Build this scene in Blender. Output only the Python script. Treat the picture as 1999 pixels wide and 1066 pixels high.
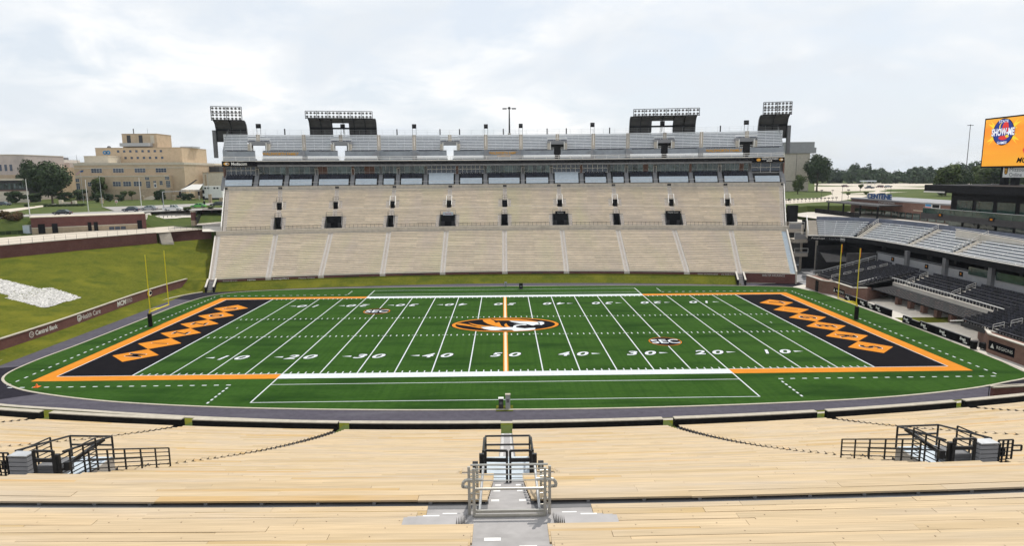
import bpy, bmesh, math, random
from mathutils import Vector, Matrix, noise as mnoise
random.seed(7)
for o in list(bpy.data.objects): bpy.data.objects.remove(o, do_unlink=True)
S = bpy.context.scene
COL = S.collection

# ------------------------------------------------------------------ camera
CAM = (-0.065, -101.069, 24.038); YAW, PITCH, ROLL, FPX = 0.0119, 0.1522, -0.0080, 1258.86
def _basis():
    cy, sy = math.cos(YAW), math.sin(YAW)
    f = Vector((sy*math.cos(PITCH), cy*math.cos(PITCH), -math.sin(PITCH)))
    r = Vector((cy, -sy, 0)); u = r.cross(f)
    c, s = math.cos(ROLL), math.sin(ROLL)
    return c*r+s*u, -s*r+c*u, f
CR, CU, CF = _basis()
cam = bpy.data.cameras.new('camera'); camo = bpy.data.objects.new('camera', cam); COL.objects.link(camo)
m3 = Matrix((CR, CU, -CF)).transposed()
camo.matrix_world = Matrix.Translation(CAM) @ m3.to_4x4()
cam.sensor_width = 36.0; cam.lens = FPX/1999*36.0; cam.clip_start = 0.2; cam.clip_end = 6000
S.camera = camo

# ------------------------------------------------------------------ sky, sun, exposure
SUN = Vector((0.22, 0.42, 0.88)).normalized()
world = bpy.data.worlds.new('World'); S.world = world; world.use_nodes = True
nt = world.node_tree; nt.nodes.clear()
def N(t, tree=None, **kw):
    n = (tree or nt).nodes.new(t)
    for k, v in kw.items(): setattr(n, k, v)
    return n
L = nt.links.new
sky = N('ShaderNodeTexSky', sky_type='NISHITA', sun_disc=False)
sky.sun_elevation = math.asin(SUN.z); sky.sun_rotation = math.atan2(SUN.x, SUN.y)
sky.air_density = 1.0; sky.dust_density = 2.0
tc = N('ShaderNodeTexCoord'); sep = N('ShaderNodeSeparateXYZ'); L(tc.outputs['Generated'], sep.inputs[0])
zc = N('ShaderNodeMath', operation='MAXIMUM'); L(sep.outputs['Z'], zc.inputs[0]); zc.inputs[1].default_value = 0.0
zz = N('ShaderNodeMath', operation='ADD'); L(zc.outputs[0], zz.inputs[0]); zz.inputs[1].default_value = 0.28
dx = N('ShaderNodeMath', operation='DIVIDE'); L(sep.outputs['X'], dx.inputs[0]); L(zz.outputs[0], dx.inputs[1])
dy = N('ShaderNodeMath', operation='DIVIDE'); L(sep.outputs['Y'], dy.inputs[0]); L(zz.outputs[0], dy.inputs[1])
cmb = N('ShaderNodeCombineXYZ'); L(dx.outputs[0], cmb.inputs[0]); L(dy.outputs[0], cmb.inputs[1])
n1 = N('ShaderNodeTexNoise'); n1.inputs['Scale'].default_value = 2.9; n1.inputs['Detail'].default_value = 9; n1.inputs['Roughness'].default_value = 0.58; n1.inputs['Distortion'].default_value = 0.35
L(cmb.outputs[0], n1.inputs['Vector'])
r1 = N('ShaderNodeValToRGB'); r1.color_ramp.elements[0].position = 0.36; r1.color_ramp.elements[1].position = 0.60
L(n1.outputs['Fac'], r1.inputs[0])
n2 = N('ShaderNodeTexNoise'); n2.inputs['Scale'].default_value = 1.5; n2.inputs['Detail'].default_value = 6; n2.inputs['Distortion'].default_value = 0.5
mp = N('ShaderNodeMapping'); mp.inputs['Location'].default_value = (3.7, 1.3, 0.4); L(cmb.outputs[0], mp.inputs[0]); L(mp.outputs[0], n2.inputs['Vector'])
r2 = N('ShaderNodeValToRGB'); r2.color_ramp.elements[0].position = 0.40; r2.color_ramp.elements[1].position = 0.66
r2.color_ramp.elements[0].color = (0.655, 0.695, 0.74, 1); r2.color_ramp.elements[1].color = (0.87, 0.868, 0.86, 1)
L(n2.outputs['Fac'], r2.inputs[0])
SKY_STR = 0.10
skl = N('ShaderNodeVectorMath', operation='SCALE'); L(sky.outputs[0], skl.inputs[0]); skl.inputs['Scale'].default_value = SKY_STR
# thin high veil whitens the blue everywhere, thicker cloud on top of it
veil = N('ShaderNodeMixRGB'); veil.inputs[0].default_value = 0.80; L(skl.outputs[0], veil.inputs[1]); veil.inputs[2].default_value = (0.685, 0.73, 0.78, 1)
mx = N('ShaderNodeMixRGB'); L(r1.outputs[0], mx.inputs[0]); L(veil.outputs[0], mx.inputs[1]); L(r2.outputs[0], mx.inputs[2])
bg = N('ShaderNodeBackground'); bg.inputs['Strength'].default_value = 1.0; L(mx.outputs[0], bg.inputs[0])
wo = N('ShaderNodeOutputWorld'); L(bg.outputs[0], wo.inputs[0])
sun = bpy.data.lights.new('sun', 'SUN'); sun.energy = 2.6; sun.angle = math.radians(0.6); sun.color = (1.0, 0.955, 0.88)
suno = bpy.data.objects.new('sun', sun); COL.objects.link(suno)
suno.rotation_euler = SUN.to_track_quat('Z', 'Y').to_euler(); suno.location = (60, 120, 200)
S.view_settings.view_transform = 'Standard'; S.view_settings.look = 'None'
S.view_settings.exposure = 0.33; S.view_settings.gamma = 1.0; S.view_settings.use_curve_mapping = False
S.render.engine = 'CYCLES'

# ------------------------------------------------------------------ pixel of the photograph -> place in the world
def ray(u, v): return CR*((u-999.5)/FPX) - CU*((v-533)/FPX) + CF
C0 = Vector(CAM)
def atz(u, v, z=0.0): d = ray(u, v); return C0 + d*((z-C0.z)/d.z)
def aty(u, v, y): d = ray(u, v); return C0 + d*((y-C0.y)/d.y)
def atx(u, v, x): d = ray(u, v); return C0 + d*((x-C0.x)/d.x)
# both long grandstands follow concentric arcs: (radius offset s, angle a, height z)
RF = 255.0; YF = -211.0
RN = 255.2; YN = 211.0
def far(s, a, z): r = RF+s; return Vector((r*math.sin(a), YF+r*math.cos(a), z))
def near(s, a, z): r = RN+s; return Vector((r*math.sin(a), YN-r*math.cos(a), z))
def ats(u, v, s):                               # ray against the far stand's arc: angle and height there
    d = ray(u, v); R = RF+s; oy = C0.y-YF
    A = d.x*d.x+d.y*d.y; B = C0.x*d.x+oy*d.y; Cc = C0.x**2+oy*oy-R*R
    t = (-B+math.sqrt(B*B-A*Cc))/A; p = C0+d*t
    return math.atan2(p.x, p.y-YF), p.z
def fa(u, s, v=400): return ats(u, v, s)[0]

# ------------------------------------------------------------------ scene helpers
def link(o): COL.objects.link(o); return o
def tag(o, label, cat, group=None):
    o['label'] = label; o['category'] = cat
    if group: o['group'] = group
    return o
def thing(name, label, cat, loc=(0, 0, 0), group=None, rz=0.0):
    o = bpy.data.objects.new(name, None); link(o); o.location = loc; o.rotation_euler = (0, 0, rz); o.empty_display_size = 0.5
    return tag(o, label, cat, group)
class MB:
    def __init__(s): s.v = []; s.f = []; s.m = []; s.smooth = False
    def add(s, pts, faces, mi=0):
        b = len(s.v); s.v += [tuple(p) for p in pts]
        for f in faces: s.f.append(tuple(i+b for i in f)); s.m.append(mi)
    def quad(s, a, b, c, d, mi=0): s.add((a, b, c, d), ((0, 1, 2, 3),), mi)
    def poly(s, pts, mi=0): s.add(pts, (tuple(range(len(pts))),), mi)
    def hexa(s, p, mi=0): s.add(p, ((0, 3, 2, 1), (4, 5, 6, 7), (0, 1, 5, 4), (1, 2, 6, 5), (2, 3, 7, 6), (3, 0, 4, 7)), mi)
    def box(s, x0, x1, y0, y1, z0, z1, mi=0):
        s.hexa(((x0, y0, z0), (x1, y0, z0), (x1, y1, z0), (x0, y1, z0), (x0, y0, z1), (x1, y0, z1), (x1, y1, z1), (x0, y1, z1)), mi)
    def bar(s, p0, p1, w, h=None, mi=0):
        p0 = Vector(p0); p1 = Vector(p1); h = h or w; d = (p1-p0)
        if d.length < 1e-6: return
        d.normalize(); up = Vector((0, 0, 1)) if abs(d.z) < 0.9 else Vector((0, 1, 0))
        x = d.cross(up).normalized(); y = x.cross(d)
        x *= w/2; y *= h/2
        s.hexa((p0-x-y, p0+x-y, p0+x+y, p0-x+y, p1-x-y, p1+x-y, p1+x+y, p1-x+y), mi)
    def tube(s, p0, p1, r0, r1=None, n=8, mi=0, caps=True):
        p0 = Vector(p0); p1 = Vector(p1); r1 = r0 if r1 is None else r1; d = (p1-p0).normalized()
        up = Vector((0, 0, 1)) if abs(d.z) < 0.9 else Vector((1, 0, 0)); x = d.cross(up).normalized(); y = x.cross(d)
        c = [(math.cos(2*math.pi*i/n), math.sin(2*math.pi*i/n)) for i in range(n)]
        pts = [p0+x*(a*r0)+y*(b*r0) for a, b in c]+[p1+x*(a*r1)+y*(b*r1) for a, b in c]
        fs = [(i, (i+1) % n, n+(i+1) % n, n+i) for i in range(n)]
        if caps: fs += [tuple(range(n))[::-1], tuple(range(n, 2*n))]
        s.add(pts, fs, mi)
    def pipe(s, pts, r, n=8, mi=0):
        for a, b in zip(pts, pts[1:]): s.tube(a, b, r, r, n, mi)
    def prism(s, pts, z0, z1, mi=0):
        n = len(pts); v = [(p[0], p[1], z0) for p in pts]+[(p[0], p[1], z1) for p in pts]
        s.add(v, [tuple(range(n))[::-1], tuple(range(n, 2*n))]+[(i, (i+1) % n, n+(i+1) % n, n+i) for i in range(n)], mi)
    def sheet(s, A, B, mi=0):                   # strip between two polylines
        for i in range(len(A)-1): s.quad(A[i], A[i+1], B[i+1], B[i], mi)
    def wall(s, pts, t, z0, z1, mi=0):          # thick wall along a plan polyline (t to the left), z0 / z1 numbers or lists
        n = len(pts); z0 = z0 if isinstance(z0, (list, tuple)) else [z0]*n; z1 = z1 if isinstance(z1, (list, tuple)) else [z1]*n
        off = []
        for i in range(n):
            a = Vector(pts[max(i-1, 0)][:2]); b = Vector(pts[min(i+1, n-1)][:2]); d = (b-a).normalized()
            off.append((pts[i][0]-d.y*t, pts[i][1]+d.x*t))
        for i in range(n-1):
            p, q, r, w = pts[i], pts[i+1], off[i+1], off[i]
            s.hexa(((p[0], p[1], z0[i]), (q[0], q[1], z0[i+1]), (r[0], r[1], z0[i+1]), (w[0], w[1], z0[i]),
                    (p[0], p[1], z1[i]), (q[0], q[1], z1[i+1]), (r[0], r[1], z1[i+1]), (w[0], w[1], z1[i])), mi)
    def ell(s, c, r, nu=8, nv=5, mi=0):
        c = Vector(c); pts = [c+Vector((0, 0, -r[2]))]; fs = []
        for j in range(1, nv):
            t = math.pi*j/nv-math.pi/2
            for i in range(nu):
                a = 2*math.pi*i/nu; pts.append(c+Vector((r[0]*math.cos(t)*math.cos(a), r[1]*math.cos(t)*math.sin(a), r[2]*math.sin(t))))
        pts.append(c+Vector((0, 0, r[2]))); last = len(pts)-1
        for i in range(nu):
            k = (i+1) % nu; fs.append((0, 1+k, 1+i))
            for j in range(nv-2): b = 1+j*nu; fs.append((b+i, b+k, b+nu+k, b+nu+i))
            b = 1+(nv-2)*nu; fs.append((b+i, b+k, last))
        s.add(pts, fs, mi)
    def mesh(s, name, mats, origin=(0, 0, 0)):
        me = bpy.data.meshes.new(name); ox, oy, oz = origin
        me.from_pydata([(a-ox, b-oy, c-oz) for a, b, c in s.v], [], s.f)
        for m in (mats if isinstance(mats, (list, tuple)) else [mats]): me.materials.append(m)
        if any(s.m): me.polygons.foreach_set('material_index', s.m)
        if s.smooth: me.polygons.foreach_set('use_smooth', [True]*len(me.polygons))
        me.update(); return me
    def build(s, name, mats, parent=None, label=None, kind=None):
        org = Vector((0, 0, 0)); p = parent
        while p is not None: org = org+p.location; p = p.parent
        o = bpy.data.objects.new(name, s.mesh(name, mats, org)); link(o)
        if parent is not None: o.parent = parent
        if label: o['label'] = label
        if kind: o['kind'] = kind
        return o
def struct(name, mb, mat): o = mb.build(name, mat); o['kind'] = 'structure'; return o
def put(name, me, parent=None, loc=(0, 0, 0), rot=(0, 0, 0), scale=(1, 1, 1)):
    o = bpy.data.objects.new(name, me); link(o); o.location = loc; o.rotation_euler = rot; o.scale = scale
    if parent is not None: o.parent = parent
    return o
def copy_tree(o, parent=None):
    c = o.copy(); link(c); c.parent = parent
    for ch in list(o.children): copy_tree(ch, c)
    return c

# ------------------------------------------------------------------ procedural materials
def mat(name, col, rough=0.8, var=0.12, scale=3.0, col2=None, metal=0.0, bump=0.0, bscale=None, spec=0.3, stretch=None, emit=0.0, coord='Object', detail=6):
    m = bpy.data.materials.new(name); m.use_nodes = True; t = m.node_tree; b = t.nodes['Principled BSDF']
    b.inputs['Roughness'].default_value = rough; b.inputs['Metallic'].default_value = metal; b.inputs['Specular IOR Level'].default_value = spec
    tc = t.nodes.new('ShaderNodeTexCoord'); src = tc.outputs[coord]
    if coord == 'World': pass
    mpn = t.nodes.new('ShaderNodeMapping'); mpn.inputs['Scale'].default_value = stretch or (1, 1, 1); t.links.new(src, mpn.inputs[0])
    n = t.nodes.new('ShaderNodeTexNoise'); n.inputs['Scale'].default_value = scale; n.inputs['Detail'].default_value = detail; n.inputs['Roughness'].default_value = 0.6
    t.links.new(mpn.outputs[0], n.inputs['Vector'])
    rp = t.nodes.new('ShaderNodeValToRGB'); rp.color_ramp.elements[0].position = 0.3; rp.color_ramp.elements[1].position = 0.7
    c2 = col2 or tuple(min(1, c*(1+var)) for c in col); c1 = col if col2 else tuple(c*(1-var) for c in col)
    rp.color_ramp.elements[0].color = (*c1, 1); rp.color_ramp.elements[1].color = (*c2, 1)
    t.links.new(n.outputs['Fac'], rp.inputs[0]); t.links.new(rp.outputs[0], b.inputs['Base Color'])
    if emit:
        t.links.new(rp.outputs[0], b.inputs['Emission Color']); b.inputs['Emission Strength'].default_value = emit
    if bump:
        n2 = t.nodes.new('ShaderNodeTexNoise'); n2.inputs['Scale'].default_value = bscale or scale*6; n2.inputs['Detail'].default_value = 4
        t.links.new(mpn.outputs[0], n2.inputs['Vector'])
        bp = t.nodes.new('ShaderNodeBump'); bp.inputs['Strength'].default_value = bump; bp.inputs['Distance'].default_value = 0.05
        t.links.new(n2.outputs['Fac'], bp.inputs['Height']); t.links.new(bp.outputs[0], b.inputs['Normal'])
    m['ramp'] = rp.name
    return m
def mixin(m, col, scale, lo, hi, stretch=(1, 1, 1), amount=1.0, coord='Object', seed=0.0, detail=5):
    """lay a second, differently sized tone over a material"""
    t = m.node_tree; b = t.nodes['Principled BSDF']; old = b.inputs['Base Color'].links[0].from_socket
    tc = t.nodes.new('ShaderNodeTexCoord'); mp = t.nodes.new('ShaderNodeMapping'); mp.inputs['Scale'].default_value = stretch; mp.inputs['Location'].default_value = (seed, seed*.7, 0)
    t.links.new(tc.outputs[coord], mp.inputs[0])
    n = t.nodes.new('ShaderNodeTexNoise'); n.inputs['Scale'].default_value = scale; n.inputs['Detail'].default_value = detail; t.links.new(mp.outputs[0], n.inputs['Vector'])
    mr = t.nodes.new('ShaderNodeMapRange'); mr.inputs['From Min'].default_value = lo; mr.inputs['From Max'].default_value = hi; mr.inputs['To Max'].default_value = amount
    t.links.new(n.outputs['Fac'], mr.inputs[0])
    mx = t.nodes.new('ShaderNodeMixRGB'); mx.inputs[2].default_value = (*col, 1); t.links.new(mr.outputs[0], mx.inputs[0]); t.links.new(old, mx.inputs[1]); t.links.new(mx.outputs[0], b.inputs['Base Color'])
    return m
def vary(m, amount=0.2, hue=0.0):
    """each separate piece (loose island and object) gets its own brightness"""
    t = m.node_tree; b = t.nodes['Principled BSDF']; old = b.inputs['Base Color'].links[0].from_socket
    g = t.nodes.new('ShaderNodeNewGeometry'); oi = t.nodes.new('ShaderNodeObjectInfo')
    ad = t.nodes.new('ShaderNodeMath'); ad.operation = 'ADD'; t.links.new(g.outputs['Random Per Island'], ad.inputs[0]); t.links.new(oi.outputs['Random'], ad.inputs[1])
    fr = t.nodes.new('ShaderNodeMath'); fr.operation = 'FRACT'; t.links.new(ad.outputs[0], fr.inputs[0])
    mr = t.nodes.new('ShaderNodeMapRange'); mr.inputs['To Min'].default_value = 1-amount; mr.inputs['To Max'].default_value = 1+amount; t.links.new(fr.outputs[0], mr.inputs[0])
    hs = t.nodes.new('ShaderNodeHueSaturation'); t.links.new(mr.outputs[0], hs.inputs['Value']); t.links.new(old, hs.inputs['Color'])
    if hue:
        fr2 = t.nodes.new('ShaderNodeMath'); fr2.operation = 'MULTIPLY_ADD'; fr2.inputs[1].default_value = 7.31; fr2.inputs[2].default_value = 0.17; t.links.new(fr.outputs[0], fr2.inputs[0])
        f3 = t.nodes.new('ShaderNodeMath'); f3.operation = 'FRACT'; t.links.new(fr2.outputs[0], f3.inputs[0])
        mr2 = t.nodes.new('ShaderNodeMapRange'); mr2.inputs['To Min'].default_value = 0.5-hue; mr2.inputs['To Max'].default_value = 0.5+hue; t.links.new(f3.outputs[0], mr2.inputs[0]); t.links.new(mr2.outputs[0], hs.inputs['Hue'])
        mr3 = t.nodes.new('ShaderNodeMapRange'); mr3.inputs['To Min'].default_value = 0.75; mr3.inputs['To Max'].default_value = 1.25; t.links.new(f3.outputs[0], mr3.inputs[0]); t.links.new(mr3.outputs[0], hs.inputs['Saturation'])
    t.links.new(hs.outputs[0], b.inputs['Base Color'])
    return m
def brickmat(name, c1, c2, mortar, w=0.4, h=0.15, rough=0.85):
    m = mat(name, c1, rough=rough); t = m.node_tree; b = t.nodes['Principled BSDF']
    tc = t.nodes.new('ShaderNodeTexCoord'); sp = t.nodes.new('ShaderNodeSeparateXYZ'); t.links.new(tc.outputs['Object'], sp.inputs[0])
    ad = t.nodes.new('ShaderNodeMath'); ad.operation = 'ADD'; t.links.new(sp.outputs['X'], ad.inputs[0]); t.links.new(sp.outputs['Y'], ad.inputs[1])
    cb = t.nodes.new('ShaderNodeCombineXYZ'); t.links.new(ad.outputs[0], cb.inputs[0]); t.links.new(sp.outputs['Z'], cb.inputs[1])
    br = t.nodes.new('ShaderNodeTexBrick'); br.inputs['Color1'].default_value = (*c1, 1); br.inputs['Color2'].default_value = (*c2, 1); br.inputs['Mortar'].default_value = (*mortar, 1)
    br.inputs['Scale'].default_value = 1.0; br.inputs['Brick Width'].default_value = w; br.inputs['Row Height'].default_value = h; br.inputs['Mortar Size'].default_value = 0.008
    t.links.new(cb.outputs[0], br.inputs['Vector']); t.links.new(br.outputs[0], b.inputs['Base Color'])
    mixin(m, tuple(c*0.7 for c in c1), 0.5, 0.45, 0.75, amount=0.5)
    return m
M = {}
M['turf'] = mixin(mixin(mat('turf', (0.0225, 0.063, 0.009), rough=0.9, scale=1.4, col2=(0.039, 0.092, 0.0145), stretch=(1, 2.5, 1), bump=0.3, bscale=30, spec=0.03), (0.0115, 0.037, 0.006), 0.07, 0.48, 0.66, stretch=(1, 4.5, 1), amount=0.8), (0.038, 0.084, 0.014), 0.05, 0.52, 0.7, stretch=(1.5, 1, 1), amount=0.4, seed=9); mixin(M['turf'], (0.014, 0.046, 0.0065), 1.1, 0.47, 0.62, stretch=(2.2, .05, 1), amount=0.30, seed=3)
M['paint_white'] = mixin(mat('paint_white', (0.56, 0.585, 0.61), rough=0.8, var=0.10, scale=2, spec=.05), (0.45, 0.55, 0.45), 5, 0.55, 0.8, amount=0.35)
M['paint_orange'] = mat('paint_orange', (0.56, 0.205, 0.022), rough=0.85, var=0.09, scale=0.8, spec=.04)
M['paint_black'] = mat('paint_black', (0.0065, 0.006, 0.008), rough=0.85, var=0.35, scale=0.8, col2=(0.010, 0.009, 0.011), spec=.02)
M['paint_cream'] = mat('paint_cream', (0.72, 0.56, 0.40), rough=0.85, var=0.06, spec=.04)
M['track'] = mixin(mat('track', (0.078, 0.072, 0.090), rough=0.9, var=0.16, scale=1.5, stretch=(1, 1, 1), spec=.08), (0.115, 0.11, 0.125), 0.35, 0.5, 0.75, stretch=(.25, 2, 1), amount=0.6)
M['track_black'] = mat('track_black', (0.020, 0.018, 0.025), rough=0.85, var=0.25, scale=2, spec=.05)
M['kerb'] = mixin(mat('kerb', (0.42, 0.38, 0.31), rough=0.85, var=0.12, scale=1.5), (0.25, 0.22, 0.17), 0.7, 0.55, 0.75, amount=0.5)
M['grass'] = mixin(mixin(mat('grass', (0.072, 0.086, 0.011), rough=0.95, scale=2.5, col2=(0.125, 0.128, 0.018), bump=0.6, bscale=14, spec=0.02), (0.18, 0.17, 0.020), 0.13, 0.50, 0.68, stretch=(1, 1.3, 1), amount=0.5), (0.056, 0.078, 0.012), 0.35, 0.50, 0.68, amount=0.7, seed=4)
M['lawn'] = mixin(mat('lawn', (0.052, 0.078, 0.020), rough=0.95, scale=0.5, col2=(0.085, 0.105, 0.026), spec=0.1), (0.12, 0.13, 0.03), 0.06, 0.55, 0.7, amount=0.5)
M['concrete'] = mixin(mat('concrete', (0.50, 0.45, 0.385), rough=0.9, var=0.13, scale=1.2), (0.28, 0.25, 0.21), 0.5, 0.55, 0.8, amount=0.5)
M['concrete_light'] = mixin(mat('concrete_light', (0.56, 0.52, 0.46), rough=0.9, var=0.08, scale=0.8), (0.40, 0.36, 0.31), 0.4, 0.55, 0.8, amount=0.4)
M['concrete_grey'] = mixin(mat('concrete_grey', (0.30, 0.30, 0.31), rough=0.9, var=0.12, scale=0.8), (0.20, 0.20, 0.20), 0.4, 0.5, 0.8, amount=0.4)
M['step'] = mixin(mat('step', (0.36, 0.345, 0.34), rough=0.9, var=0.12, scale=2), (0.24, 0.23, 0.22), 0.9, 0.5, 0.8, amount=0.6)
M['step_far'] = mixin(mat('step_far', (0.58, 0.52, 0.465), rough=0.9, var=0.12, scale=2), (0.44, 0.40, 0.35), 0.9, 0.5, 0.8, amount=0.5)
M['nosing'] = mat('nosing', (0.78, 0.77, 0.75), rough=0.8, var=0.08, scale=4)
M['bench_far'] = vary(mixin(mixin(mat('bench_far', (0.72, 0.62, 0.49), rough=0.85, var=0.12, scale=0.6), (0.68, 0.63, 0.43), 0.16, 0.5, 0.66, stretch=(1, .2, .2), amount=0.6), (0.64, 0.55, 0.49), 0.22, 0.5, 0.7, stretch=(1, .2, .2), amount=0.6, seed=5), 0.10)
M['brick'] = brickmat('brick', (0.125, 0.046, 0.040), (0.165, 0.065, 0.054), (0.16, 0.11, 0.10))
M['brick_brown'] = brickmat('brick_brown', (0.170, 0.088, 0.066), (0.225, 0.125, 0.095), (0.2, 0.16, 0.14))
M['brick_tan'] = brickmat('brick_tan', (0.52, 0.39, 0.255), (0.58, 0.44, 0.295), (0.54, 0.46, 0.36))
M['brick_pale'] = brickmat('brick_pale', (0.50, 0.43, 0.40), (0.57, 0.49, 0.455), (0.5, 0.44, 0.38))
M['stone'] = mat('stone', (0.42, 0.33, 0.23), rough=0.9, var=0.15, scale=1.5)
M['limestone'] = mat('limestone', (0.58, 0.52, 0.42), rough=0.9, var=0.1, scale=1)
M['black_metal'] = mat('black_metal', (0.012, 0.012, 0.013), rough=0.45, var=0.2, spec=0.5)
M['dark'] = mat('dark', (0.012, 0.012, 0.014), rough=0.7, var=0.25, scale=2, spec=.12)
M['cladding'] = mat('cladding', (0.085, 0.082, 0.080), rough=0.6, var=0.25, scale=.6)
M['dark_grey'] = mat('dark_grey', (0.050, 0.048, 0.050), rough=0.75, var=0.2, scale=1)
M['mid_grey'] = mat('mid_grey', (0.16, 0.16, 0.165), rough=0.7, var=0.15, scale=1)
M['steel'] = mat('steel', (0.50, 0.48, 0.43), rough=0.34, var=0.08, metal=0.75, scale=3)
M['galv'] = mat('galv', (0.46, 0.47, 0.48), rough=0.5, var=0.12, metal=0.4, scale=3)
M['alu'] = vary(mat('alu', (0.84, 0.85, 0.86), rough=0.38, var=0.06, metal=0.45, scale=2), 0.05)
M['white'] = mat('white', (0.78, 0.77, 0.74), rough=0.55, var=0.05, scale=2)
M['offwhite'] = mat('offwhite', (0.66, 0.64, 0.60), rough=0.7, var=0.08, scale=2)
M['deck_blue'] = mat('deck_blue', (0.13, 0.145, 0.19), rough=0.75, var=0.2, scale=1)
M['deck_grey'] = mixin(mat('deck_grey', (0.33, 0.35, 0.375), rough=0.85, var=0.10, scale=0.7), (0.22, 0.23, 0.25), 0.6, 0.5, 0.8, amount=0.5)
M['tarp'] = mat('tarp', (0.50, 0.56, 0.61), rough=0.55, var=0.10, scale=1.5, bump=0.5, bscale=3)
M['seat_navy'] = vary(mat('seat_navy', (0.018, 0.020, 0.034), rough=0.55, var=0.3, scale=3), 0.45)
M['seat_black'] = vary(mat('seat_black', (0.022, 0.023, 0.032), rough=0.5, var=0.3, scale=3), 0.5)
M['yellow'] = mat('yellow', (0.72, 0.62, 0.020), rough=0.4, var=0.05, spec=0.5)
M['orange_flag'] = mat('orange_flag', (0.85, 0.18, 0.03), rough=0.6)
M['pad_black'] = mat('pad_black', (0.010, 0.010, 0.010), rough=0.7, var=0.3, spec=.08)
M['gold'] = mat('gold', (0.72, 0.36, 0.05), rough=0.7, var=0.08)
M['rock_white'] = vary(mat('rock_white', (0.50, 0.485, 0.46), rough=0.9, var=0.15, scale=4), 0.28)
M['asphalt'] = mixin(mat('asphalt', (0.30, 0.285, 0.265), rough=0.9, var=0.08, scale=0.4), (0.36, 0.34, 0.32), 0.05, 0.5, 0.7, amount=0.6)
M['pave'] = mixin(mat('pave', (0.52, 0.46, 0.38), rough=0.9, var=0.08, scale=0.5), (0.42, 0.37, 0.30), 0.15, 0.5, 0.75, amount=0.5)
M['blue_sign'] = mat('blue_sign', (0.020, 0.085, 0.24), rough=0.5)
M['red_sign'] = mat('red_sign', (0.50, 0.03, 0.035), rough=0.5)
M['sky_blue'] = mat('sky_blue', (0.03, 0.22, 0.46), rough=0.5)
def glassmat(name, col, rough=0.06, bump=0.0, bscale=0.8):
    m = mat(name, col, rough=rough, var=0.3, scale=0.8, spec=0.9, bump=bump, bscale=bscale); return m
M['glass'] = glassmat('glass', (0.06, 0.085, 0.08), 0.05, 0.8, 0.45); M['glass'].node_tree.nodes['Principled BSDF'].inputs['Metallic'].default_value = 0.3; vary(M['glass'], .6)
M['glass_blue'] = glassmat('glass_blue', (0.035, 0.055, 0.095), 0.15)
M['glass_green'] = glassmat('glass_green', (0.03, 0.06, 0.05), 0.08, 0.3, 0.5)
def woodmat(name, cols):
    m = bpy.data.materials.new(name); m.use_nodes = True; t = m.node_tree; b = t.nodes['Principled BSDF']; b.inputs['Roughness'].default_value = 0.7; b.inputs['Specular IOR Level'].default_value = 0.12
    g = t.nodes.new('ShaderNodeNewGeometry'); oi = t.nodes.new('ShaderNodeObjectInfo')
    ad = t.nodes.new('ShaderNodeMath'); ad.operation = 'ADD'; t.links.new(g.outputs['Random Per Island'], ad.inputs[0]); t.links.new(oi.outputs['Random'], ad.inputs[1])
    fr = t.nodes.new('ShaderNodeMath'); fr.operation = 'FRACT'; t.links.new(ad.outputs[0], fr.inputs[0])
    rp = t.nodes.new('ShaderNodeValToRGB'); e = rp.color_ramp.elements
    while len(e) < len(cols): e.new(0.5)
    for i, (p, c) in enumerate(cols): e[i].position = p; e[i].color = (*c, 1)
    t.links.new(fr.outputs[0], rp.inputs[0])
    tc = t.nodes.new('ShaderNodeTexCoord'); mp = t.nodes.new('ShaderNodeMapping'); mp.inputs['Scale'].default_value = (0.5, 14, 14); t.links.new(tc.outputs['Object'], mp.inputs[0])
    n = t.nodes.new('ShaderNodeTexNoise'); n.noise_dimensions = '4D'; n.inputs['Scale'].default_value = 1.6; n.inputs['Detail'].default_value = 5; t.links.new(mp.outputs[0], n.inputs['Vector'])
    mw = t.nodes.new('ShaderNodeMath'); mw.operation = 'MULTIPLY'; mw.inputs[1].default_value = 40; t.links.new(fr.outputs[0], mw.inputs[0]); t.links.new(mw.outputs[0], n.inputs['W'])
    mr = t.nodes.new('ShaderNodeMapRange'); mr.inputs['From Min'].default_value = 0.3; mr.inputs['From Max'].default_value = 0.7; mr.inputs['To Min'].default_value = 0.84; mr.inputs['To Max'].default_value = 1.12; t.links.new(n.outputs['Fac'], mr.inputs[0])
    # grey weathering in long soft patches
    n3 = t.nodes.new('ShaderNodeTexNoise'); n3.inputs['Scale'].default_value = 0.35; n3.inputs['Detail'].default_value = 4
    mp3 = t.nodes.new('ShaderNodeMapping'); mp3.inputs['Scale'].default_value = (0.6, 1.6, 1); t.links.new(tc.outputs['Object'], mp3.inputs[0]); t.links.new(mp3.outputs[0], n3.inputs['Vector'])
    mr3 = t.nodes.new('ShaderNodeMapRange'); mr3.inputs['From Min'].default_value = 0.45; mr3.inputs['From Max'].default_value = 0.7; mr3.inputs['To Max'].default_value = 0.62; t.links.new(n3.outputs['Fac'], mr3.inputs[0])
    wx = t.nodes.new('ShaderNodeMixRGB'); t.links.new(mr3.outputs[0], wx.inputs[0]); t.links.new(rp.outputs[0], wx.inputs[1]); wx.inputs[2].default_value = (0.46, 0.385, 0.30, 1)
    hs = t.nodes.new('ShaderNodeHueSaturation'); t.links.new(mr.outputs[0], hs.inputs['Value']); t.links.new(wx.outputs[0], hs.inputs['Color']); t.links.new(hs.outputs[0], b.inputs['Base Color'])
    bp = t.nodes.new('ShaderNodeBump'); bp.inputs['Strength'].default_value = 0.25; bp.inputs['Distance'].default_value = 0.01; t.links.new(n.outputs['Fac'], bp.inputs['Height']); t.links.new(bp.outputs[0], b.inputs['Normal'])
    return m
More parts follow.
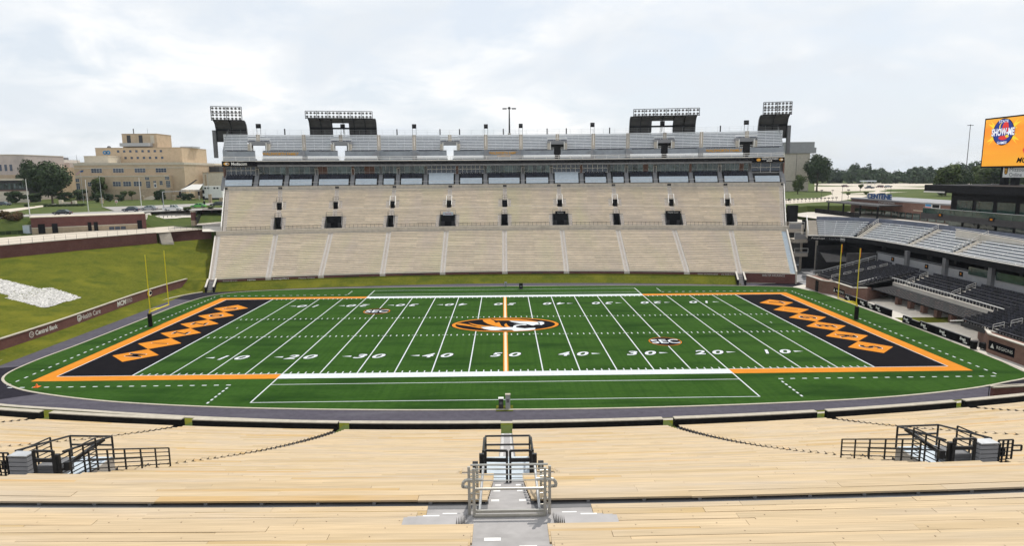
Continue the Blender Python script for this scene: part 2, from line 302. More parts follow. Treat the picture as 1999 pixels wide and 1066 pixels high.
M['wood'] = woodmat('wood', [(0.0, (0.47, 0.355, 0.215)), (0.25, (0.52, 0.405, 0.26)), (0.5, (0.54, 0.41, 0.255)), (0.78, (0.465, 0.365, 0.24)), (0.92, (0.46, 0.33, 0.165)), (1.0, (0.51, 0.335, 0.165))])
def leafmat(name, c1, c2):
    m = mat(name, c1, rough=0.75, scale=0.6, col2=c2, spec=0.2); vary(m, 0.35); b = m.node_tree.nodes['Principled BSDF']
    b.inputs['Subsurface Weight'].default_value = 0.0
    return m
M['leaf'] = leafmat('leaf', (0.036, 0.060, 0.013), (0.082, 0.108, 0.026))
M['leaf_dark'] = leafmat('leaf_dark', (0.019, 0.037, 0.012), (0.046, 0.068, 0.021))
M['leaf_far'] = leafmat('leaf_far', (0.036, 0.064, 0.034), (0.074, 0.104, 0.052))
M['leaf_red'] = leafmat('leaf_red', (0.085, 0.032, 0.012), (0.070, 0.068, 0.020))
M['bark'] = mat('bark', (0.09, 0.065, 0.045), rough=0.95, var=0.3, scale=5)

# ------------------------------------------------------------------ flat and raised lettering
def text_pts(body, size=1.0, shear=0.0, bold=0.0, extrude=0.0, align='CENTER', space=1.0):
    cu = bpy.data.curves.new('letters', 'FONT'); cu.body = body; cu.size = size; cu.shear = shear; cu.offset = bold; cu.extrude = extrude
    cu.align_x = align; cu.align_y = 'CENTER'; cu.space_character = space; cu.resolution_u = 3
    o = bpy.data.objects.new('letters', cu); link(o)
    dg = bpy.context.evaluated_depsgraph_get(); me = bpy.data.meshes.new_from_object(o.evaluated_get(dg))
    v = [tuple(x.co) for x in me.vertices]; f = [tuple(p.vertices) for p in me.polygons]
    bpy.data.objects.remove(o, do_unlink=True); bpy.data.curves.remove(cu); bpy.data.meshes.remove(me)
    return v, f
def lettering(name, body, O, ux, uy, material, parent, size=1.0, width=None, height=None, lift=0.02, **kw):
    """text on a surface: origin O (centre), right and up vectors; optional exact width / height in metres"""
    v, f = text_pts(body, size, **kw)
    if not v: return None
    O = Vector(O); ux = Vector(ux).normalized(); uy = Vector(uy).normalized(); n = ux.cross(uy)
    x0 = min(p[0] for p in v); x1 = max(p[0] for p in v); y0 = min(p[1] for p in v); y1 = max(p[1] for p in v)
    sx = (width/(x1-x0)) if width else 1.0; sy = (height/(y1-y0)) if height else (sx if width else 1.0)
    if height and not width: sx = sy
    cx, cy = (x0+x1)/2, (y0+y1)/2
    b = MB(); b.add([O+ux*((p[0]-cx)*sx)+uy*((p[1]-cy)*sy)+n*(p[2]+lift) for p in v], f)
    return b.build(name, material, parent)
# ================================================================== ground inside the bowl, track, turf
YD = 0.9144; HW = 26.6667*YD; FO = 0.3       # field half width; FO: small sideways setting-out offset of the inner markings
def smooth_closed(pts, n=6):
    out = []; k = len(pts)
    for i in range(k):
        p0, p1, p2, p3 = (Vector(pts[(i+j-1) % k]) for j in range(4))
        for q in range(n):
            t = q/n; t2 = t*t; t3 = t2*t
            out.append(0.5*((2*p1)+(p2-p0)*t+(2*p0-5*p1+4*p2-p3)*t2+(3*p1-p0-3*p2+p3)*t3))
    return out
def sidearc(y0, x): return y0-x*x/(2*275.0)
# inner edge of the track / kerb of the turf and the outer edge (counter-clockwise from near left)
inner = [(-52, -30.6), (-42, -33.6), (-29, -35.7), (-14, -36.9), (0, -37.3), (14, -37.2), (28, -36.4), (40, -35.1), (50, -33.0), (57, -30.6), (62, -27.8)]
inner_r = [(63.0, -20), (63.4, -5), (63.5, 10), (62.9, 26), (61.0, 31.5)]
inner_t = [(54, 33.6), (42, 35.0), (28, 35.9), (14, 36.4), (0, 36.5), (-14, 36.6), (-30, 36.3), (-46, 35.0), (-55, 32.9), (-60, 28.5), (-61.6, 20), (-61.8, 8), (-62.0, -8), (-62.4, -18), (-61.4, -24), (-57.6, -27.8)]
turf_pts = [(p[0], p[1]) for p in smooth_closed([(a, b, 0) for a, b in inner+inner_r+inner_t])]
outer = [(-58, -32.6), (-43, -36.2), (-30, -38.5), (-15, -40.2), (0, -40.7), (15, -40.5), (30, -39.4), (43, -37.6), (56, -34.6), (70, -31.5)]
outer_r = [(82, -20), (84, 0), (82, 25), (74, 38)]
outer_t = [(60, 37.0), (50, 38.2), (36, 39.4), (20, 40.5), (0, 40.8), (-20, 40.7), (-42, 39.6), (-55, 37.2), (-62, 34.3), (-66, 29.0), (-67.7, 21), (-67.9, 5), (-67.8, -8), (-67.5, -15), (-65.5, -25)]
track_pts = [(p[0], p[1]) for p in smooth_closed([(a, b, 0) for a, b in outer+outer_r+outer_t])]
def offset_closed(pts, d):
    n = len(pts); out = []
    for i in range(n):
        a = Vector(pts[i-1]); b = Vector(pts[(i+1) % n]); t = (b-a).normalized(); out.append((pts[i][0]+t.y*d, pts[i][1]-t.x*d))
    return out
g = MB(); g.poly([(-110, -130, -0.05), (100, -130, -0.05), (100, 60, -0.05), (-110, 60, -0.05)]); struct('ground', g, M['grass'])
t = MB(); t.poly([(x, y, -0.03) for x, y in track_pts]); struct('running_track', t, M['track'])
k = MB(); A = [(x, y, 0.05) for x, y in track_pts]; B = [(x, y, 0.05) for x, y in offset_closed(track_pts, 0.5)]
A.append(A[0]); B.append(B[0]); k.sheet(B, A); k.sheet([(x, y, -0.1) for x, y, z in B], B); k.sheet(A, [(x, y, -0.06) for x, y, z in A]); struct('kerb', k, M['kerb'])
# black paint on the four bends of the track (between turf edge and kerb)
def bend(ang0, ang1, nm='track_bend'):
    o_, i_ = [], []
    def hit(pts, a):
        best = None; d = Vector((math.cos(a), math.sin(a)))
        for j in range(len(pts)):
            p = Vector(pts[j]); q = Vector(pts[(j+1) % len(pts)]); e = q-p; den = d.x*e.y-d.y*e.x
            if abs(den) < 1e-9: continue
            tt = (p.x*e.y-p.y*e.x)/den; uu = (p.x*d.y-p.y*d.x)/den
            if tt > 0 and 0 <= uu <= 1: best = tt if best is None else min(best, tt)
        return d*best
    b = MB()
    for j in range(25):
        a = ang0+(ang1-ang0)*j/24; o = hit(track_pts, a); i = hit(turf_pts, a); o_.append((o.x, o.y, -0.024)); i_.append((i.x, i.y, -0.024))
    b.sheet(o_, i_) if ang1 < ang0 else b.sheet(i_, o_)
    struct(nm, b, M['track_black'])
an = lambda x, y: math.atan2(y, x)
bend(an(-47.5, 36), an(-64.5, 25.5))
bend(an(-62, -19.5)+2*math.pi, an(-55, -32)+2*math.pi)
bend(an(56, 36), an(78, 30)); bend(an(56, -33.5), an(80, -25))
# the playing surface
field = thing('football_field', 'green artificial turf football field with white yard lines', 'football field')
t = MB(); t.poly([(x, y, 0.0) for x, y in turf_pts]); t.build('turf', M['turf'], field)
k = MB(); A = [(x, y, 0.03) for x, y in turf_pts]; B = [(x, y, 0.03) for x, y in offset_closed(turf_pts, 0.28)]; A.append(A[0]); B.append(B[0])
k.sheet(B, A); k.sheet([(x, y, -0.05) for x, y, z in B], B); k.build('turf_kerb', M['kerb'], field)
def rect(name, x0, x1, y0, y1, z, m, parent=field): b = MB(); b.poly([(x0, y0, z), (x1, y0, z), (x1, y1, z), (x0, y1, z)]); return b.build(name, m, parent)
Z1, Z2, Z3, Z4, Z5 = 0.006, 0.012, 0.018, 0.024, 0.030
BW = 1.83; X60 = 60*YD; X50 = 50*YD; X20 = 30*YD
for sx in (-1, 1):
    rect('end_zone', *sorted((sx*X50, sx*X60)), -HW, HW, Z1, M['paint_black'])
    rect('goal_line', *sorted((sx*X50-0.1, sx*X50+0.1)), -HW, HW, Z2, M['paint_white'])
    rect('end_line', *sorted((sx*X60-.06, sx*X60+.06)), -HW-0.06, HW+0.06, Z2, M['paint_white'])
    rect('border', *sorted((sx*(X60+.06), sx*(X60+BW))), -HW-BW, HW+BW, Z1, M['paint_orange'])
    for sy in (-1, 1):
        rect('border', *sorted((sx*X20, sx*(X60+.06))), *sorted((sy*HW, sy*(HW+BW))), Z1, M['paint_orange'])
        rect('side_line', *sorted((sx*X20, sx*X60)), *sorted((sy*(HW-.05), sy*(HW+.07))), Z2, M['paint_white'])
        rect('coaching_box_line', *sorted((sx*X20-.08, sx*X20+.08)), *sorted((sy*HW, sy*(HW+10.1 if sy < 0 else HW+8.6))), Z2, M['paint_white'])
for sy in (-1, 1):
    rect('border', -X20, X20, *sorted((sy*HW, sy*(HW+BW))), Z1, M['paint_white'])
    rect('coaching_line', -X20, X20, *sorted((sy*(HW+4.0), sy*(HW+4.12))), Z1, M['paint_white'])
    yo = HW+10.0 if sy < 0 else HW+8.5
    rect('coaching_line', -X20-.08, X20+.08, *sorted((sy*yo, sy*(yo+.12))), Z1, M['paint_white'])
for i in range(-9, 10):
    x = i*5*YD
    if i == 0:
        rect('midfield_line', -0.32, 0.32, -HW, HW, Z1, M['paint_orange']); rect('midfield_stripe', -0.16, 0.16, -HW, HW, Z2, M['paint_cream'])
    else: rect('yard_line', x-0.075, x+0.075, -HW, HW, Z1, M['paint_white'])
hm = MB(); sm = MB()
for i in range(-49, 50):
    x = i*YD
    for yy in (-6.1+FO, 6.1+FO):
        if i % 5: hm.poly([(x-.08, yy-.35, Z1), (x+.08, yy-.35, Z1), (x+.08, yy+.35, Z1), (x-.08, yy+.35, Z1)])
        else: hm.poly([(x-.45, yy-.06, Z3), (x+.45, yy-.06, Z3), (x+.45, yy+.06, Z3), (x-.45, yy+.06, Z3)])
    if i % 5:
        for sy in (-1, 1):
            a, b_ = sorted((sy*(HW-.02), sy*(HW-.72))); sm.poly([(x-.07, a, Z2), (x+.07, a, Z2), (x+.07, b_, Z2), (x-.07, b_, Z2)])
hm.build('hash_marks', M['paint_white'], field, kind='stuff'); sm.build('sideline_ticks', M['paint_white'], field, kind='stuff')
rect('conversion_mark', -X50+3*YD-.06, -X50+3*YD+.06, -.4+FO, .4+FO, Z1, M['paint_white']); rect('conversion_mark', X50-3*YD-.06, X50-3*YD+.06, -.4+FO, .4+FO, Z1, M['paint_white'])
dm = MB()
def dash(x0, y0, x1, y1, step=1.4, ln=0.55, w=0.11):
    d = Vector((x1-x0, y1-y0)); n = int(d.length/step); d.normalize(); q = Vector((-d.y, d.x))*w
    for i in range(n+1):
        p = Vector((x0, y0))+d*(i*step); e = p+d*ln; dm.poly([(p.x-q.x, p.y-q.y, Z1), (e.x-q.x, e.y-q.y, Z1), (e.x+q.x, e.y+q.y, Z1), (p.x+q.x, p.y+q.y, Z1)][::1])
RY = HW+4.05; RX = X60+3.6
for sx in (-1, 1):
    dash(sx*(X20+4.6), -RY, sx*RX, -RY); dash(sx*(X20+4.6), RY-.1, sx*RX, RY-.1); dash(sx*RX, -RY+.8, sx*RX, RY-.8)
    dash(sx*(X20+4.6), -RY-.9, sx*(X20+4.6), -RY-6.5, 0.95, .5); dash(sx*(X20+4.6), RY+.7, sx*(X20+4.6), RY+4.2, 0.95, .5)
dm.build('restraining_dashes', M['paint_white'], field, kind='stuff')
# yard numbers with their arrows
for i in range(-4, 5):
    n = 50-abs(i)*10; x = i*10*YD
    for sy in (-1, 1):
        y = -16.9 if sy < 0 else 17.3; ux = Vector((-sy, 0, 0)); uy = Vector((0, -sy, 0))
        if sy < 0: left, right = str(n)[0], str(n)[1]; dl = -1
        else: left, right = str(n)[0], str(n)[1]; dl = 1
        for ch, off in ((left, -1.25), (right, 1.25)):
            O = Vector((x, y, 0))+ux*off
            lettering('yard_number', ch, O, ux, uy, M['paint_black'], field, height=2.12, width=1.9 if ch != '1' else 1.1, lift=Z2, shear=0.28, bold=0.05)
            lettering('yard_number', ch, O, ux, uy, M['paint_white'], field, height=1.95, width=1.68 if ch != '1' else .90, lift=Z3, shear=0.28, bold=0.025)
        if i:
            s = 1 if i > 0 else -1; xa = x+s*2.45; b = MB(); b.poly([(xa, y+.3, Z2), (xa, y-.25, Z2), (xa+s*1.25, y-.28*sy*-1*0+.0, Z2)][::(1 if s > 0 else -1)]); b.build('direction_arrow', M['paint_white'], field)
# lettered diamonds in the end zones
DY = 6.23
for sx, word in ((-1, 'MIZZOU'), (1, 'TIGERS')):
    for j, ch in enumerate(word):
        y = (-15.2+DY*j) if sx < 0 else (16.0-DY*j); x = sx*50.45
        b = MB(); b.poly([(x-3.15, y, Z2), (x, y-3.12, Z2), (x+3.15, y, Z2), (x, y+3.12, Z2)]); b.build('diamond', M['paint_orange'], field)
        ux = Vector((0, 1, 0)) if sx < 0 else Vector((0, -1, 0)); uy = Vector((-1, 0, 0)) if sx < 0 else Vector((1, 0, 0))
        for mm, h, lf in ((M['paint_white'], 2.62, Z3), (M['paint_black'], 2.42, Z4)):
            lettering('letter', ch, (x, y, 0), ux, uy, mm, field, height=h, width=(1.95 if ch != 'I' else .62)*h/2.42, lift=lf, shear=0.32, bold=0.03)
# the oval emblem at midfield: every tone is a flat painted shape
def ellp(cx, cy, rx, ry, z, n=56): return [(cx+rx*math.cos(2*math.pi*i/n), cy+ry*math.sin(2*math.pi*i/n), z) for i in range(n)]
emb = MB(); emb.poly(ellp(0, .65, 8.85, 5.05, Z3)); e0 = emb.build('midfield_emblem', M['paint_black'], field)
for rx, ry, mm, z in ((8.62, 4.86, 'paint_orange', Z3+.006), (8.05, 4.42, 'paint_black', Z3+.012)):
    b = MB(); b.poly(ellp(0, .65, rx, ry, z)); b.build('oval_ring', M[mm], e0)
def lg(pts, mm, z, nm):
    b = MB(); q = [atz(860+u/7.615, 600+v/7.614, 0) for u, v in pts]
    ar = sum(q[i].x*q[(i+1) % len(q)].y-q[(i+1) % len(q)].x*q[i].y for i in range(len(q)))
    if ar < 0: q = q[::-1]
    b.poly([(p.x, p.y, Z3+z) for p in q]); b.build(nm, M[mm], e0)
lg([(225, 258), (290, 240), (420, 262), (500, 285), (640, 300), (830, 300), (960, 312), (1040, 330), (860, 345), (720, 342), (600, 318), (430, 285), (300, 268)], 'paint_orange', .018, 'orange_stroke')
lg([(410, 232), (520, 258), (660, 276), (800, 290), (700, 292), (560, 284), (470, 262)], 'paint_orange', .018, 'orange_stroke')
lg([(625, 188), (740, 178), (790, 202), (820, 235), (870, 222), (905, 280), (960, 305), (880, 302), (800, 282), (700, 250), (640, 215)], 'paint_orange', .018, 'orange_stroke')
lg([(945, 265), (975, 240), (1010, 285), (1060, 305), (1000, 306), (960, 290)], 'paint_orange', .018, 'orange_stroke')
lg([(760, 182), (950, 176), (1180, 180), (1360, 200), (1480, 222), (1400, 220), (1180, 205), (980, 200), (830, 200)], 'paint_orange', .018, 'orange_stroke')
lg([(600, 300), (760, 290), (900, 305), (1010, 300), (1075, 300), (1090, 275), (1150, 262), (1260, 258), (1290, 272), (1200, 270), (1120, 285), (1130, 305), (1250, 318), (1330, 312), (1410, 310), (1405, 335), (1300, 348), (1100, 358), (1040, 340), (860, 350), (740, 345), (640, 322)], 'paint_white', .024, 'white_stroke')
lg([(1020, 205), (1160, 212), (1300, 215), (1420, 222), (1500, 216), (1540, 228), (1540, 250), (1500, 268), (1470, 262), (1420, 262), (1380, 276), (1340, 270), (1290, 255), (1180, 248), (1080, 240), (1180, 236), (1060, 222)], 'paint_white', .024, 'white_stroke')
lg([(1440, 228), (1478, 236), (1474, 258), (1460, 262), (1458, 246)], 'paint_black', .030, 'black_stroke')
lg([(820, 348), (930, 335), (1060, 340), (1085, 352), (960, 345)], 'paint_black', .030, 'black_stroke')
lg([(640, 318), (560, 316), (470, 300), (560, 312)], 'paint_black', .030, 'black_stroke')
for cx, cy, ss in ((-22.9, 11.95, 1), (23.0, -11.0, 1)):
    b = MB(); b.poly(ellp(cx, cy, 2.42, 2.42, Z3, 36)); c0 = b.build('conference_roundel', M['paint_black'], field)
    b = MB(); b.poly(ellp(cx, cy, 2.34, 2.34, Z3+.006, 36)); b.build('oval_ring', M['paint_orange'], c0)
    b = MB(); b.poly(ellp(cx, cy, 2.2, 2.2, Z3+.012, 36)); b.build('oval_ring', M['paint_black'], c0)
    lettering('letter', 'SEC', (cx, cy, 0), (1, 0, 0), (0, 1, 0), M['paint_white'], c0, width=4.0, height=2.2, lift=Z3+.02, bold=0.015)

# ------------------------------------------------------------------ goal posts
def goal(sx, y0, lab):
    g = thing('goal_post', lab, 'goal post', (sx*57.6, y0, 0), 'goal posts'); bx = sx*57.6; cx = sx*55.86; zc = 3.05
    b = MB(); b.tube((bx, y0, 0), (bx, y0, 2.15), 0.32, 0.32, 12); b.build('post_pad', M['pad_black'], g)
    b = MB(); pts = [(bx, y0, 2.1), (bx, y0, 2.5)]+[(bx-sx*1.74*(1-math.cos(t)), y0, 2.5+.55*math.sin(t)) for t in (0.4, 0.8, 1.2, 1.57)]; b.pipe(pts, 0.10, 8); b.build('gooseneck', M['yellow'], g)
    b = MB(); b.tube((cx, y0-2.82, zc), (cx, y0+2.82, zc), 0.09, n=8); b.build('crossbar', M['yellow'], g)
    for s in (-1, 1):
        b = MB(); b.tube((cx, y0+s*2.82, zc-.09), (cx, y0+s*2.82, 12.1), 0.075, 0.06, 8); u = b.build('upright', M['yellow'], g)
        if sx > 0:
            b = MB(); b.box(cx+.06, cx+.10, y0+s*2.82-.09, y0+s*2.82+.09, 10.7, 12.1); b.build('wind_ribbon', M['orange_flag'], u)
goal(-1, 1.9, 'yellow goal post with black pad below the grassy bank'); goal(1, 1.7, 'yellow goal post with orange ribbons beside the dark seats')
# small things at the edge of the turf
b = MB(); b.tube((-54.5, -28.31, 0.004), (-54.5, -28.31, .40), .22, .05, 10); b.box(-54.8, -54.2, -28.61, -28.01, 0.002, 0.05); tag(b.build('traffic_cone', M['orange_flag']), 'small red-orange cone on the turf outside the end zone corner', 'cone')
def pedestal(name, x, y, w, h, m1, m2, lab, cat):
    t = thing(name, lab, cat, (x, y, 0)); b = MB(); b.box(x-w/2, x+w/2, y-w*.4, y+w*.4, 0.02, h); b.build('cabinet', m1, t); b = MB(); b.box(x-w/2-.03, x+w/2+.03, y-w*.4-.03, y+w*.4+.03, h, h+.08); b.build('lid', m2, t); b = MB(); b.box(x-w*.3, x+w*.3, y-w*.4-.02, y-w*.4, h*.45, h*.7); b.build('panel', M['mid_grey'], t)
pedestal('utility_cabinet', -.55, -37.0, .48, 1.05, M['dark_grey'], M['white'], 'small brown utility cabinet with white lid beside the track', 'cabinet')
pedestal('water_cooler', .16, -37.0, .48, 1.45, M['galv'], M['kerb'], 'tall pale blue-grey cooler stand beside the track', 'cooler')
pedestal('speaker_box', 3.4, 33.4, .75, 1.1, M['dark'], M['dark'], 'black box standing on the far touchline', 'box')
pedestal('camera_stand', .2, 36.4, .5, .95, M['galv'], M['mid_grey'], 'small grey stand on the far edge of the turf', 'stand')
b = MB(); b.box(-1.05, .7, -37.9, -36.2, 0.004, 0.02); tag(b.build('rubber_mat', M['grass']), 'dark green mat under the cabinets beside the near track', 'mat')
# ================================================================== grassy bank behind the left end zone
lw = [(-72.5, -60), (-71.5, -40), (-70.3, -25), (-69.6, -14), (-69.3, -2), (-69.6, 8), (-70.0, 20), (-69.8, 30), (-69.0, 38.2)]      # low brick wall
LWZ0, LWZ1 = 0.55, 2.05
upw = [(-135, -60), (-124, -20), (-112, 12), (-102.1, 30.1), (-95.0, 43.0), (-85.2, 57.6), (-77.0, 68.0)]                              # upper retaining wall
UZ1, UZ0 = 10.5, 7.95
def spl(pts, n=40):
    P = [Vector(p).to_2d() if len(p) > 2 else Vector(p) for p in pts]; Q = [2*P[0]-P[1]]+P+[2*P[-1]-P[-2]]; out = []
    for i in range(1, len(Q)-2):
        m = max(2, n//(len(P)-1))
        for q in range(m):
            t = q/m; out.append(0.5*((2*Q[i])+(Q[i+1]-Q[i-1])*t+(2*Q[i-1]-5*Q[i]+4*Q[i+1]-Q[i+2])*t*t+(3*Q[i]-Q[i-1]-3*Q[i+1]+Q[i+2])*t**3))
    out.append(P[-1]); return out
LW = spl(lw, 48); UW = spl(upw, 48)
def resample(P, n):
    d = [0]
    for a, b in zip(P, P[1:]): d.append(d[-1]+(b-a).length)
    out = []; j = 0
    for i in range(n):
        t = d[-1]*i/(n-1)
        while j < len(P)-2 and d[j+1] < t: j += 1
        out.append(P[j].lerp(P[j+1], (t-d[j])/max(1e-9, d[j+1]-d[j])))
    return out
# bank surface: ruled between the foot behind the low wall and the foot of the upper wall, slightly uneven
NA, NB = 90, 30
lo = resample([p+Vector((-.3, 0)) for p in LW], NA); hi = resample(UW, NA)
def bank(i, j):
    t = j/NB; p = lo[i].lerp(hi[i], t); z = (LWZ1-.25)+(UZ0-(LWZ1-.25))*(t**1.05)
    z += 0.10*mnoise.noise(Vector((p.x*.15, p.y*.15, 3.1)))*min(1, 6*t*(1-t)); return Vector((p.x, p.y, z))
b = MB(); G = [[bank(i, j) for j in range(NB+1)] for i in range(NA)]
b.add([G[i][j] for i in range(NA) for j in range(NB+1)], [(i*(NB+1)+j, (i+1)*(NB+1)+j, (i+1)*(NB+1)+j+1, i*(NB+1)+j+1) for i in range(NA-1) for j in range(NB)]); b.smooth = True
struct('grass_bank', b, M['grass'])
# bank end running to the side of the far stand, and the strip at its foot
b = MB(); e = [G[NA-1][j] for j in range(NB+1)]; b.sheet(e, [Vector((p.x+7.5, p.y-.5, p.z*.92)) for p in e]); f0 = e[0]; f1 = Vector((-65.0, 37.95, 1.66)); b.quad(Vector((f0.x-.2, f0.y-3.4, -.03)), Vector((-64.7, 34.6, -.03)), f1, f0); b.quad(Vector((f0.x-.2, f0.y-3.4, -.03)), f0, Vector((f0.x-.3, f0.y, -.03)), Vector((f0.x-.5, f0.y-2, -.03)))
b.quad(Vector((-64.7, 34.6, -.03)), Vector((-64.2, 38.3, -.03)), Vector((-64.6, 38.2, 1.66)), f1)
struct('grass_slope', b, M['grass'])
b = MB(); o = [(p.x+.02, p.y, LWZ0) for p in LW]; w = [(max(p.x+1.6, -67.2), p.y, 0.02) for p in LW]; b.sheet(w, o); b.sheet([(p[0]+2.5, p[1], -.06) for p in w], w); struct('grass_verge', b, M['grass'])
def bank_at(x, y):
    p = Vector((x, y)); bi = min(range(NA), key=lambda i: abs((hi[i].x-lo[i].x)*(p.y-lo[i].y)-(hi[i].y-lo[i].y)*(p.x-lo[i].x))/(hi[i]-lo[i]).length)
    e = hi[bi]-lo[bi]; t = (p-lo[bi]).dot(e)/e.dot(e); return (LWZ1-.25)+(UZ0-LWZ1+.25)*(max(t, 0)**1.05)
def bankz(u, v):
    d = ray(u, v); k = 95.0
    while k < 190:
        p = C0+d*k
        if p.x < -69.5 and p.z <= bank_at(p.x, p.y): return Vector((p.x, p.y, p.z))
        k += 0.25
    return None
# low brick wall with stone cap and sponsor lettering
bw = thing('sponsor_wall', 'low red brick wall with pale cap and white sponsor names at the foot of the grassy bank', 'wall')
b = MB(); P2 = [(p.x, p.y) for p in LW]; b.wall(P2, 0.35, LWZ0-.6, LWZ1); b.build('brickwork', M['brick'], bw)
b = MB(); b.wall([(x+.08, y) for x, y in P2], 0.5, LWZ1, LWZ1+.12); b.build('coping', M['kerb'], bw)
def onwall(u, v):                    # pixel -> point on the low wall's face
    d = ray(u, v); best = None
    for a, c in zip(LW, LW[1:]):
        e = c-a; den = d.x*e.y-d.y*e.x
        if abs(den) < 1e-9: continue
        ox, oy = a.x-C0.x, a.y-C0.y; t = (ox*e.y-oy*e.x)/den; s = (ox*d.y-oy*d.x)/den
        if t > 0 and -.001 <= s <= 1.001:
            if best is None or t < best[0]: best = (t, e.normalized())
    p = C0+d*best[0]; return p, Vector((best[1].x, best[1].y, 0))
def wall_text(body, u0, u1, v, h, **kw):
    p, e = onwall((u0+u1)/2, v); a, _ = onwall(u0, v); c, _ = onwall(u1, v)
    e = (c-a); e.z = 0; e.normalize(); p.z = (LWZ0+LWZ1)/2+.08
    return lettering('lettering', body, p, e, (0, 0, 1), M['offwhite'], bw, width=(c-a).to_2d().length, height=h, lift=0.03, **kw)
wall_text('Central Bank', 68, 113, 639, .72, bold=.03); wall_text('Health Care', 158, 197, 614, .82); wall_text('MCM', 229, 246, 595, .95, bold=.04)
for i, (h0, h1) in enumerate(((.22, .36), (-.08, .06), (-.38, -.24))):
    p, e = onwall(252, 592); p.z = (LWZ0+LWZ1)/2+.1+(h0+h1)/2; lettering('lettering', ('MEDICAL', 'CENTER MIDWEST', 'PARTNER')[i][:8], p, e, (0, 0, 1), M['offwhite'], bw, width=2.2, height=.2, lift=.03)
def disc(O, ux, uy, r, m, parent, lift, nm, n=20, ry=None):
    O = Vector(O); ux = Vector(ux).normalized(); uy = Vector(uy).normalized(); nn = ux.cross(uy); b = MB()
    b.poly([O+ux*(r*math.cos(2*math.pi*i/n))+uy*((ry or r)*math.sin(2*math.pi*i/n))+nn*lift for i in range(n)]); return b.build(nm, m, parent)
p, e = onwall(61, 651); p.z = 1.35; disc(p, e, (0, 0, 1), .46, M['offwhite'], bw, .03, 'round_badge'); disc(p, e, (0, 0, 1), .36, M['brick'], bw, .036, 'round_badge'); lettering('lettering', 'CB', p, e, (0, 0, 1), M['offwhite'], bw, width=.45, height=.34, lift=.044)
p, e = onwall(154, 620); p.z = 1.35
def shield(O, ux, uy, w, h, m, parent, lift, nm='shield'):
    O = Vector(O); ux = Vector(ux).normalized(); uy = Vector(uy).normalized(); nn = ux.cross(uy); b = MB()
    b.poly([O+ux*(x*w)+uy*(y*h)+nn*lift for x, y in ((-.5, .5), (-.5, -.15), (-.38, -.38), (0, -.5), (.38, -.38), (.5, -.15), (.5, .5))]); return b.build(nm, m, parent)
shield(p, e, (0, 0, 1), .9, 1.1, M['offwhite'], bw, .03); lettering('lettering', 'M', p+Vector((0, 0, .22)), e, (0, 0, 1), M['brick'], bw, width=.6, height=.36, lift=.04, bold=.03); lettering('lettering', 'U', p-Vector((0, 0, .22)), e, (0, 0, 1), M['brick'], bw, width=.5, height=.36, lift=.04, bold=.03)
p, e = onwall(292, 574); p.z = 1.4; disc(p, e, (0, 0, 1), 1.0, M['paint_black'], bw, .03, 'round_badge', ry=.82); disc(p, e, (0, 0, 1), .85, M['gold'], bw, .036, 'round_badge', ry=.66); disc(p+e*.15, e, (0, 0, 1), .7, M['offwhite'], bw, .042, 'round_badge', ry=.5); disc(p+e*.35, e, (0, 0, 1), .42, M['paint_black'], bw, .048, 'round_badge', ry=.3)
# white stones laid out on the bank
outl = [(-60, 530), (0, 545), (40, 555), (78, 565), (98, 562), (160, 581), (88, 602), (10, 582), (20, 578), (0, 573), (-60, 560)]
poly = [bankz(max(u, -60), v) for u, v in outl]
poly = [p for p in poly if p is not None]
def inside(x, y, P):
    c = False; j = len(P)-1
    for i in range(len(P)):
        if (P[i].y > y) != (P[j].y > y) and x < (P[j].x-P[i].x)*(y-P[i].y)/(P[j].y-P[i].y)+P[i].x: c = not c
        j = i
    return c
rb = MB(); rnd = random.Random(3)
x0, x1 = min(p.x for p in poly), max(p.x for p in poly); y0, y1 = min(p.y for p in poly), max(p.y for p in poly)
x = x0
while x < x1:
    y = y0
    while y < y1:
        px, py = x+rnd.uniform(-.1, .1), y+rnd.uniform(-.1, .1)
        if inside(px, py, poly):
            z = bank_at(px, py)+.02; r = rnd.uniform(.20, .32); h = rnd.uniform(.06, .15); a0 = rnd.random()*6
            v = [(px+r*math.cos(a0+k*1.257), py+r*math.sin(a0+k*1.257), z) for k in range(5)]+[(px+rnd.uniform(-.08, .08), py+rnd.uniform(-.08, .08), z+h)]
            rb.add(v, [(k, (k+1) % 5, 5) for k in range(5)])
        y += .30
    x += .30
o = rb.build('white_rocks', M['rock_white']); o['kind'] = 'stuff'; tag(o, 'whitewashed rocks laid out as a huge white letter on the bank', 'rocks')
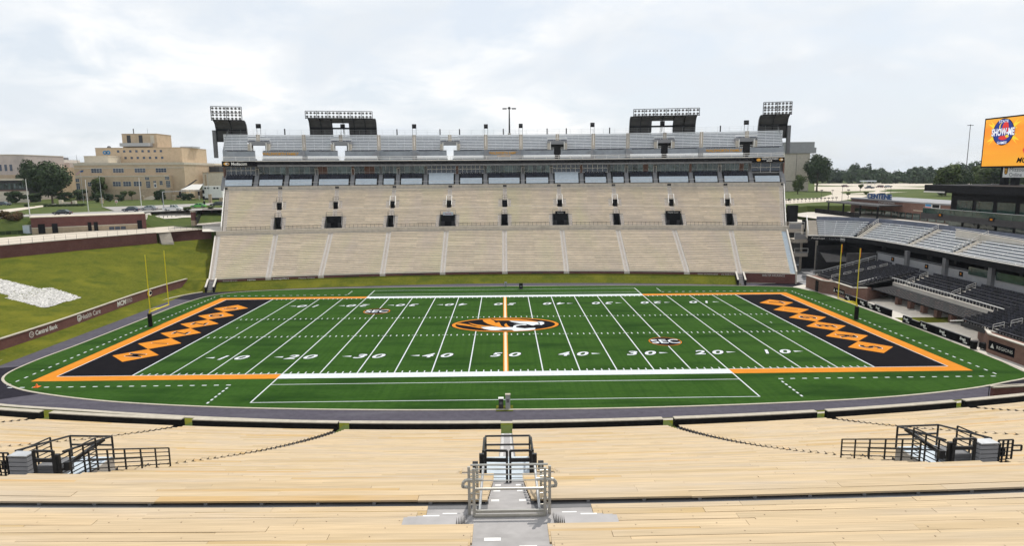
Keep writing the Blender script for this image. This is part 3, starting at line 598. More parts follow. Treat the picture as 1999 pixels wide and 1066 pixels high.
# upper retaining walls, stair gap, walkway and railing
gapA, gapB = Vector((-85.0, 58.3)), Vector((-82.6, 61.5))
def cutcurve(P, y0, y1): return [(p.x, p.y) for p in P if y0 <= p.y <= y1]
for nm, seg, lab in (('retaining_wall', cutcurve(UW, -60, 57.8), 'long curved red brick retaining wall at the top of the grassy bank'), ('retaining_wall', [(-84.9, 63.4), (-81.0, 65.8), (-76.6, 68.2)], 'short red brick retaining wall between bank stairs and concrete stand')):
    wt = thing(nm, lab, 'wall'); b = MB(); b.wall(seg, .4, UZ0-.9, UZ1); b.build('brickwork', M['brick'], wt)
    b = MB(); b.wall([(x+.08, y-.05) for x, y in seg], .6, UZ1, UZ1+.10); b.build('coping', M['kerb'], wt)
    # railing with mesh infill along the coping
    rt = thing('walkway_railing', 'thin wire mesh railing along ' + ('the long curved walkway wall' if len(seg) > 3 else 'the short brick wall beside the stand'), 'railing')
    R2 = resample([Vector(p) for p in seg], max(3, int(len(seg)*1.2)) if len(seg) > 3 else 8)
    if len(seg) > 3: R2 = resample([Vector(p) for p in seg], 60)
    for a, c in zip(R2, R2[1:]):
        b = MB(); b.tube((a.x-.2, a.y, UZ1+.1), (a.x-.2, a.y, UZ1+1.2), .03, n=5); b.build('post', M['mid_grey'], rt)
    b = MB()
    for zz in (UZ1+1.2, UZ1+.65, UZ1+.2): b.pipe([(p.x-.2, p.y, zz) for p in R2], .02, 4)
    b.build('rail', M['mid_grey'], rt)
st = thing('bank_stair', 'short concrete stair through the brick walls at the top of the bank', 'stairs'); 
for i in range(8):
    b = MB(); t = i/8; a = Vector((-84.4, 60.0)); dd = Vector((-.62, .78)); q = Vector((.78, .62)); c = a-dd*(2.6-i*.36); z = UZ0+.1+i*.32
    b.prism([tuple(c+q*1.35), tuple(c+dd*.7+q*1.35), tuple(c+dd*.7-q*1.35), tuple(c-q*1.35)], UZ0-.8, z); b.build('step', M['concrete'], st)
b = MB(); W1 = [(p.x-.38, p.y, UZ1-.02) for p in UW]; n = len(W1)
def outw(p, d): v = Vector((p[0]+20, p[1]-5)).normalized(); return (p[0]-.80*d, p[1]+.60*d, p[2])
W2 = [outw(p, 21) for p in W1]; b.sheet(W1[::1], W2) ; struct('walkway', b, M['pave'])
# ================================================================== the large grandstand across the field
FX, FT = 0.76, 0.31                         # tread and rise of the lower deck
fs = thing('far_grandstand', 'large three-tier concrete grandstand with pale benches across the field', 'grandstand', (0, 44, 0))
AISLE_TOP = [538, 645.7, 759, 871.6, 985, 1097, 1206, 1316, 1427]     # centre of each aisle at the top of the lower deck (photo column)
AISLE_BOT = [523, 626, 746.5, 864, 985.5, 1106, 1224, 1341, 1444]
LE_T, LE_B, RE_T, RE_B = 421, 409, 1534, 1553
def a_at(ut, ub, s): t = s/19.0; return fa(ub, 0, 530)*(1-t)+fa(ut, 19, 447)*t
edgesB = [LE_B]+AISLE_BOT+[RE_B]; edgesT = [LE_T]+AISLE_TOP+[RE_T]
NR = 25; Z0F = 2.15
def ang(k, s, e=0.0): return a_at(edgesT[k], edgesB[k], s)+e/(RF+s)
# front wall below the first row
fw = thing('front_wall', 'low dark red brick wall with faint sponsor names below the first row of the far stand', 'wall', (0, 44, 0))
for k in range(10):
    a0 = ang(k, 0, .62 if k else .0); a1 = ang(k+1, 0, -.62 if k < 9 else 0); n = 5; b = MB(); cp = MB()
    z0 = 1.2 if k < 9 else -.2
    pts = [far(-.02, a0+(a1-a0)*i/n, 0) for i in range(n+1)]; q = [(p.x, p.y) for p in pts]
    b.wall(q, .3, z0, Z0F-.06); b.build('brickwork', M['brick'], fw)
    cp.wall([(p.x, p.y-.06) for p in pts], .4, Z0F-.06, Z0F+.06); cp.build('coping', M['concrete_light'], fw)
def farwall_text(body, u0, u1, v, h, m=M['offwhite'], z=Z0F-.42, **kw):
    a0 = fa(u0, 0, v); a1 = fa(u1, 0, v); p = far(-.05, (a0+a1)/2, z); q0 = far(0, a0, 0); q1 = far(0, a1, 0)
    return lettering('lettering', body, p, q1-q0, (0, 0, 1), m, fw, width=(q1-q0).length, height=h, lift=.03, **kw)
farwall_text('EdwardJones', 435, 463, 545, .34); farwall_text('HyVee', 483, 499, 543, .42, bold=.04); farwall_text('StorageMart', 532, 564, 541, .36, bold=.04); farwall_text('Mizzou Online', 583, 614, 539, .34)
farwall_text('GREAT SOUTHERN BANK', 1362, 1402, 531, .3); farwall_text('ALTERCARE', 1408, 1438, 531, .28); farwall_text('SHELTER INSURANCE', 1488, 1532, 536, .45)
def faint_row(u0, u1, v):                   # worn, unreadable dark lettering
    rn = random.Random(int(u0)); u = u0
    while u < u1:
        w = rn.uniform(.8, 1.9); a0 = fa(u, 0, v); a1 = fa(u+w, 0, v); b = MB(); p, q = far(-.06, a0, 0), far(-.06, a1, 0); z = Z0F-.42
        b.quad(Vector((p.x, p.y, z-.14)), Vector((q.x, q.y, z-.14)), Vector((q.x, q.y, z+.14)), Vector((p.x, p.y, z+.14))); b.build('worn_letter', M['dark_grey'], fw); u += w+rn.uniform(.4, 1.2)
faint_row(672, 700, 537); faint_row(786, 828, 535); faint_row(916, 935, 533); faint_row(1038, 1060, 532)
# grass slope between track kerb and wall
b = MB(); n = 60; A = []; B = []; C = []
aL, aR = ang(0, 0)-.004, ang(9, 0)
for i in range(n+1):
    a = aL+(aR-aL)*i/n; A.append(far(-3.4, a, -.02)); B.append(far(-1.6, a, .75)); C.append(far(.05, a, 1.62))
b.sheet(B, C); b.sheet(A, B); struct('grass_slope', b, M['grass'])
# ------------------------------------------------------------------ lower deck, bay by bay: concrete tier under a plank on each row
def tier(b, s, z, a0, a1, rise, tread, seg, mi=0):
    n = seg
    for i in range(n):
        p, q = a0+(a1-a0)*i/n, a0+(a1-a0)*(i+1)/n
        b.quad(far(s, p, z-rise), far(s, q, z-rise), far(s, q, z), far(s, p, z), mi)
        b.quad(far(s, p, z), far(s, q, z), far(s+tread, q, z), far(s+tread, p, z), mi)
def plank(b, s, z, a0, a1, w, th, seg, mi=0):
    for i in range(seg):
        p, q = a0+(a1-a0)*i/seg, a0+(a1-a0)*(i+1)/seg
        b.hexa((far(s, p, z), far(s, q, z), far(s+w, q, z), far(s+w, p, z), far(s, p, z+th), far(s, q, z+th), far(s+w, q, z+th), far(s+w, p, z+th)), mi)
AW = .62
for k in range(10):
    b = MB()
    for r in range(NR):
        s = r*FX; z = Z0F+r*FT
        a0 = ang(k, s, AW if k else .95); a1 = ang(k+1, s, -AW if k < 9 else -1.0)
        tier(b, s, z, a0, a1, FT, FX, 2, 1)
        plank(b, s+.02, z+.09, a0, a1, .42, .22, 2, 0)
    b.build('bench_bay', [M['bench_far'], M['concrete']], fs, kind='stuff')
for k in range(11):                         # aisles: half steps with worn white edges
    b = MB(); w0, w1 = (-AW, AW) if 0 < k < 10 else ((-.05, .95) if k == 0 else (-1.0, .05))
    for r in range(NR):
        for h in (0, 1):
            s = r*FX+h*FX/2; z = Z0F+r*FT+h*FT/2
            tier(b, s, z, ang(k, s, w0), ang(k, s, w1), FT/2 if (r or h) else 1.0, FX/2, 1, 0)
            if (0 < k < 10): 
                for e0, e1 in ((w0, w0+.4), (w1-.4, w1)):
                    tier(b, s-.012, z+.006, ang(k, s, e0), ang(k, s, e1), .08, .15, 1, 1)
            elif k == 0: tier(b, s-.012, z+.006, ang(k, s, .35), ang(k, s, .95), .08, .2, 1, 1)
    b.build('aisle_stair', [M['step_far'] if k < 10 else M['tarp'], M['nosing']], fs)
# side walls of the lower deck
for k, e in ((0, -.08), (10, .1)):
    b = MB(); n = NR
    for r in range(n):
        s0, s1 = r*FX, (r+1)*FX; z0, z1 = Z0F+r*FT, Z0F+(r+1)*FT
        for (w, top) in ((.28, .55 if k else .12),):
            p = [far(s0, ang(k, s0, e), -.5), far(s0, ang(k, s0, e+w*(1 if k else -1)), -.5), far(s1, ang(k, s1, e+w*(1 if k else -1)), -.5), far(s1, ang(k, s1, e), -.5)]
            zt = [z0+top, z0+top, z1+top, z1+top]; b.hexa(p+[Vector((v.x, v.y, t)) for v, t in zip(p, zt)])
    b.build('side_wall', M['concrete_light'], fs)
# foot stair at the left end and at the right end of the wall
def foot_stair(k, e0, e1, lab):
    t = thing('foot_stair', lab, 'stairs', far(-3, ang(k, 0, (e0+e1)/2), 0))
    for i in range(7):
        b = MB(); s = -3.3+i*.46; z = .1+i*.30; p = [far(s, ang(k, 0, e0), -.1), far(s, ang(k, 0, e1), -.1), far(0, ang(k, 0, e1), -.1), far(0, ang(k, 0, e0), -.1)]
        b.hexa(p+[Vector((v.x, v.y, z)) for v in p]); b.build('step', M['step'], t)
    for e in (e0-.35, e1):
        b = MB(); c = MB(); P = [far(-3.6, ang(k, 0, e), 0), far(-3.6, ang(k, 0, e+.35), 0), far(0, ang(k, 0, e+.35), 0), far(0, ang(k, 0, e), 0)]; zt = [1.1, 1.1, 2.3, 2.3]
        b.hexa([Vector((v.x, v.y, -.1)) for v in P]+[Vector((v.x, v.y, h)) for v, h in zip(P, zt)]); b.build('cheek_wall', M['dark'], t)
        c.hexa([Vector((v.x, v.y, h)) for v, h in zip(P, zt)]+[Vector((v.x, v.y, h+.12)) for v, h in zip(P, zt)]); c.build('coping', M['concrete_light'], t)
foot_stair(0, -.2, 1.0, 'short stair between two dark cheek walls at the bank end of the far stand'); foot_stair(9, -.6, .6, 'short stair with pale cheek walls beside the tall brick wall of the far stand')
# ------------------------------------------------------------------ concourse parapet and middle deck
S1 = 19.0; ZT = Z0F+NR*FT-.05; ZC = 10.95
edM_b = [433]+[541, 650, 761, 873, 985, 1095, 1205, 1317, 1426]+[1532]       # aisle columns at the bottom of the middle deck
edM_t = [440]+[547, 658, 770, 879, 985.5, 1091, 1197.5, 1306, 1416]+[1528]   # and at its top
S2, MX, MT, NM = 20.6, 0.76, 0.372, 25
def mang(k, s, e=0.0): t = (s-S2)/19.0; return (fa(edM_b[k], S2, 436)*(1-t)+fa(edM_t[k], S2+19, 365)*t)+e/(RF+s)
aL, aR = mang(0, S2, -1.2), mang(10, S2, .8)
b = MB(); n = 40
for i in range(n):
    p, q = aL+(aR-aL)*i/n, aL+(aR-aL)*(i+1)/n
    b.hexa([far(S1, p, ZT-.4), far(S1, q, ZT-.4), far(S1+.25, q, ZT-.4), far(S1+.25, p, ZT-.4), far(S1, p, ZC+.02), far(S1, q, ZC+.02), far(S1+.25, q, ZC+.02), far(S1+.25, p, ZC+.02)], 0)
b.build('parapet', M['concrete'], fs)
b = MB()
for i in range(n):
    p, q = aL+(aR-aL)*i/n, aL+(aR-aL)*(i+1)/n
    b.hexa([far(S1-.05, p, ZC+.02), far(S1-.05, q, ZC+.02), far(S1+.32, q, ZC+.02), far(S1+.32, p, ZC+.02), far(S1-.05, p, ZC+.12), far(S1-.05, q, ZC+.12), far(S1+.32, q, ZC+.12), far(S1+.32, p, ZC+.12)])
    b.quad(far(S1+.2, p, ZC-.3), far(S1+.2, q, ZC-.3), far(S2+.1, q, ZC-.3), far(S2+.1, p, ZC-.3))
b.build('concourse_floor', M['concrete_light'], fs)
BIG = (2, 4, 6, 8)                          # wide portals; the other aisles have narrow ones
def voms(k):                                # (first row, last row, half width) of the openings on aisle k
    v = []
    if 0 < k < 10: v.append((0, 6, 2.0 if k in BIG else .8)); v.append((12, 16, .72))
    return v
def row_gap(k, r):
    for r0, r1, h in voms(k):
        if r0 <= r <= r1: return h+1.0
    return .55
for k in range(10):
    b = MB()
    for r in range(NM):
        s = S2+r*MX; z = ZC+r*MT
        g0 = row_gap(k, r) if k else .9; g1 = row_gap(k+1, r) if k < 9 else .9
        a0 = mang(k, s, g0); a1 = mang(k+1, s, -g1)
        tier(b, s, z, a0, a1, MT, MX, 2, 1)
        plank(b, s+.02, z+.07, a0, a1, .42, .29, 2, 0)
    b.build('upper_bench_bay', [M['bench_far'], M['concrete']], fs, kind='stuff')
for k in range(11):
    b = MB()
    for r in range(NM):
        s = S2+r*MX; z = ZC+r*MT; gaps = []
        inv = [h for r0, r1, h in voms(k) if r0 <= r <= r1]
        if inv: gaps = [(-inv[0]-1.0, -inv[0]-.1), (inv[0]+.1, inv[0]+1.0)]
        elif k == 0: gaps = [(0, .9)]
        elif k == 10: gaps = [(-.9, 0)]
        else: gaps = [(-.55, .55)]
        for g0, g1 in gaps:
            for h in (0, 1): tier(b, s+h*MX/2, z+h*MT/2, mang(k, s, g0), mang(k, s, g1), MT/2+.1, MX/2, 1, 0)
            tier(b, s-.012, z+.008, mang(k, s, g0), mang(k, s, g0+.3), .1, .2, 1, 1); tier(b, s-.012, z+.008, mang(k, s, g1-.3), mang(k, s, g1), .1, .2, 1, 1)
    b.build('aisle_stair', [M['step_far'], M['nosing']], fs, kind='stuff')
# light edge strip half way up
for k in range(10):
    b = MB(); s = S2+12*MX; a0 = mang(k, s, row_gap(k, 12) if k else 0); a1 = mang(k+1, s, -row_gap(k+1, 12) if k < 9 else 0); plank(b, s-.06, ZC+12*MT-.12, a0, a1, .1, .2, 2); b.build('edge_strip', M['concrete_light'], fs)
# openings (portals) in the middle deck
def portal(k, r0, r1, h, upper):
    s0 = S2+r0*MX; s1 = S2+(r1+1)*MX; z0 = ZC+r0*MT-.28; z1 = ZC+(r1+1)*MT
    v = bpy.data.objects.new('portal', None); link(v); v.parent = fs; v.location = far(s0, mang(k, s0), z0)-fs.location
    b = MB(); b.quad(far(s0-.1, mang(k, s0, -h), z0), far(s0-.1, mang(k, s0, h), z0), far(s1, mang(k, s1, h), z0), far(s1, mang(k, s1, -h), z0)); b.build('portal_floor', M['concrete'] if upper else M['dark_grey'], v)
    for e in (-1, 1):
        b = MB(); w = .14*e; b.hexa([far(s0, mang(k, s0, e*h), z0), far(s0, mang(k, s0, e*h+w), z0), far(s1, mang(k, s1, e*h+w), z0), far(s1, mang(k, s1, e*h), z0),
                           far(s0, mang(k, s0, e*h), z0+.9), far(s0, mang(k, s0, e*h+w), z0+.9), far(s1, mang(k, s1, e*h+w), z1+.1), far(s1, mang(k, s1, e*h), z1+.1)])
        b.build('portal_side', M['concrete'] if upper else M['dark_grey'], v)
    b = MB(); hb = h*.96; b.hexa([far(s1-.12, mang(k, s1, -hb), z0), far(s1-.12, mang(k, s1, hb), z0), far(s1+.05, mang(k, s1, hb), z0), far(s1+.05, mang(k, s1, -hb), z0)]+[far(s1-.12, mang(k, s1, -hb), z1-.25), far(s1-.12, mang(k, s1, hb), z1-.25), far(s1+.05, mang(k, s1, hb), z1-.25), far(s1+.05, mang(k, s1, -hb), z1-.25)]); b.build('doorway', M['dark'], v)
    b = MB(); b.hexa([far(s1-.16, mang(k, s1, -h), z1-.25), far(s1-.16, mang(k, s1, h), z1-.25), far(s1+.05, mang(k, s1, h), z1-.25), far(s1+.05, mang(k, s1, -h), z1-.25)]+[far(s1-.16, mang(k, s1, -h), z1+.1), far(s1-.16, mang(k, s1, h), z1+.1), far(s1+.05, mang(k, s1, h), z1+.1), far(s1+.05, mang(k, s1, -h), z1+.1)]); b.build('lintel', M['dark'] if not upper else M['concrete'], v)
    white = upper and k in (3, 4, 6, 7, 8, 9); m = M['white'] if white else M['black_metal']; b = MB(); rr = .07 if white else .035
    top = [far(s1, mang(k, s1, -h), z1+1.15), far(s1, mang(k, s1, h), z1+1.15)]
    b.pipe([far(s0+.4, mang(k, s0, -h), z0+1.0)]+top+[far(s0+.4, mang(k, s0, h), z0+1.0)], rr, 5)
    for e in (-h, 0, h): b.tube(far(s1, mang(k, s1, e), z1), far(s1, mang(k, s1, e), z1+1.15), rr*.8, n=5) if (e or not white) else None
    if not white: b.pipe([far(s1, mang(k, s1, -h), z1+.6), far(s1, mang(k, s1, h), z1+.6)], .025, 4)
    b.build('portal_rail', m, v)
    if not upper and h > 1:
        for e in (-1, 1):
            b = MB(); b.hexa([far(s1-1.4, mang(k, s1, e*h*.95), z0), far(s1-1.4, mang(k, s1, e*h*.45), z0), far(s1-1.25, mang(k, s1, e*h*.45), z0), far(s1-1.25, mang(k, s1, e*h*.95), z0)]+[far(s1-1.4, mang(k, s1, e*h*.95), z0+1.3), far(s1-1.4, mang(k, s1, e*h*.45), z0+1.3), far(s1-1.25, mang(k, s1, e*h*.45), z0+1.3), far(s1-1.25, mang(k, s1, e*h*.95), z0+1.3)]); b.build('side_panel', M['dark_grey'], v)
        if k in (4, 6, 8):
            hw = 1.35; sb = s1-.2; c = far(sb, mang(k, s1), z1+.35); ux = far(sb, mang(k, s1, 1), 0)-far(sb, mang(k, s1, -1), 0); ux.normalize()
            b = MB(); b.bar(c-ux*(hw+(.5 if k == 8 else 0)), c+ux*(hw+(.5 if k == 8 else 0)), .12, .85); sg = b.build('sign_board', M['tarp'] if k == 4 else M['dark'], v)
            uz = Vector((0, 0, 1)); nn = c-ux.cross(uz)*0
            fr = c+ux.cross(uz)*.07
            if k == 8: lettering('lettering', 'Health Care', fr+Vector((0, 0, .02)), ux, uz, M['offwhite'], v, width=2.6, height=.42, lift=.01)
            else: lettering('lettering', 'Coca-Cola', fr, ux, uz, M['red_sign'] if k == 4 else M['offwhite'], v, width=1.6, height=.4, lift=.01)
for k in range(1, 10):
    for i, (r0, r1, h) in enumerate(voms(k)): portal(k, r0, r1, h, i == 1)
# black rail along the concourse front, one length per bay
for k in range(10):
    s = S2-.05; g0 = (row_gap(k, 0)-.1) if k else .9; g1 = (row_gap(k+1, 0)-.1) if k < 9 else .6; a0 = mang(k, s, g0); a1 = mang(k+1, s, -g1)
    n = 9; b = MB(); P = [far(s, a0+(a1-a0)*i/n, ZC-.3) for i in range(n+1)]
    for zz in (.5, 1.1): b.pipe([p+Vector((0, 0, zz)) for p in P], .028, 4)
    for p in P: b.tube(p, p+Vector((0, 0, 1.25)), .03, n=4); b.box(p.x-.12, p.x+.12, p.y-.1, p.y+.1, p.z, p.z+.28)
    b.build('concourse_rail', M['black_metal'], fs)
# wall strip at the top of the middle deck with little signs
S3 = S2+NM*MX; ZS = ZC+NM*MT
aL, aR = mang(0, S3, -.4), mang(10, S3, .4)
def arcbox(b, s0, s1, a0, a1, z0, z1, n=1, mi=0):
    for i in range(n):
        p, q = a0+(a1-a0)*i/n, a0+(a1-a0)*(i+1)/n
        b.hexa([far(s0, p, z0), far(s0, q, z0), far(s1, q, z0), far(s1, p, z0), far(s0, p, z1), far(s0, q, z1), far(s1, q, z1), far(s1, p, z1)], mi)
b = MB(); arcbox(b, S3, S3+.3, aL, aR, ZS-.6, ZS+1.05, 40); b.build('top_wall', M['concrete'], fs)
for k in range(11):
    b = MB(); s = S3-.06; u = edM_t[k]; arcbox(b, S3-.08, S3-.01, mang(k, s, -.48), mang(k, s, .48), ZS+.28, ZS+.82); sg = b.build('section_sign', M['dark'], fs); b = MB(); arcbox(b, S3-.1, S3-.082, mang(k, s, -.28), mang(k, s, .28), ZS+.45, ZS+.62); b.build('sign_face', M['mid_grey'], fs)
# white end rails on both sides of the middle deck
for k, e in ((0, -.25), (10, .25)):
    b = MB(); P = []
    for r in range(0, NM+1): s = S2+r*MX; P.append(far(s, mang(k, s, e), ZC+r*MT+1.1))
    for r in range(0, NM, 3): b.tube(P[r]-Vector((0, 0, 1.2)), P[r], .05, n=5)
    b.pipe(P[::3], .085, 5); b.pipe([p-Vector((0, 0, .5)) for p in P[::3]], .05, 5); b.build('end_rail', M['white'], fs)
    b = MB()
    for r in range(NM):
        s0 = S2+r*MX; s1 = s0+MX; z = ZC+r*MT; w = .25 if k else -.25; arc = [far(s0, mang(k, s0, e), 0), far(s0, mang(k, s0, e+w), 0), far(s1, mang(k, s1, e+w), 0), far(s1, mang(k, s1, e), 0)]
        b.hexa([Vector((p.x, p.y, 8.5)) for p in arc]+[Vector((p.x, p.y, z+.1)) for p in arc])
    b.build('side_wall', M['concrete'], fs)
# ------------------------------------------------------------------ suite level: balcony seats, glass front
DIV = [436, 499.5, 558.5, 616, 687.5, 742.5, 776.5, 830.5, 892, 947.5, 1020.5, 1076.5, 1135.5, 1189.5, 1223.5, 1279.5, 1349.5, 1406.5, 1466, 1528]
SB = S3+.35; ZB = ZS+.75                     # balcony front
def fap(u): return fa(u, SB+2, 345)
zb = lambda v, s: ats(986, v, s)[1]
GW = SB+5.2                                  # glass wall
Z_t0 = zb(356, SB); Z_t1 = zb(346.5, SB+1.8); Z_g0 = zb(335.5, GW); Z_g1 = zb(321.5, GW)
suite = MB(); arcbox(suite, SB, GW+8, mang(0, S3, -.3), mang(10, S3, .3), ZS-1.5, ZS+.72, 30); suite.build('suite_floor', M['concrete'], fs)
WHITEW = (0, 7, 8, 11, 12)                   # bays with white gridded windows
TARP3 = (7, 11)
for i in range(len(DIV)-1):
    a0 = fap(DIV[i])+.95/(RF+SB); a1 = fap(DIV[i+1])-.95/(RF+SB); am = (a0+a1)/2
    if i == 0: a0 -= .5/(RF+SB)
    # pale covered front rows
    b = MB(); n = 3; zt = Z_t1 if i not in TARP3 else Z_g0-.1; st_ = SB+1.8 if i not in TARP3 else SB+3.6
    for j in range(n):
        p, q = a0+(a1-a0)*j/n, a0+(a1-a0)*(j+1)/n; w = .05*math.sin(j*2.1+i)
        b.quad(far(SB+.05, p, Z_t0-.25), far(SB+.05, q, Z_t0-.25), far(SB+.3, q, Z_t0+.15+w), far(SB+.3, p, Z_t0+.15)); b.quad(far(SB+.3, p, Z_t0+.15), far(SB+.3, q, Z_t0+.15+w), far(st_, q, zt), far(st_, p, zt))
    b.build('seat_cover', M['tarp'], fs)
    # dark tip-up seats, two rows
    if i not in TARP3 and i != 18:
        b = MB(); ns = max(4, int((a1-a0)*(RF+SB)/.62))
        for row in range(3):
            for j in range(ns):
                c = a0+(a1-a0)*(j+.5)/ns; s = SB+2.0+row*.95; z = Z_t1-.25+row*.42; h = .26/(RF+s)
                b.hexa([far(s, c-h, z), far(s, c+h, z), far(s+.5, c+h, z), far(s+.5, c-h, z), far(s, c-h, z+.12), far(s, c+h, z+.12), far(s+.5, c+h, z+.14), far(s+.5, c-h, z+.14)])
                b.hexa([far(s+.42, c-h, z+.1), far(s+.42, c+h, z+.1), far(s+.52, c+h, z+.1), far(s+.52, c-h, z+.1), far(s+.5, c-h, z+.85), far(s+.5, c+h, z+.85), far(s+.58, c+h, z+.85), far(s+.58, c-h, z+.85)])
        b.build('suite_seats', M['seat_navy'], fs, kind='stuff')
        b = MB()
        for row in range(3): s = SB+1.85+row*.95; z = Z_t1-.3+row*.42; arcbox(b, s, s+.98, a0, a1, z-.6, z, 2)
        b.build('suite_tier', M['dark_grey'], fs)
    # glass front with mullions
    g0, g1 = fap(DIV[i])+.35/(RF+GW), fap(DIV[i+1])-.35/(RF+GW)
    zlo = Z_g0-.35
    np_ = max(4, round((g1-g0)*(RF+GW)/1.35)); white = i in WHITEW; lastb = (i == 18)
    if lastb: np_ = 3; zlo = zb(341, GW)
    brk = {3: (.0, .22), 4: (.42, .8), 14: (.55, .72), 15: (.0, .0), 17: (.72, .9)}.get(i)
    for j in range(np_):
        t0, t1 = j/np_, (j+1)/np_; p, q = g0+(g1-g0)*t0, g0+(g1-g0)*t1; tm = (t0+t1)/2; b = MB()
        isb = brk and brk[0] <= tm <= brk[1]
        arcbox(b, GW, GW+.06, p, q, zlo, Z_g1, 1); b.build('window_pane' if not isb else 'brick_pier', M['brick_brown'] if isb else (M['glass'] if not (white or lastb) else M['glass_blue']), fs)
    b = MB(); mm = M['white'] if (white or lastb) else M['offwhite']; wv = .10 if (white or lastb) else .035
    for j in range(np_+1):
        p = g0+(g1-g0)*j/np_; arcbox(b, GW-.05, GW-.004, p-wv/(RF+GW)*.6, p+wv/(RF+GW)*.6, zlo, Z_g1)
    for zz in ((zlo, (zlo+Z_g1)/2, Z_g1-.12) if (white or lastb) else (zlo+.55, Z_g1-.06)): arcbox(b, GW-.056, GW-.006, g0, g1, zz, zz+wv*1.4)
    b.build('window_frame', mm, fs)
    if i in (0, 2, 3, 5, 9, 10, 13, 14, 16):
        d = MB(); p = fap(DIV[i+1]); 
        for e in (-.42, .38): arcbox(d, GW-.2, GW-.08, p+e/(RF+GW), p+(e+.14)/(RF+GW), Z_g0-1.3, Z_g1-.7)
        arcbox(d, GW-.2, GW-.08, p-.42/(RF+GW), p+.52/(RF+GW), Z_g1-.85, Z_g1-.7); d.build('door_frame', M['offwhite'], fs)
for i, u in enumerate(DIV):
    b = MB(); c = fap(u); h = .55/(RF+SB)
    for j in range(6): arcbox(b, SB+.1+j*.85, SB+.1+(j+1)*.85, c-h, c+h, ZS, Z_t0+.0+j*(Z_g0-Z_t0)/6)
    b.build('suite_stair', M['concrete_grey'], fs)
    b = MB(); arcbox(b, GW-.15, GW-.02, c-.33/(RF+GW), c+.33/(RF+GW), Z_g0-.6, Z_g1); b.build('pier', M['mid_grey'] if i % 4 else M['brick_brown'], fs)
b = MB(); P = [far(SB, mang(0, S3)+(mang(10, S3)-mang(0, S3))*i/60, Z_t0+.55) for i in range(61)]; b.pipe(P, .035, 4)
for p in P[::2]: b.tube(p-Vector((0, 0, .9)), p, .02, n=4)
b.build('balcony_rail', M['offwhite'], fs)
b = MB(); arcbox(b, GW-.02, GW+.3, mang(0, S3, -.3), mang(10, S3, .3), ZS, Z_g0-.3, 30); arcbox(b, GW+.3, GW+.6, mang(0, S3, -.3), mang(10, S3, .3), ZS, Z_g1+1, 30); b.build('suite_wall', M['dark_grey'], fs)
# end walls of the suite level
for k, e in ((0, -.5), (10, .5)):
    b = MB(); a = mang(k, S3, e); d = .35/(RF+SB)*(1 if k else -1); arcbox(b, GW-1.0, GW+9, a, a+d, 10, Z_g1+.5); b.build('end_wall', M['brick_brown'], fs)
# ------------------------------------------------------------------ upper deck
SU = S3+2.2; ZF0 = zb(322, SU); ZF1 = zb(313.5, SU); ZF2 = zb(312, SU)
uL, uR = fa(434, SU, 316), fa(1531, SU, 312)
b = MB(); arcbox(b, SU, SU+.35, uL, uR, ZF0+.45, ZF1+.15, 40); b.build('fascia', M['dark'], fs)
b = MB(); arcbox(b, SU+.05, SU+.3, uL, uR, ZF0-.1, ZF0+.45, 40); arcbox(b, SU+.3, GW+9, uL, uR, ZF0+.1, ZF0+.5, 40); b.build('soffit', M['mid_grey'], fs)
b = MB(); arcbox(b, SU-.1, SU+.4, uL, uR, ZF1+.15, ZF1+.42, 40); b.build('deck_kerb', M['offwhite'], fs)
def fascia_sign(u0, u1, lab):
    a0, a1 = fa(u0, SU, 318), fa(u1, SU, 318); b = MB(); arcbox(b, SU-.1, SU-.02, a0, a1, ZF0+.05, ZF1+.2, 2); return b.build('fascia_sign', M['paint_black'], fs)
def fascia_text(body, u0, u1, v, h, m, zoff=0.0, **kw):
    a0, a1 = fa(u0, SU, v), fa(u1, SU, v); p, q = far(SU-.12, a0, 0), far(SU-.12, a1, 0); c = (p+q)/2; c.z = (ZF0+ZF1)/2+.15+zoff
    return lettering('lettering', body, c, q-p, (0, 0, 1), m, fs, width=(q-p).length, height=h, lift=.02, **kw)
fascia_sign(433, 502, ''); fascia_text('Mediacom', 451.5, 482, 318, .85, M['white'], bold=.02)
def fascia_disc(u, v, rx, ry, m, lift=.03):
    a = fa(u, SU, v); p = far(SU-.12, a, (ZF0+ZF1)/2+.15); ux = far(SU, a+.001, 0)-far(SU, a-.001, 0); return disc(p, ux, (0, 0, 1), rx, m, fs, lift, 'round_badge', ry=ry)
fascia_disc(442, 318, .75, .42, M['gold']); fascia_disc(443, 318, .5, .28, M['white'], .04); fascia_disc(444.5, 318, .25, .16, M['paint_black'], .05)
fascia_sign(1468, 1531, ''); fascia_disc(1481, 309, .55, .4, M['gold']); fascia_text('GREAT SOUTHERN', 1487, 1519, 309, .42, M['white'], .24, bold=.02); fascia_text('BANK', 1497, 1508, 309, .38, M['white'], -.28, bold=.02); fascia_disc(1525, 309, .5, .35, M['gold']); fascia_disc(1526, 309, .3, .2, M['white'], .04)
# front rail
b = MB(); n = 90; P = [far(SU+.1, uL+(uR-uL)*i/n, ZF1+.42) for i in range(n+1)]
for z in (.95, .5): b.pipe([p+Vector((0, 0, z)) for p in P], .05, 4)
for p in P[::2]: b.tube(p, p+Vector((0, 0, .95)), .04, n=4)
b.build('front_rail', M['white'], fs)
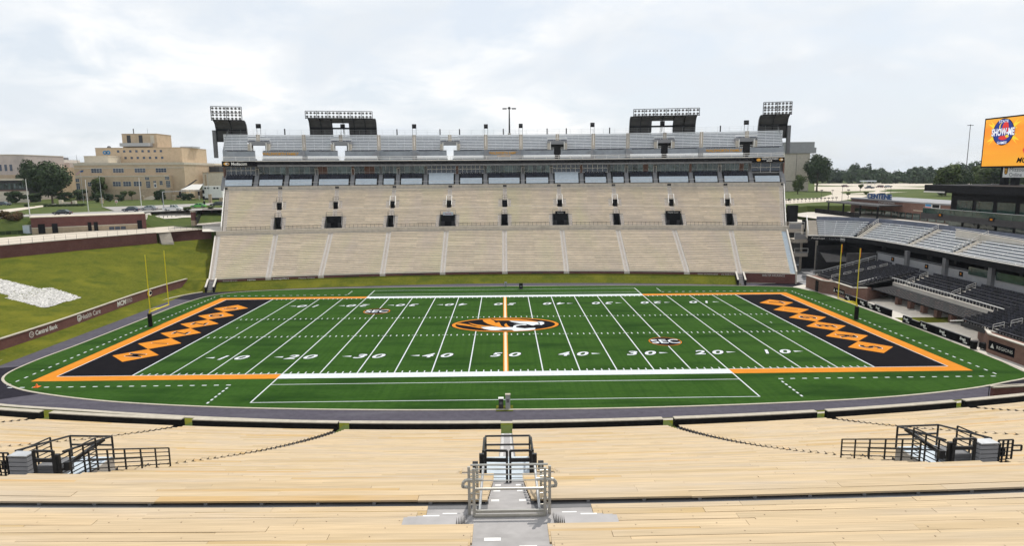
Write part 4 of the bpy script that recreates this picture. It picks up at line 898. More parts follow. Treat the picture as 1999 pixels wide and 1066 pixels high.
# a few bench rows in front of the cross aisle, then the grey wall and the main benches
UA = [(434, 434), (505, 505), (594, 594), (666, 666), (740, 740), (809, 809), (878.5, 878.5), (948.5, 948.5), (1017, 1017), (1088, 1088), (1158, 1158), (1225.5, 1225.5), (1297, 1297), (1368.5, 1368.5), (1457, 1457), (1530, 1530)]
SW = SU+4.6; ZW0 = zb(303, SW); ZW1 = zb(291.5, SW)                       # grey wall
S4 = SW+.4; UXT = 1.0; NU = 10; ZTOP = zb(262, S4+NU*UXT); UR_ = (ZTOP-ZW1)/NU
VOMU = [1, 3, 6, 9, 12, 14]; OPEN = (1, 3, 6)
def ua(k, s, e=0): return fa(UA[k][0], s, 290)+e/(RF+s)
plain_front = {0: 1, 4: 1, 7: 1, 10: 1, 14: 1}
for k in range(len(UA)-1):
    # front benches
    b = MB(); t = MB(); zf = ZF1+.35
    for r in range(3):
        s = SU+.7+r*.8; z = zf+.12+r*.2; a0, a1 = ua(k, s, .7), ua(k+1, s, -.7); arcbox(t, s, s+.85, a0, a1, z-.5, z, 2)
        if k not in plain_front:
            plank(b, s+.2, z+.3, a0, a1, .26, .07, 2); plank(b, s+.55, z+.62, a0, a1, .05, .16, 2)
    t.build('front_tier', M['deck_grey'], fs)
    if b.v: b.build('front_bench', M['alu'], fs)
    # grey wall of this bay
    b = MB(); e0 = 1.0 if k in VOMU else 0; e1 = -1.0 if (k+1) in VOMU else 0; arcbox(b, SW, SW+.25, ua(k, SW, e0), ua(k+1, SW, e1), ZF1-.2, ZW1-.15, 2); b.build('cross_aisle_wall', M['deck_grey'], fs)
    b = MB(); a0, a1 = ua(k, SW, 1.2), ua(k+1, SW, -1.2)                # dark blocks draw the broken shadow line of seat brackets under the first bench
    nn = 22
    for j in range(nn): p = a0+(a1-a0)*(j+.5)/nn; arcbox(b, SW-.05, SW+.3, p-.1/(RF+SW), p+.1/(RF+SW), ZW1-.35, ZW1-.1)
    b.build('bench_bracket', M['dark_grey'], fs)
    # main benches
    b = MB(); t = MB()
    for r in range(NU):
        s = S4+r*UXT; z = ZW1+r*UR_-.05
        g0 = 2.9 if (k in VOMU and r < 6) else .55; g1 = 2.9 if ((k+1) in VOMU and r < 6) else .55
        a0, a1 = ua(k, s, g0), ua(k+1, s, -g1)
        tier(t, s, z, a0, a1, UR_+.02, UXT, 2)
        plank(b, s-.04, z+.16, a0, a1, .36, .26, 2, 0)
        ns = max(3, int((a1-a0)*(RF+s)/1.9))
        for j in range(ns+1):
            c = a0+(a1-a0)*j/ns; arcbox(b, s+.0, s+.3, c-.03/(RF+s), c+.03/(RF+s), z, z+.24)
    t.build('deck_tier', M['deck_blue'], fs, kind='stuff'); b.build('aluminium_benches', M['alu'], fs, kind='stuff')
for k in range(1, len(UA)-1):
    b = MB()
    for r in range(NU*2):
        s = S4+r*UXT/2; z = ZW1+(r+1)*UR_/2-.05
        if k in VOMU and r < 10: continue
        tier(b, s, z, ua(k, s, -.52), ua(k, s, .52), UR_/2+.02, UXT/2, 1)
    b.build('aisle_stair', M['concrete'], fs)
    b = MB(); r0 = 5 if k in VOMU else 0; P = [far(S4+r*UXT, ua(k, S4+r*UXT), ZW1+(r+.5)*UR_+.8) for r in range(r0, NU+1, 2)]
    b.pipe(P, .05, 5)
    for p in P: b.tube(p-Vector((0, 0, .85)), p, .04, n=4)
    b.build('aisle_rail', M['offwhite'], fs)
    if k not in VOMU:                        # stair from the cross aisle, seen as a diagonal
        b = MB()
        for j in range(6): arcbox(b, SW-.95, SW-.02, ua(k, SW, -.5+(.0)+j*.5*(1 if k % 2 else -1)), ua(k, SW, .05+j*.5*(1 if k % 2 else -1)), ZF1, ZW1-.2-j*.36)
        b.build('stair_flight', M['concrete_grey'], fs)
for k in VOMU:                               # exits through the upper deck
    v = bpy.data.objects.new('deck_exit', None); link(v); v.parent = fs; v.location = far(SW, ua(k, SW), ZW1)-fs.location
    zt = ZW1+5*UR_; s1 = S4+4.4*UXT; h = 2.0
    for e in (-1, 1): b = MB(); p, q = sorted((ua(k, SW, e*h), ua(k, SW, e*2.85))); arcbox(b, SW, s1, p, q, ZW1-.25, ZW1+1.7); b.build('exit_side', M['concrete'], v)
    b = MB(); arcbox(b, s1-2.6, s1+.1, ua(k, SW, -2.85), ua(k, SW, 2.85), zt-1.0, zt+.12); b.build('exit_canopy', M['concrete_grey'], v)
    b = MB(); b.pipe([far(s1-2.7, ua(k, SW, -2.85), zt+.75), far(s1-2.7, ua(k, SW, 2.85), zt+.75)], .06, 5)
    for e in (-2.0, 2.0): arcbox(b, SW-.05, SW+.12, ua(k, SW, e-.1), ua(k, SW, e+.1), ZW1-.2, zt-.4)
    for e in (-2.85, -1, 1, 2.85): b.tube(far(s1-2.7, ua(k, SW, e), zt), far(s1-2.7, ua(k, SW, e), zt+.75), .04, n=4)
    b.build('exit_rail', M['white'], v)
    b = MB()
    for e0, e1 in ((-2.0, -.95), (.95, 2.0)): b.pipe([far(SW, ua(k, SW, e0), ZW1+.35), far(SW, ua(k, SW, e1), ZW1+.35)], .05, 5); b.pipe([far(SW, ua(k, SW, e0), ZW1-.1), far(SW, ua(k, SW, e1), ZW1-.1)], .05, 5)
    b.build('exit_guard', M['white'], v)
    if k not in OPEN:
        b = MB(); arcbox(b, s1-.4, s1-.2, ua(k, SW, -2.6), ua(k, SW, 2.6), ZF1, zt-.9); b.build('exit_dark_panel', M['dark_grey'], v)  # dark panel filling the opening, for the unlit dark seen through it
# gold banners on the grey wall
for k, (u0, u1, vv) in ((1, (511, 584, 296)), (7, (954, 1013, 296)), (13, (1377, 1450, 290))):
    a0, a1 = fa(u0, SW, vv), fa(u1, SW, vv); p, q = far(SW-.05, a0, 0), far(SW-.05, a1, 0); c = (p+q)/2
    c.z = ZW1-1.0; lettering('banner_lettering', 'WALSWORTH FAMILY', c, q-p, (0, 0, 1), M['gold'], fs, width=(q-p).length*.98, height=.8, lift=.03, bold=.03)
    c.z = ZW1-1.85; lettering('banner_lettering', 'COLUMNS CLUB', c, q-p, (0, 0, 1), M['gold'], fs, width=(q-p).length*.45, height=.5, lift=.03, bold=.03)
# top rail and end rails
ST = S4+NU*UXT+.1; b = MB(); n = 96; P = [far(ST, uL+(uR-uL)*i/n, ZTOP-.2) for i in range(n+1)]
for z in (1.55, 1.05, .55): b.pipe([p+Vector((0, 0, z)) for p in P], .02, 4)
for p in P[::2]: b.tube(p, p+Vector((0, 0, 1.6)), .025, n=4)
b.build('top_rail', M['galv'], fs)
for u in (556, 775, 859, 897, 982.5, 1068, 1105.5, 1190, 1406): b = MB(); p = far(ST, fa(u, ST, 258), ZTOP-.3); b.box(p.x-.16, p.x+.16, p.y-.1, p.y+.1, p.z, p.z+2.0); b.build('rail_post', M['dark_grey'], fs)
for k, e in ((0, .25), (15, -.3)):
    b = MB(); P = [far(S4+r*UXT, ua(k, S4, e), ZW1+r*UR_+.9) for r in range(NU+1)]; b.pipe(P[::2], .05, 5); b.pipe([p-Vector((0, 0, .45)) for p in P[::2]], .035, 5)
    for p in P[::2]: b.tube(p-Vector((0, 0, 1)), p, .04, n=4)
    b.build('end_rail', M['galv'], fs)
    b = MB(); s_ = -1 if k == 0 else 1
    for r in range(NU): s = S4+r*UXT; z = ZW1+r*UR_; p, q = sorted((ua(k, S4, e-.25), ua(k, S4, e+.25))); arcbox(b, s, s+UXT, p, q, ZF1, z+.05)
    b.build('side_wall', M['deck_grey'], fs)
# rear wall of the tower so that it stands on the ground
b = MB(); arcbox(b, ST+.2, ST+.7, uL, fa(487, ST), 13.5, ZTOP-.4, 3); arcbox(b, ST+.2, ST+.7, fa(525, ST), fa(650, ST), 13.5, ZTOP-.4, 8); arcbox(b, ST+.2, ST+.7, fa(682, ST), fa(862, ST), 13.5, ZTOP-.4, 8); arcbox(b, ST+.2, ST+.7, fa(896, ST), uR, 13.5, ZTOP-.4, 20); b.build('rear_wall', M['concrete_grey'], fs)
# ------------------------------------------------------------------ light canopies on the roof edge (each a thing)
def canopy(u0, u1, vb, vt, vr, tall, lean, lab, gap=None):
    s0 = ST+.6; a0, a1 = fa(u0, s0, 255), fa(u1, s0, 255); ac = (a0+a1)/2
    zA = ats(1000, vb, s0)[1]+(.008*0); z = lambda v, s, u=(u0+u1)/2: ats(u, v, s)[1]
    z0 = z(vb, s0)-2.2; z1 = z(vt, s0-4.5)
    t = thing('light_canopy', lab, 'light canopy', far(s0, ac, z0), 'roof light canopies')
    H = z1-z0; prof = [(s0+.3, z0), (s0+.25, z0+H*.35), (s0-.1, z0+H*.62), (s0-1.1, z0+H*.83), (s0-2.6, z0+H*.95), (s0-4.6, z1)]
    nrib = 7 if gap else 3; segs = nrib-1
    cs = segs if not gap else 12
    for j in range(cs):
        p, q = a0+(a1-a0)*j/cs, a0+(a1-a0)*(j+1)/cs
        for (sA, zA_), (sB, zB_) in list(zip(prof, prof[1:])):
            if gap and gap[0] <= (j+.5)/cs <= gap[1] and zB_ < z0+H*.86: continue
            b = MB(); b.hexa([far(sA, p, zA_), far(sA, q, zA_), far(sB, q, zB_), far(sB, p, zB_), far(sA+.12, p, zA_+.08), far(sA+.12, q, zA_+.08), far(sB+.12, q, zB_+.12), far(sB+.12, p, zB_+.12)]); b.build('cladding_panel', M['cladding'], t)
    for j in range(nrib):
        p = a0+(a1-a0)*j/segs; b = MB()
        for (sA, zA_), (sB, zB_) in zip(prof, prof[1:]): b.bar(far(sA-.22, p, zA_), far(sB-.22, p, zB_-.2), .16, .3)
        b.build('rib', M['dark'], t)
    for e, w in ((a0, -.15), (a1, .15)):     # pale side fins
        b = MB()
        for (sA, zA_), (sB, zB_) in zip(prof, prof[1:]):
            d = w/(RF+s0); dep = .9
            b.hexa([far(sA-dep, e, zA_), far(sA-dep, e+d, zA_), far(sA+.3, e+d, zA_), far(sA+.3, e, zA_), far(sB-dep, e, zB_), far(sB-dep, e+d, zB_), far(sB+.3, e+d, zB_), far(sB+.3, e, zB_)])
        b.build('side_fin', M['mid_grey'], t)
    b = MB(); arcbox(b, s0-.6, s0-.3, a0, a1, z0+H*.55, z0+H*.63, 2); b.build('cross_beam', M['dark'], t)
    if tall:
        oe = a0 if lean > 0 else a1; dd = (-.9 if lean > 0 else .9)/(RF+s0); p_, q_ = sorted((oe, oe+dd)); b = MB(); arcbox(b, s0-2.4, s0-.2, p_, q_, ZF1+1.5, z0+H*.55); b.build('support_column', M['mid_grey'], t)
    # lamp rack on the front lip
    sr = s0-4.7; zr0 = z1+.1; zr1 = z(vr, sr); rb0, rb1 = a0-lean*.004, a1-lean*.004
    b = MB()
    for j in range(nrib): p = rb0+(rb1-rb0)*j/segs; b.bar(far(sr, p, zr0-.2), far(sr, p, zr1), .14)
    for zz in ((zr0, (zr0+zr1)/2, zr1) if tall else (zr0, zr1)): b.pipe([far(sr, rb0, zz), far(sr, (rb0+rb1)/2, zz), far(sr, rb1, zz)], .09 if zz != zr0 else .12, 5)
    rack = b.build('lamp_rack', M['dark'], t)
    b = MB(); arcbox(b, sr+.25, sr+.3, rb0, rb1, zr0, zr1, 2)
    rows = 4 if tall else 2; per = 4 if tall else 3
    for r in range(rows):
        zz = zr0+(zr1-zr0)*(r+.55)/rows; b = MB(); b.pipe([far(sr+.12, rb0, zz-.16), far(sr+.12, rb1, zz-.16)], .04, 4); b.build('lamp_bar', M['white'], t)
        for j in range(segs):
            for i in range(per):
                p = rb0+(rb1-rb0)*(j+(i+.5+.25*0)/(per))/segs; o = put('floodlight', LAMP, t, far(sr-.1, p, zz)-t.location, (0, 0, -p)); 
lb = MB(); lb.tube((0, -.18, -.12), (0, .12, .05), .36, .22, 10); lb.ell((0, .2, .08), (.2, .22, .2), 6, 4, 0); LAMP = lb.mesh('floodlight', M['mid_grey'])
lb = MB()
canopy(423, 482, 262, 235, 208, True, .4, 'tall light canopy with four rows of floodlights at the bank end of the roof')
canopy(606, 735, 260, 231.5, 217, False, .6, 'long light canopy with two rows of floodlights on the roof, nearer the bank', gap=(.33, .61))
canopy(1229, 1356, 257, 226.5, 212, False, -.6, 'long light canopy with two rows of floodlights on the roof, nearer the scoreboard', gap=(.36, .64))
canopy(1480, 1535, 255, 224, 199, True, -.4, 'tall light canopy with four rows of floodlights at the scoreboard end of the roof')
# loudspeaker boxes on twin posts
SPK = {504.5: 'dark loudspeaker on twin posts next to the tall canopy at the bank end', 808.5: 'dark loudspeaker on twin posts next after the long canopy nearer the bank', 948.5: 'dark loudspeaker on twin posts on the bank side of the tall light mast', 1016.5: 'dark loudspeaker on twin posts on the scoreboard side of the tall light mast',
       1156.5: 'dark loudspeaker on twin posts just before the long canopy nearer the scoreboard', 1457: 'dark loudspeaker on twin posts next to the tall canopy at the scoreboard end', 669: 'dark loudspeaker in the opening of the long canopy nearer the bank', 1293: 'dark loudspeaker in the opening of the long canopy nearer the scoreboard'}
for u, v in ((504.5, 246), (808.5, 246.5), (948.5, 246.5), (1016.5, 245.5), (1156.5, 243.5), (1457, 239), (669, 246.5), (1293, 240.5)):
    a, z = ats(u, v, ST+.2); p = far(ST+.2, a, z); t = thing('loudspeaker', SPK[u], 'loudspeaker', (p.x, p.y, ZTOP-.2), 'roof loudspeakers')
    b = MB(); b.box(p.x-.6, p.x+.6, p.y-.5, p.y+.4, z-.6, z+.65); b.build('cabinet', M['dark'], t)
    b = MB(); b.box(p.x-.5, p.x+.5, p.y-.53, p.y-.5, z-.05, z+.55); b.build('grille', M['dark_grey'], t)
    for e in (-.55, .55): b = MB(); b.tube((p.x+e, p.y, ZTOP-.5), (p.x+e, p.y, z-.55), .06, n=6); b.build('post', M['dark_grey'], t)
# ================================================================== the wooden bleachers in the foreground
NT = .76
def zbench(s):                               # height of a bench top at radius offset s
    if s < 28: return .65+.285*s+.0021*s*s
    if s < 43.2: return 10.28+(16.71-10.28)*(s-28)/15.0
    return 17.20+.30*(s-44.6)/NT
ns_ = thing('near_grandstand', 'wooden plank bleachers on concrete tiers overlooking the near sideline', 'grandstand', (0, -44, 0))
SP = 15.42/RN                                # angle between aisles
AI = [j*SP for j in range(-5, 6)]
WALK0, WALK1, ZWALK = 43.05, 44.5, 16.47
def hole(j, s):                              # half gap in the benches at aisle j for radius offset s (metres), at s
    aj = abs(j)
    if s < 30.6: return .5
    if s < 35.6: return 1.92
    if s < 43.1: return .5
    return 1.70+.11*round((s-44.6)/.76) if s < 46.6 else .63
rowsL = [1.0+NT*i for i in range(200) if 1.0+NT*i < 43.0]
rowsL = [s+(42.72-rowsL[-1]) for s in rowsL]
rowsU = [44.6+NT*i for i in range(12)]
AMAX = .262                                  # angular reach that the picture can see
def nstep(b, s0, s1, a0, a1, z, zr, n, mi=0):
    for i in range(n):
        p, q = a0+(a1-a0)*i/n, a0+(a1-a0)*(i+1)/n
        b.quad(near(s0, p, z), near(s1, p, z), near(s1, q, z), near(s0, q, z), mi); b.quad(near(s0, p, z), near(s0, q, z), near(s0, q, z-zr), near(s0, p, z-zr), mi)
# concrete tiers
b = MB(); allrows = [(s, zbench(s)-.43) for s in rowsL]
VH = [j for j in (-1, 0, 1)]
def spans(s, holes):                         # angle spans of the stand minus the given (centre, half width) holes
    out = []; a = -AMAX
    for c, h in sorted(holes): out.append((a, c-h/(RN+s))); a = c+h/(RN+s)
    out.append((a, AMAX)); return out
for i, (s, z) in enumerate(allrows):
    hs = []
    for a0, a1 in spans(s, hs): nstep(b, s-.35, s-.35+NT, a0, a1, z, .45, max(1, int((a1-a0)/.02)))
    if i+1 == len(allrows): break
b.build('concrete_tier', M['step'], ns_, kind='stuff')
b = MB(); nstep(b, WALK0, WALK1+.1, -AMAX, AMAX, ZWALK, .3, 30); nstep(b, rowsL[-1]-.35+NT-.1, WALK0+.01, -AMAX, AMAX, ZWALK-.02, .2, 30); b.build('cross_aisle', M['step'], ns_)
b = MB()
for i, s in enumerate(rowsU):
    z = zbench(s)-.43
    for a0, a1 in spans(s, [(0, hole(0, s)+.02)]): nstep(b, s-.2, s-.2+NT, a0, a1, z, .6 if i == 0 else .4, 14)
b.build('upper_tier', M['step'], ns_, kind='stuff')
# planks: nearest rows as boards of their own, the rest as one surface of boards per bay
rp = random.Random(11); PW, PT_ = .185, .045; nplank = 0
def plank_near(b, s, z, a0, a1, w=PW, th=PT_, dz=0):
    p = [near(s, a0, z-th), near(s, a1, z-th+dz), near(s+w, a1, z-th+dz), near(s+w, a0, z-th)]
    b.hexa([p[3], p[2], p[1], p[0]]+[Vector((v.x, v.y, v.z+th)) for v in (p[3], p[2], p[1], p[0])])
def visible_half(s):                         # half angle seen by the camera (+ margin)
    D = max(3.0, 56.9-s); return min(AMAX-.004, (D*1.10*1000/FPX*1.12+2.2)/(RN+s))
def bayspans(s, vis):
    hs = [(AI[j+5], (hole(j, s) if (abs(j) <= 1 or s < 30.6 or s > 35.6) else .5) if not (s > 43.2 and j) else 0.0) for j in range(-5, 6) if not (s > 43.2 and j)]
    out = []
    for a0, a1 in spans(s, hs):
        a0 = max(a0, -vis); a1 = min(a1, vis)
        if a1-a0 > .3/(RN+s): out.append((a0, a1))
    return out
def boards(s, a0, a1, rnd, lens):
    x = a0*(RN+s); e = a1*(RN+s); res = []; first = True
    while x < e-.05:
        l = rnd.choice(lens)*(rnd.uniform(.25, 1) if first else 1); first = False; y = min(e, x+l)
        if e-y < 1.2: y = e
        res.append((x/(RN+s), (y-.007)/(RN+s))); x = y
    return res
near_rows = rowsU[:9]
for s in near_rows:
    vis = visible_half(s)
    for a0, a1 in bayspans(s, vis):
        for q in range(3):
            for p0, p1 in boards(s, a0, a1, rp, (4.9, 4.9, 3.7)):
                b = MB(); z = zbench(s)+rp.uniform(-.004, .004); plank_near(b, s-.30+q*(PW+.006), z, p0, p1, dz=rp.uniform(-.004, .004)); b.build('plank', M['wood'], ns_); nplank += 1
for s in [r for r in rowsL if r > 38.5]:
    for a0, a1 in bayspans(s, visible_half(s)):
        for q in range(2):
            if nplank > 292: break
            for p0, p1 in boards(s, a0, a1, rp, (4.9, 6.1)):
                b = MB(); z = zbench(s)+rp.uniform(-.006, .006); plank_near(b, s-.30+q*(.24+.006), z, p0, p1, w=.24, dz=rp.uniform(-.005, .005)); b.build('plank', M['wood'], ns_); nplank += 1
bays = {}
for s in [r for r in rowsL if r <= 38.5]:
    for a0, a1 in bayspans(s, AMAX-.004):
        key = round((a0+a1)/2/SP-.5); bb = bays.setdefault(key, MB())
        for q in range(2):
            for p0, p1 in boards(s, a0, a1, rp, (4.9, 6.1, 6.1)): plank_near(bb, s-.30+q*(.24+.010), zbench(s)+rp.uniform(-.008, .008), p0, p1, w=.24)
for s in [r for r in rowsL if r <= 42.0]:    # dark brackets under the board ends
    for a0, a1 in bayspans(s, AMAX-.004):
        key = round((a0+a1)/2/SP-.5); bb = bays.setdefault(('k', key), MB()); n = max(1, int((a1-a0)*(RN+s)/2.2)); z = zbench(s)
        for i in range(n+1):
            a = a0+(a1-a0)*i/n+(.10 if i == 0 else (-.10 if i == n else 0))/(RN+s); h = .05/(RN+s)
            pp = [near(s-.28, a-h, z-.40), near(s-.28, a+h, z-.40), near(s+.18, a+h, z-.40), near(s+.18, a-h, z-.40)]
            bb.hexa([pp[3], pp[2], pp[1], pp[0]]+[Vector((v.x, v.y, z-.048)) for v in (pp[3], pp[2], pp[1], pp[0])])
for key, bb in bays.items():
    if isinstance(key, tuple): bb.build('bench_bracket', M['dark_grey'], ns_, kind='stuff')
    else: bb.build('plank_bay', M['wood'], ns_, kind='stuff')
for a0, a1 in bayspans(42.72, AMAX-.004):      # dark strips drawn in for the shade below the lower section's last bench, and brackets
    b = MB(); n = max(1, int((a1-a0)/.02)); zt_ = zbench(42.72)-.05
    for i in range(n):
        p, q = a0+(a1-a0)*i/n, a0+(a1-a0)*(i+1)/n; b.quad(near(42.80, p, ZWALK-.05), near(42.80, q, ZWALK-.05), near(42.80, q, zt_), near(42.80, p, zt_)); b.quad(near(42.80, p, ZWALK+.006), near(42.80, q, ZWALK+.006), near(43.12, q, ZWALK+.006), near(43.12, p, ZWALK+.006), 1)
    b.build('under_bench_shade', [M['dark_grey'], M['mid_grey']], ns_)
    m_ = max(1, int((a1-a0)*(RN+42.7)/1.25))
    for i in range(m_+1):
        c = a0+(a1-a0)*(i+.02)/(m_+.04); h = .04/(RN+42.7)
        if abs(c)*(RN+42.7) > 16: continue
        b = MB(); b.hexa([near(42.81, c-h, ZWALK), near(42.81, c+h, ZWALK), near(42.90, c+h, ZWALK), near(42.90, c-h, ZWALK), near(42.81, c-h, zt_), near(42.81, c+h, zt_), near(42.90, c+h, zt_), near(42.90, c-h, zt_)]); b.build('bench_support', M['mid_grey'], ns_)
# bolts heads on the nearest boards
b = MB()
for s in near_rows:
    for a0, a1 in bayspans(s, visible_half(s)):
        n = int((a1-a0)*(RN+s)/1.35)
        for i in range(n+1):
            for q in (0, 1, 2):
                a = a0+(a1-a0)*(i+.08)/(n+.16); c = near(s-.30+q*(PW+.012)+.09, a, zbench(s)+.004); b.box(c.x-.009, c.x+.009, c.y-.010, c.y+.010, c.z-.002, c.z+.004)
b.build('bolt_heads', M['stone'], ns_, kind='stuff')
# aisle steps with white nosings
for j in range(-5, 6):
    a = AI[j+5]; b = MB()
    for s in rowsL:
        if abs(j) <= 1 and 30.6 <= s < 35.6:
            sides = [(-1.9, -.98), (.98, 1.9)]
        else: sides = [(-.5, .5)]
        z = zbench(s)-.43; rise = (zbench(s+NT)-zbench(s))
        for e0, e1 in sides:
            p, q = a+e0/(RN+s), a+e1/(RN+s)
            nstep(b, s, s+.42, p, q, z+rise/2, rise, 1, 0)
            for n0, n1 in ((e0+.03, e0+.24), (e1-.24, e1-.03)) if s < 36 or int(s*7) % 3 == 0 else ():
                pp, qq = a+n0/(RN+s), a+n1/(RN+s)
                nstep(b, s-.004, s+.10, pp, qq, z+rise/2+.004, .03, 1, 1)
    b.build('aisle_stair', [M['step'], M['nosing']], ns_, kind='stuff')
for e in (-1, 1):                            # flanking steps beside the guard, each with a short white nosing
    b = MB()
    for i in range(7):
        sx = 43.35+i*.42; z = ZWALK+.05+.22*i
        p, q = sorted((e*.98/(RN+sx), e*1.95/(RN+sx))); nstep(b, sx, sx+.5, p, q, z, .3, 1, 0); c0 = e*(1.3 if i == 1 else 1.55)
        if i in (1, 4): nstep(b, sx-.004, sx+.13, (c0-.16)/(RN+sx), (c0+.16)/(RN+sx), z+.004, .03, 1, 1)
    b.build('aisle_stair', [M['step'], M['nosing']], ns_, kind='stuff')
b = MB()
for i in range(14):                          # middle flight rising past the guard towards the top
    sx = 44.25+i*.40; z = ZWALK+.05+.155*i; hw = .98 if sx < 46.5 else .63
    nstep(b, sx, sx+.45, -hw/(RN+sx), hw/(RN+sx), z, .3, 1, 0)
    c0 = (-.36 if i % 4 == 1 else .34)
    if i % 2: nstep(b, sx-.004, sx+.11, (c0-.17)/(RN+sx), (c0+.17)/(RN+sx), z+.004, .04, 1, 1)
b.build('aisle_stair', [M['step'], M['nosing']], ns_, kind='stuff')
# ------------------------------------------------------------------ vomitory pits with their black railings and gates
def barrail(b, P, Q, zP, zQ, n, r=.022, rails=7, h=1.07):
    """railing of horizontal bars between two plan points"""
    for i in range(n+1):
        t = i/n; p = P.lerp(Q, t); z = zP+(zQ-zP)*t; b.bar(Vector((p.x, p.y, z)), Vector((p.x, p.y, z+h)), .05)
    for k in range(rails+1):
        f = .10+(h-.10)*k/rails; b.tube((P.x, P.y, zP+f), (Q.x, Q.y, zQ+f), r if k < rails else .032, n=5)
for j in VH:
    a = AI[j+5]; lab = {0: 'black steel railing and gates round the landing on the middle aisle', -1: 'black steel railing and gates round the landing on the aisle towards the bank', 1: 'black steel railing and gates round the landing on the aisle towards the scoreboard'}[j]
    s0, s1 = 31.7, 34.9; z0 = 12.5; hw = .90
    A = lambda s, e: a+e/(RN+s)
    b = MB(); P4 = [near(s0, A(s0, -hw), 0), near(s0, A(s0, hw), 0), near(s1, A(s1, hw), 0), near(s1, A(s1, -hw), 0)]; b.prism([(p.x, p.y) for p in P4], 10.6, z0); b.build('landing', M['concrete'], ns_)
    b = MB(); P5 = [near(s0+.05, A(s0, -hw+.05), 0), near(s0+.05, A(s0, hw-.05), 0), near(s1, A(s1, hw-.05), 0), near(s1, A(s1, -hw+.05), 0)]; b.prism([(p.x, p.y) for p in P5], z0, z0+.02); b.build('landing_cover', M['tarp'], ns_)
    t = thing('landing_railing', lab, 'railing', near(33, a, z0))
    # far guard: two-bar frame
    b = MB(); P = near(s0, A(s0, -hw), 0); Q = near(s0, A(s0, hw), 0)
    for zz in (.90, .52): b.tube((P.x, P.y, z0+zz), (Q.x, Q.y, z0+zz), .04, n=6)
    for p in (P, Q): b.tube((p.x, p.y, z0-.1), (p.x, p.y, z0+.90), .04, n=6)
    for e in (-1, 1): b.tube(near(s0, A(s0, e*hw), z0+.90), near(s1-.5, A(s1, e*(hw+.02)), z0+1.45), .04, n=6)
    b.build('guard_frame', M['black_metal'], t)
    for e in (-1, 1):
        # barred side panel beside the gates
        P = near(s0+1.0, A(s0+1, e*(hw+.03)), 0); Q = near(s1-.1, A(s1, e*(hw+.03)), 0); b = MB(); barrail(b, P, Q, z0-.1, z0+.05, 3, h=1.35); b.build('side_panel', M['black_metal'], t)
        # railing down along the flanking stair
        ee = e*1.9 if not (j and e == -j) else e*1.9
        sA, sB = 34.4, (29.5 if (j and e == -j) else 30.4)
        P = near(sA, A(sA, ee), 0); Q = near(sB, A(sB, ee), 0); b = MB(); barrail(b, P, Q, zbench(sA)-.40, zbench(sB)-.40, 5 if (j and e == -j) else 3, h=1.4 if j else 1.0, rails=7)
        if j and e == -j: b.build('wing_railing', M['black_metal'], t)
        b = MB(); c = near(s1-.3, A(s1, e*(hw+.30)), z0+1.0); b.box(c.x-.10, c.x+.10, c.y-.06, c.y+.06, c.z-.18, c.z+.14); b.build('latch_box', M['black_metal'], t)
        b = MB(); h0 = near(s0-1.6, A(s0, e*(hw+.12)), zbench(s0-1.6)+.55); h1 = near(s1-.6, A(s1, e*(hw+.12)), z0+1.0); b.tube(h1, h0, .03, n=6); b.tube(h0, h0-Vector((0, 0, .5)), .03, n=6); b.tube(h0-Vector((0, 0, .5)), h0-Vector((0, -.45, .5)), .03, n=5); b.build('hand_rail', M['black_metal'], t)
    # pair of gate leaves
    sg = s1-.15; zl, zh = z0+.10, z0+1.62
    for e in (-1, 1):
        if e == j: continue
        P = near(sg, A(sg, e*.06+.02), 0); Q = near(sg-.05*(e < 0), A(sg, e*(hw-.08)), 0); b = MB()
        for zz in (zl, zh): b.bar((P.x, P.y, zz), (Q.x, Q.y, zz), .07)
        b.bar((P.x, P.y, zh-.36), (Q.x, Q.y, zh-.36), .06, .14)
        for p in (P, Q): b.bar((p.x, p.y, zl), (p.x, p.y, zh), .085)
        b.bar((Q.x+(.14 if Q.x > P.x else -.14), Q.y, zl-.1), (Q.x+(.14 if Q.x > P.x else -.14), Q.y, zh-.12), .17, .12)
        for k in range(1, 7): zz = zl+(zh-.42-zl)*k/7; b.tube((P.x, P.y, zz), (Q.x, Q.y, zz), .010, n=4)
        b.build('gate_leaf', M['black_metal'], t)
    if j:
        b = MB(); b.bar(near(s0+.4, A(s0, -j*(hw-.05)), z0+.95), near(s1+.1, A(s1, -j*.1), z0+.25), .10, .14); b.build('stringer', M['black_metal'], t)
        b = MB(); c = near(33.3, A(33.3, j*.35), z0+.02); b.box(c.x-.45, c.x+.45, c.y-.4, c.y+.4, c.z, c.z+.5); b.build('cabinet', M['mid_grey'], t)
    if j:                                    # louvred grey unit and barred panel on the outer side
        e = j; zl = zbench(s1)-.42; sq = s1-.3
        P = near(sq, A(sq, e*.16), 0); Q = near(sq, A(sq, e*(hw-.02)), 0)
        for k in range(6): b = MB(); b.bar((P.x, P.y, zl+.10+k*.17), (Q.x, Q.y, zl+.10+k*.17), .4, .135); b.build('louvre_slat', M['concrete_grey'], t)
        b = MB(); b.bar((P.x, P.y, zl+1.10), (Q.x, Q.y, zl+1.10), .45, .05); b.build('louvre_lid', M['galv'], t)
        P = near(sq+.1, A(sq, e*(hw+.05)), 0); Q = near(sq+.1, A(sq, e*(hw+.62)), 0); b = MB(); barrail(b, P, Q, zl, zl, 3, h=1.18); b.bar((Q.x, Q.y, zl+.75), (Q.x+e*.35, Q.y, zl+.75), .05); b.bar((Q.x, Q.y, zl+.95), (Q.x+e*.35, Q.y, zl+.95), .05); b.bar((Q.x+e*.35, Q.y, zl+.75), (Q.x+e*.35, Q.y, zl+.95), .05); b.build('front_panel', M['black_metal'], t)
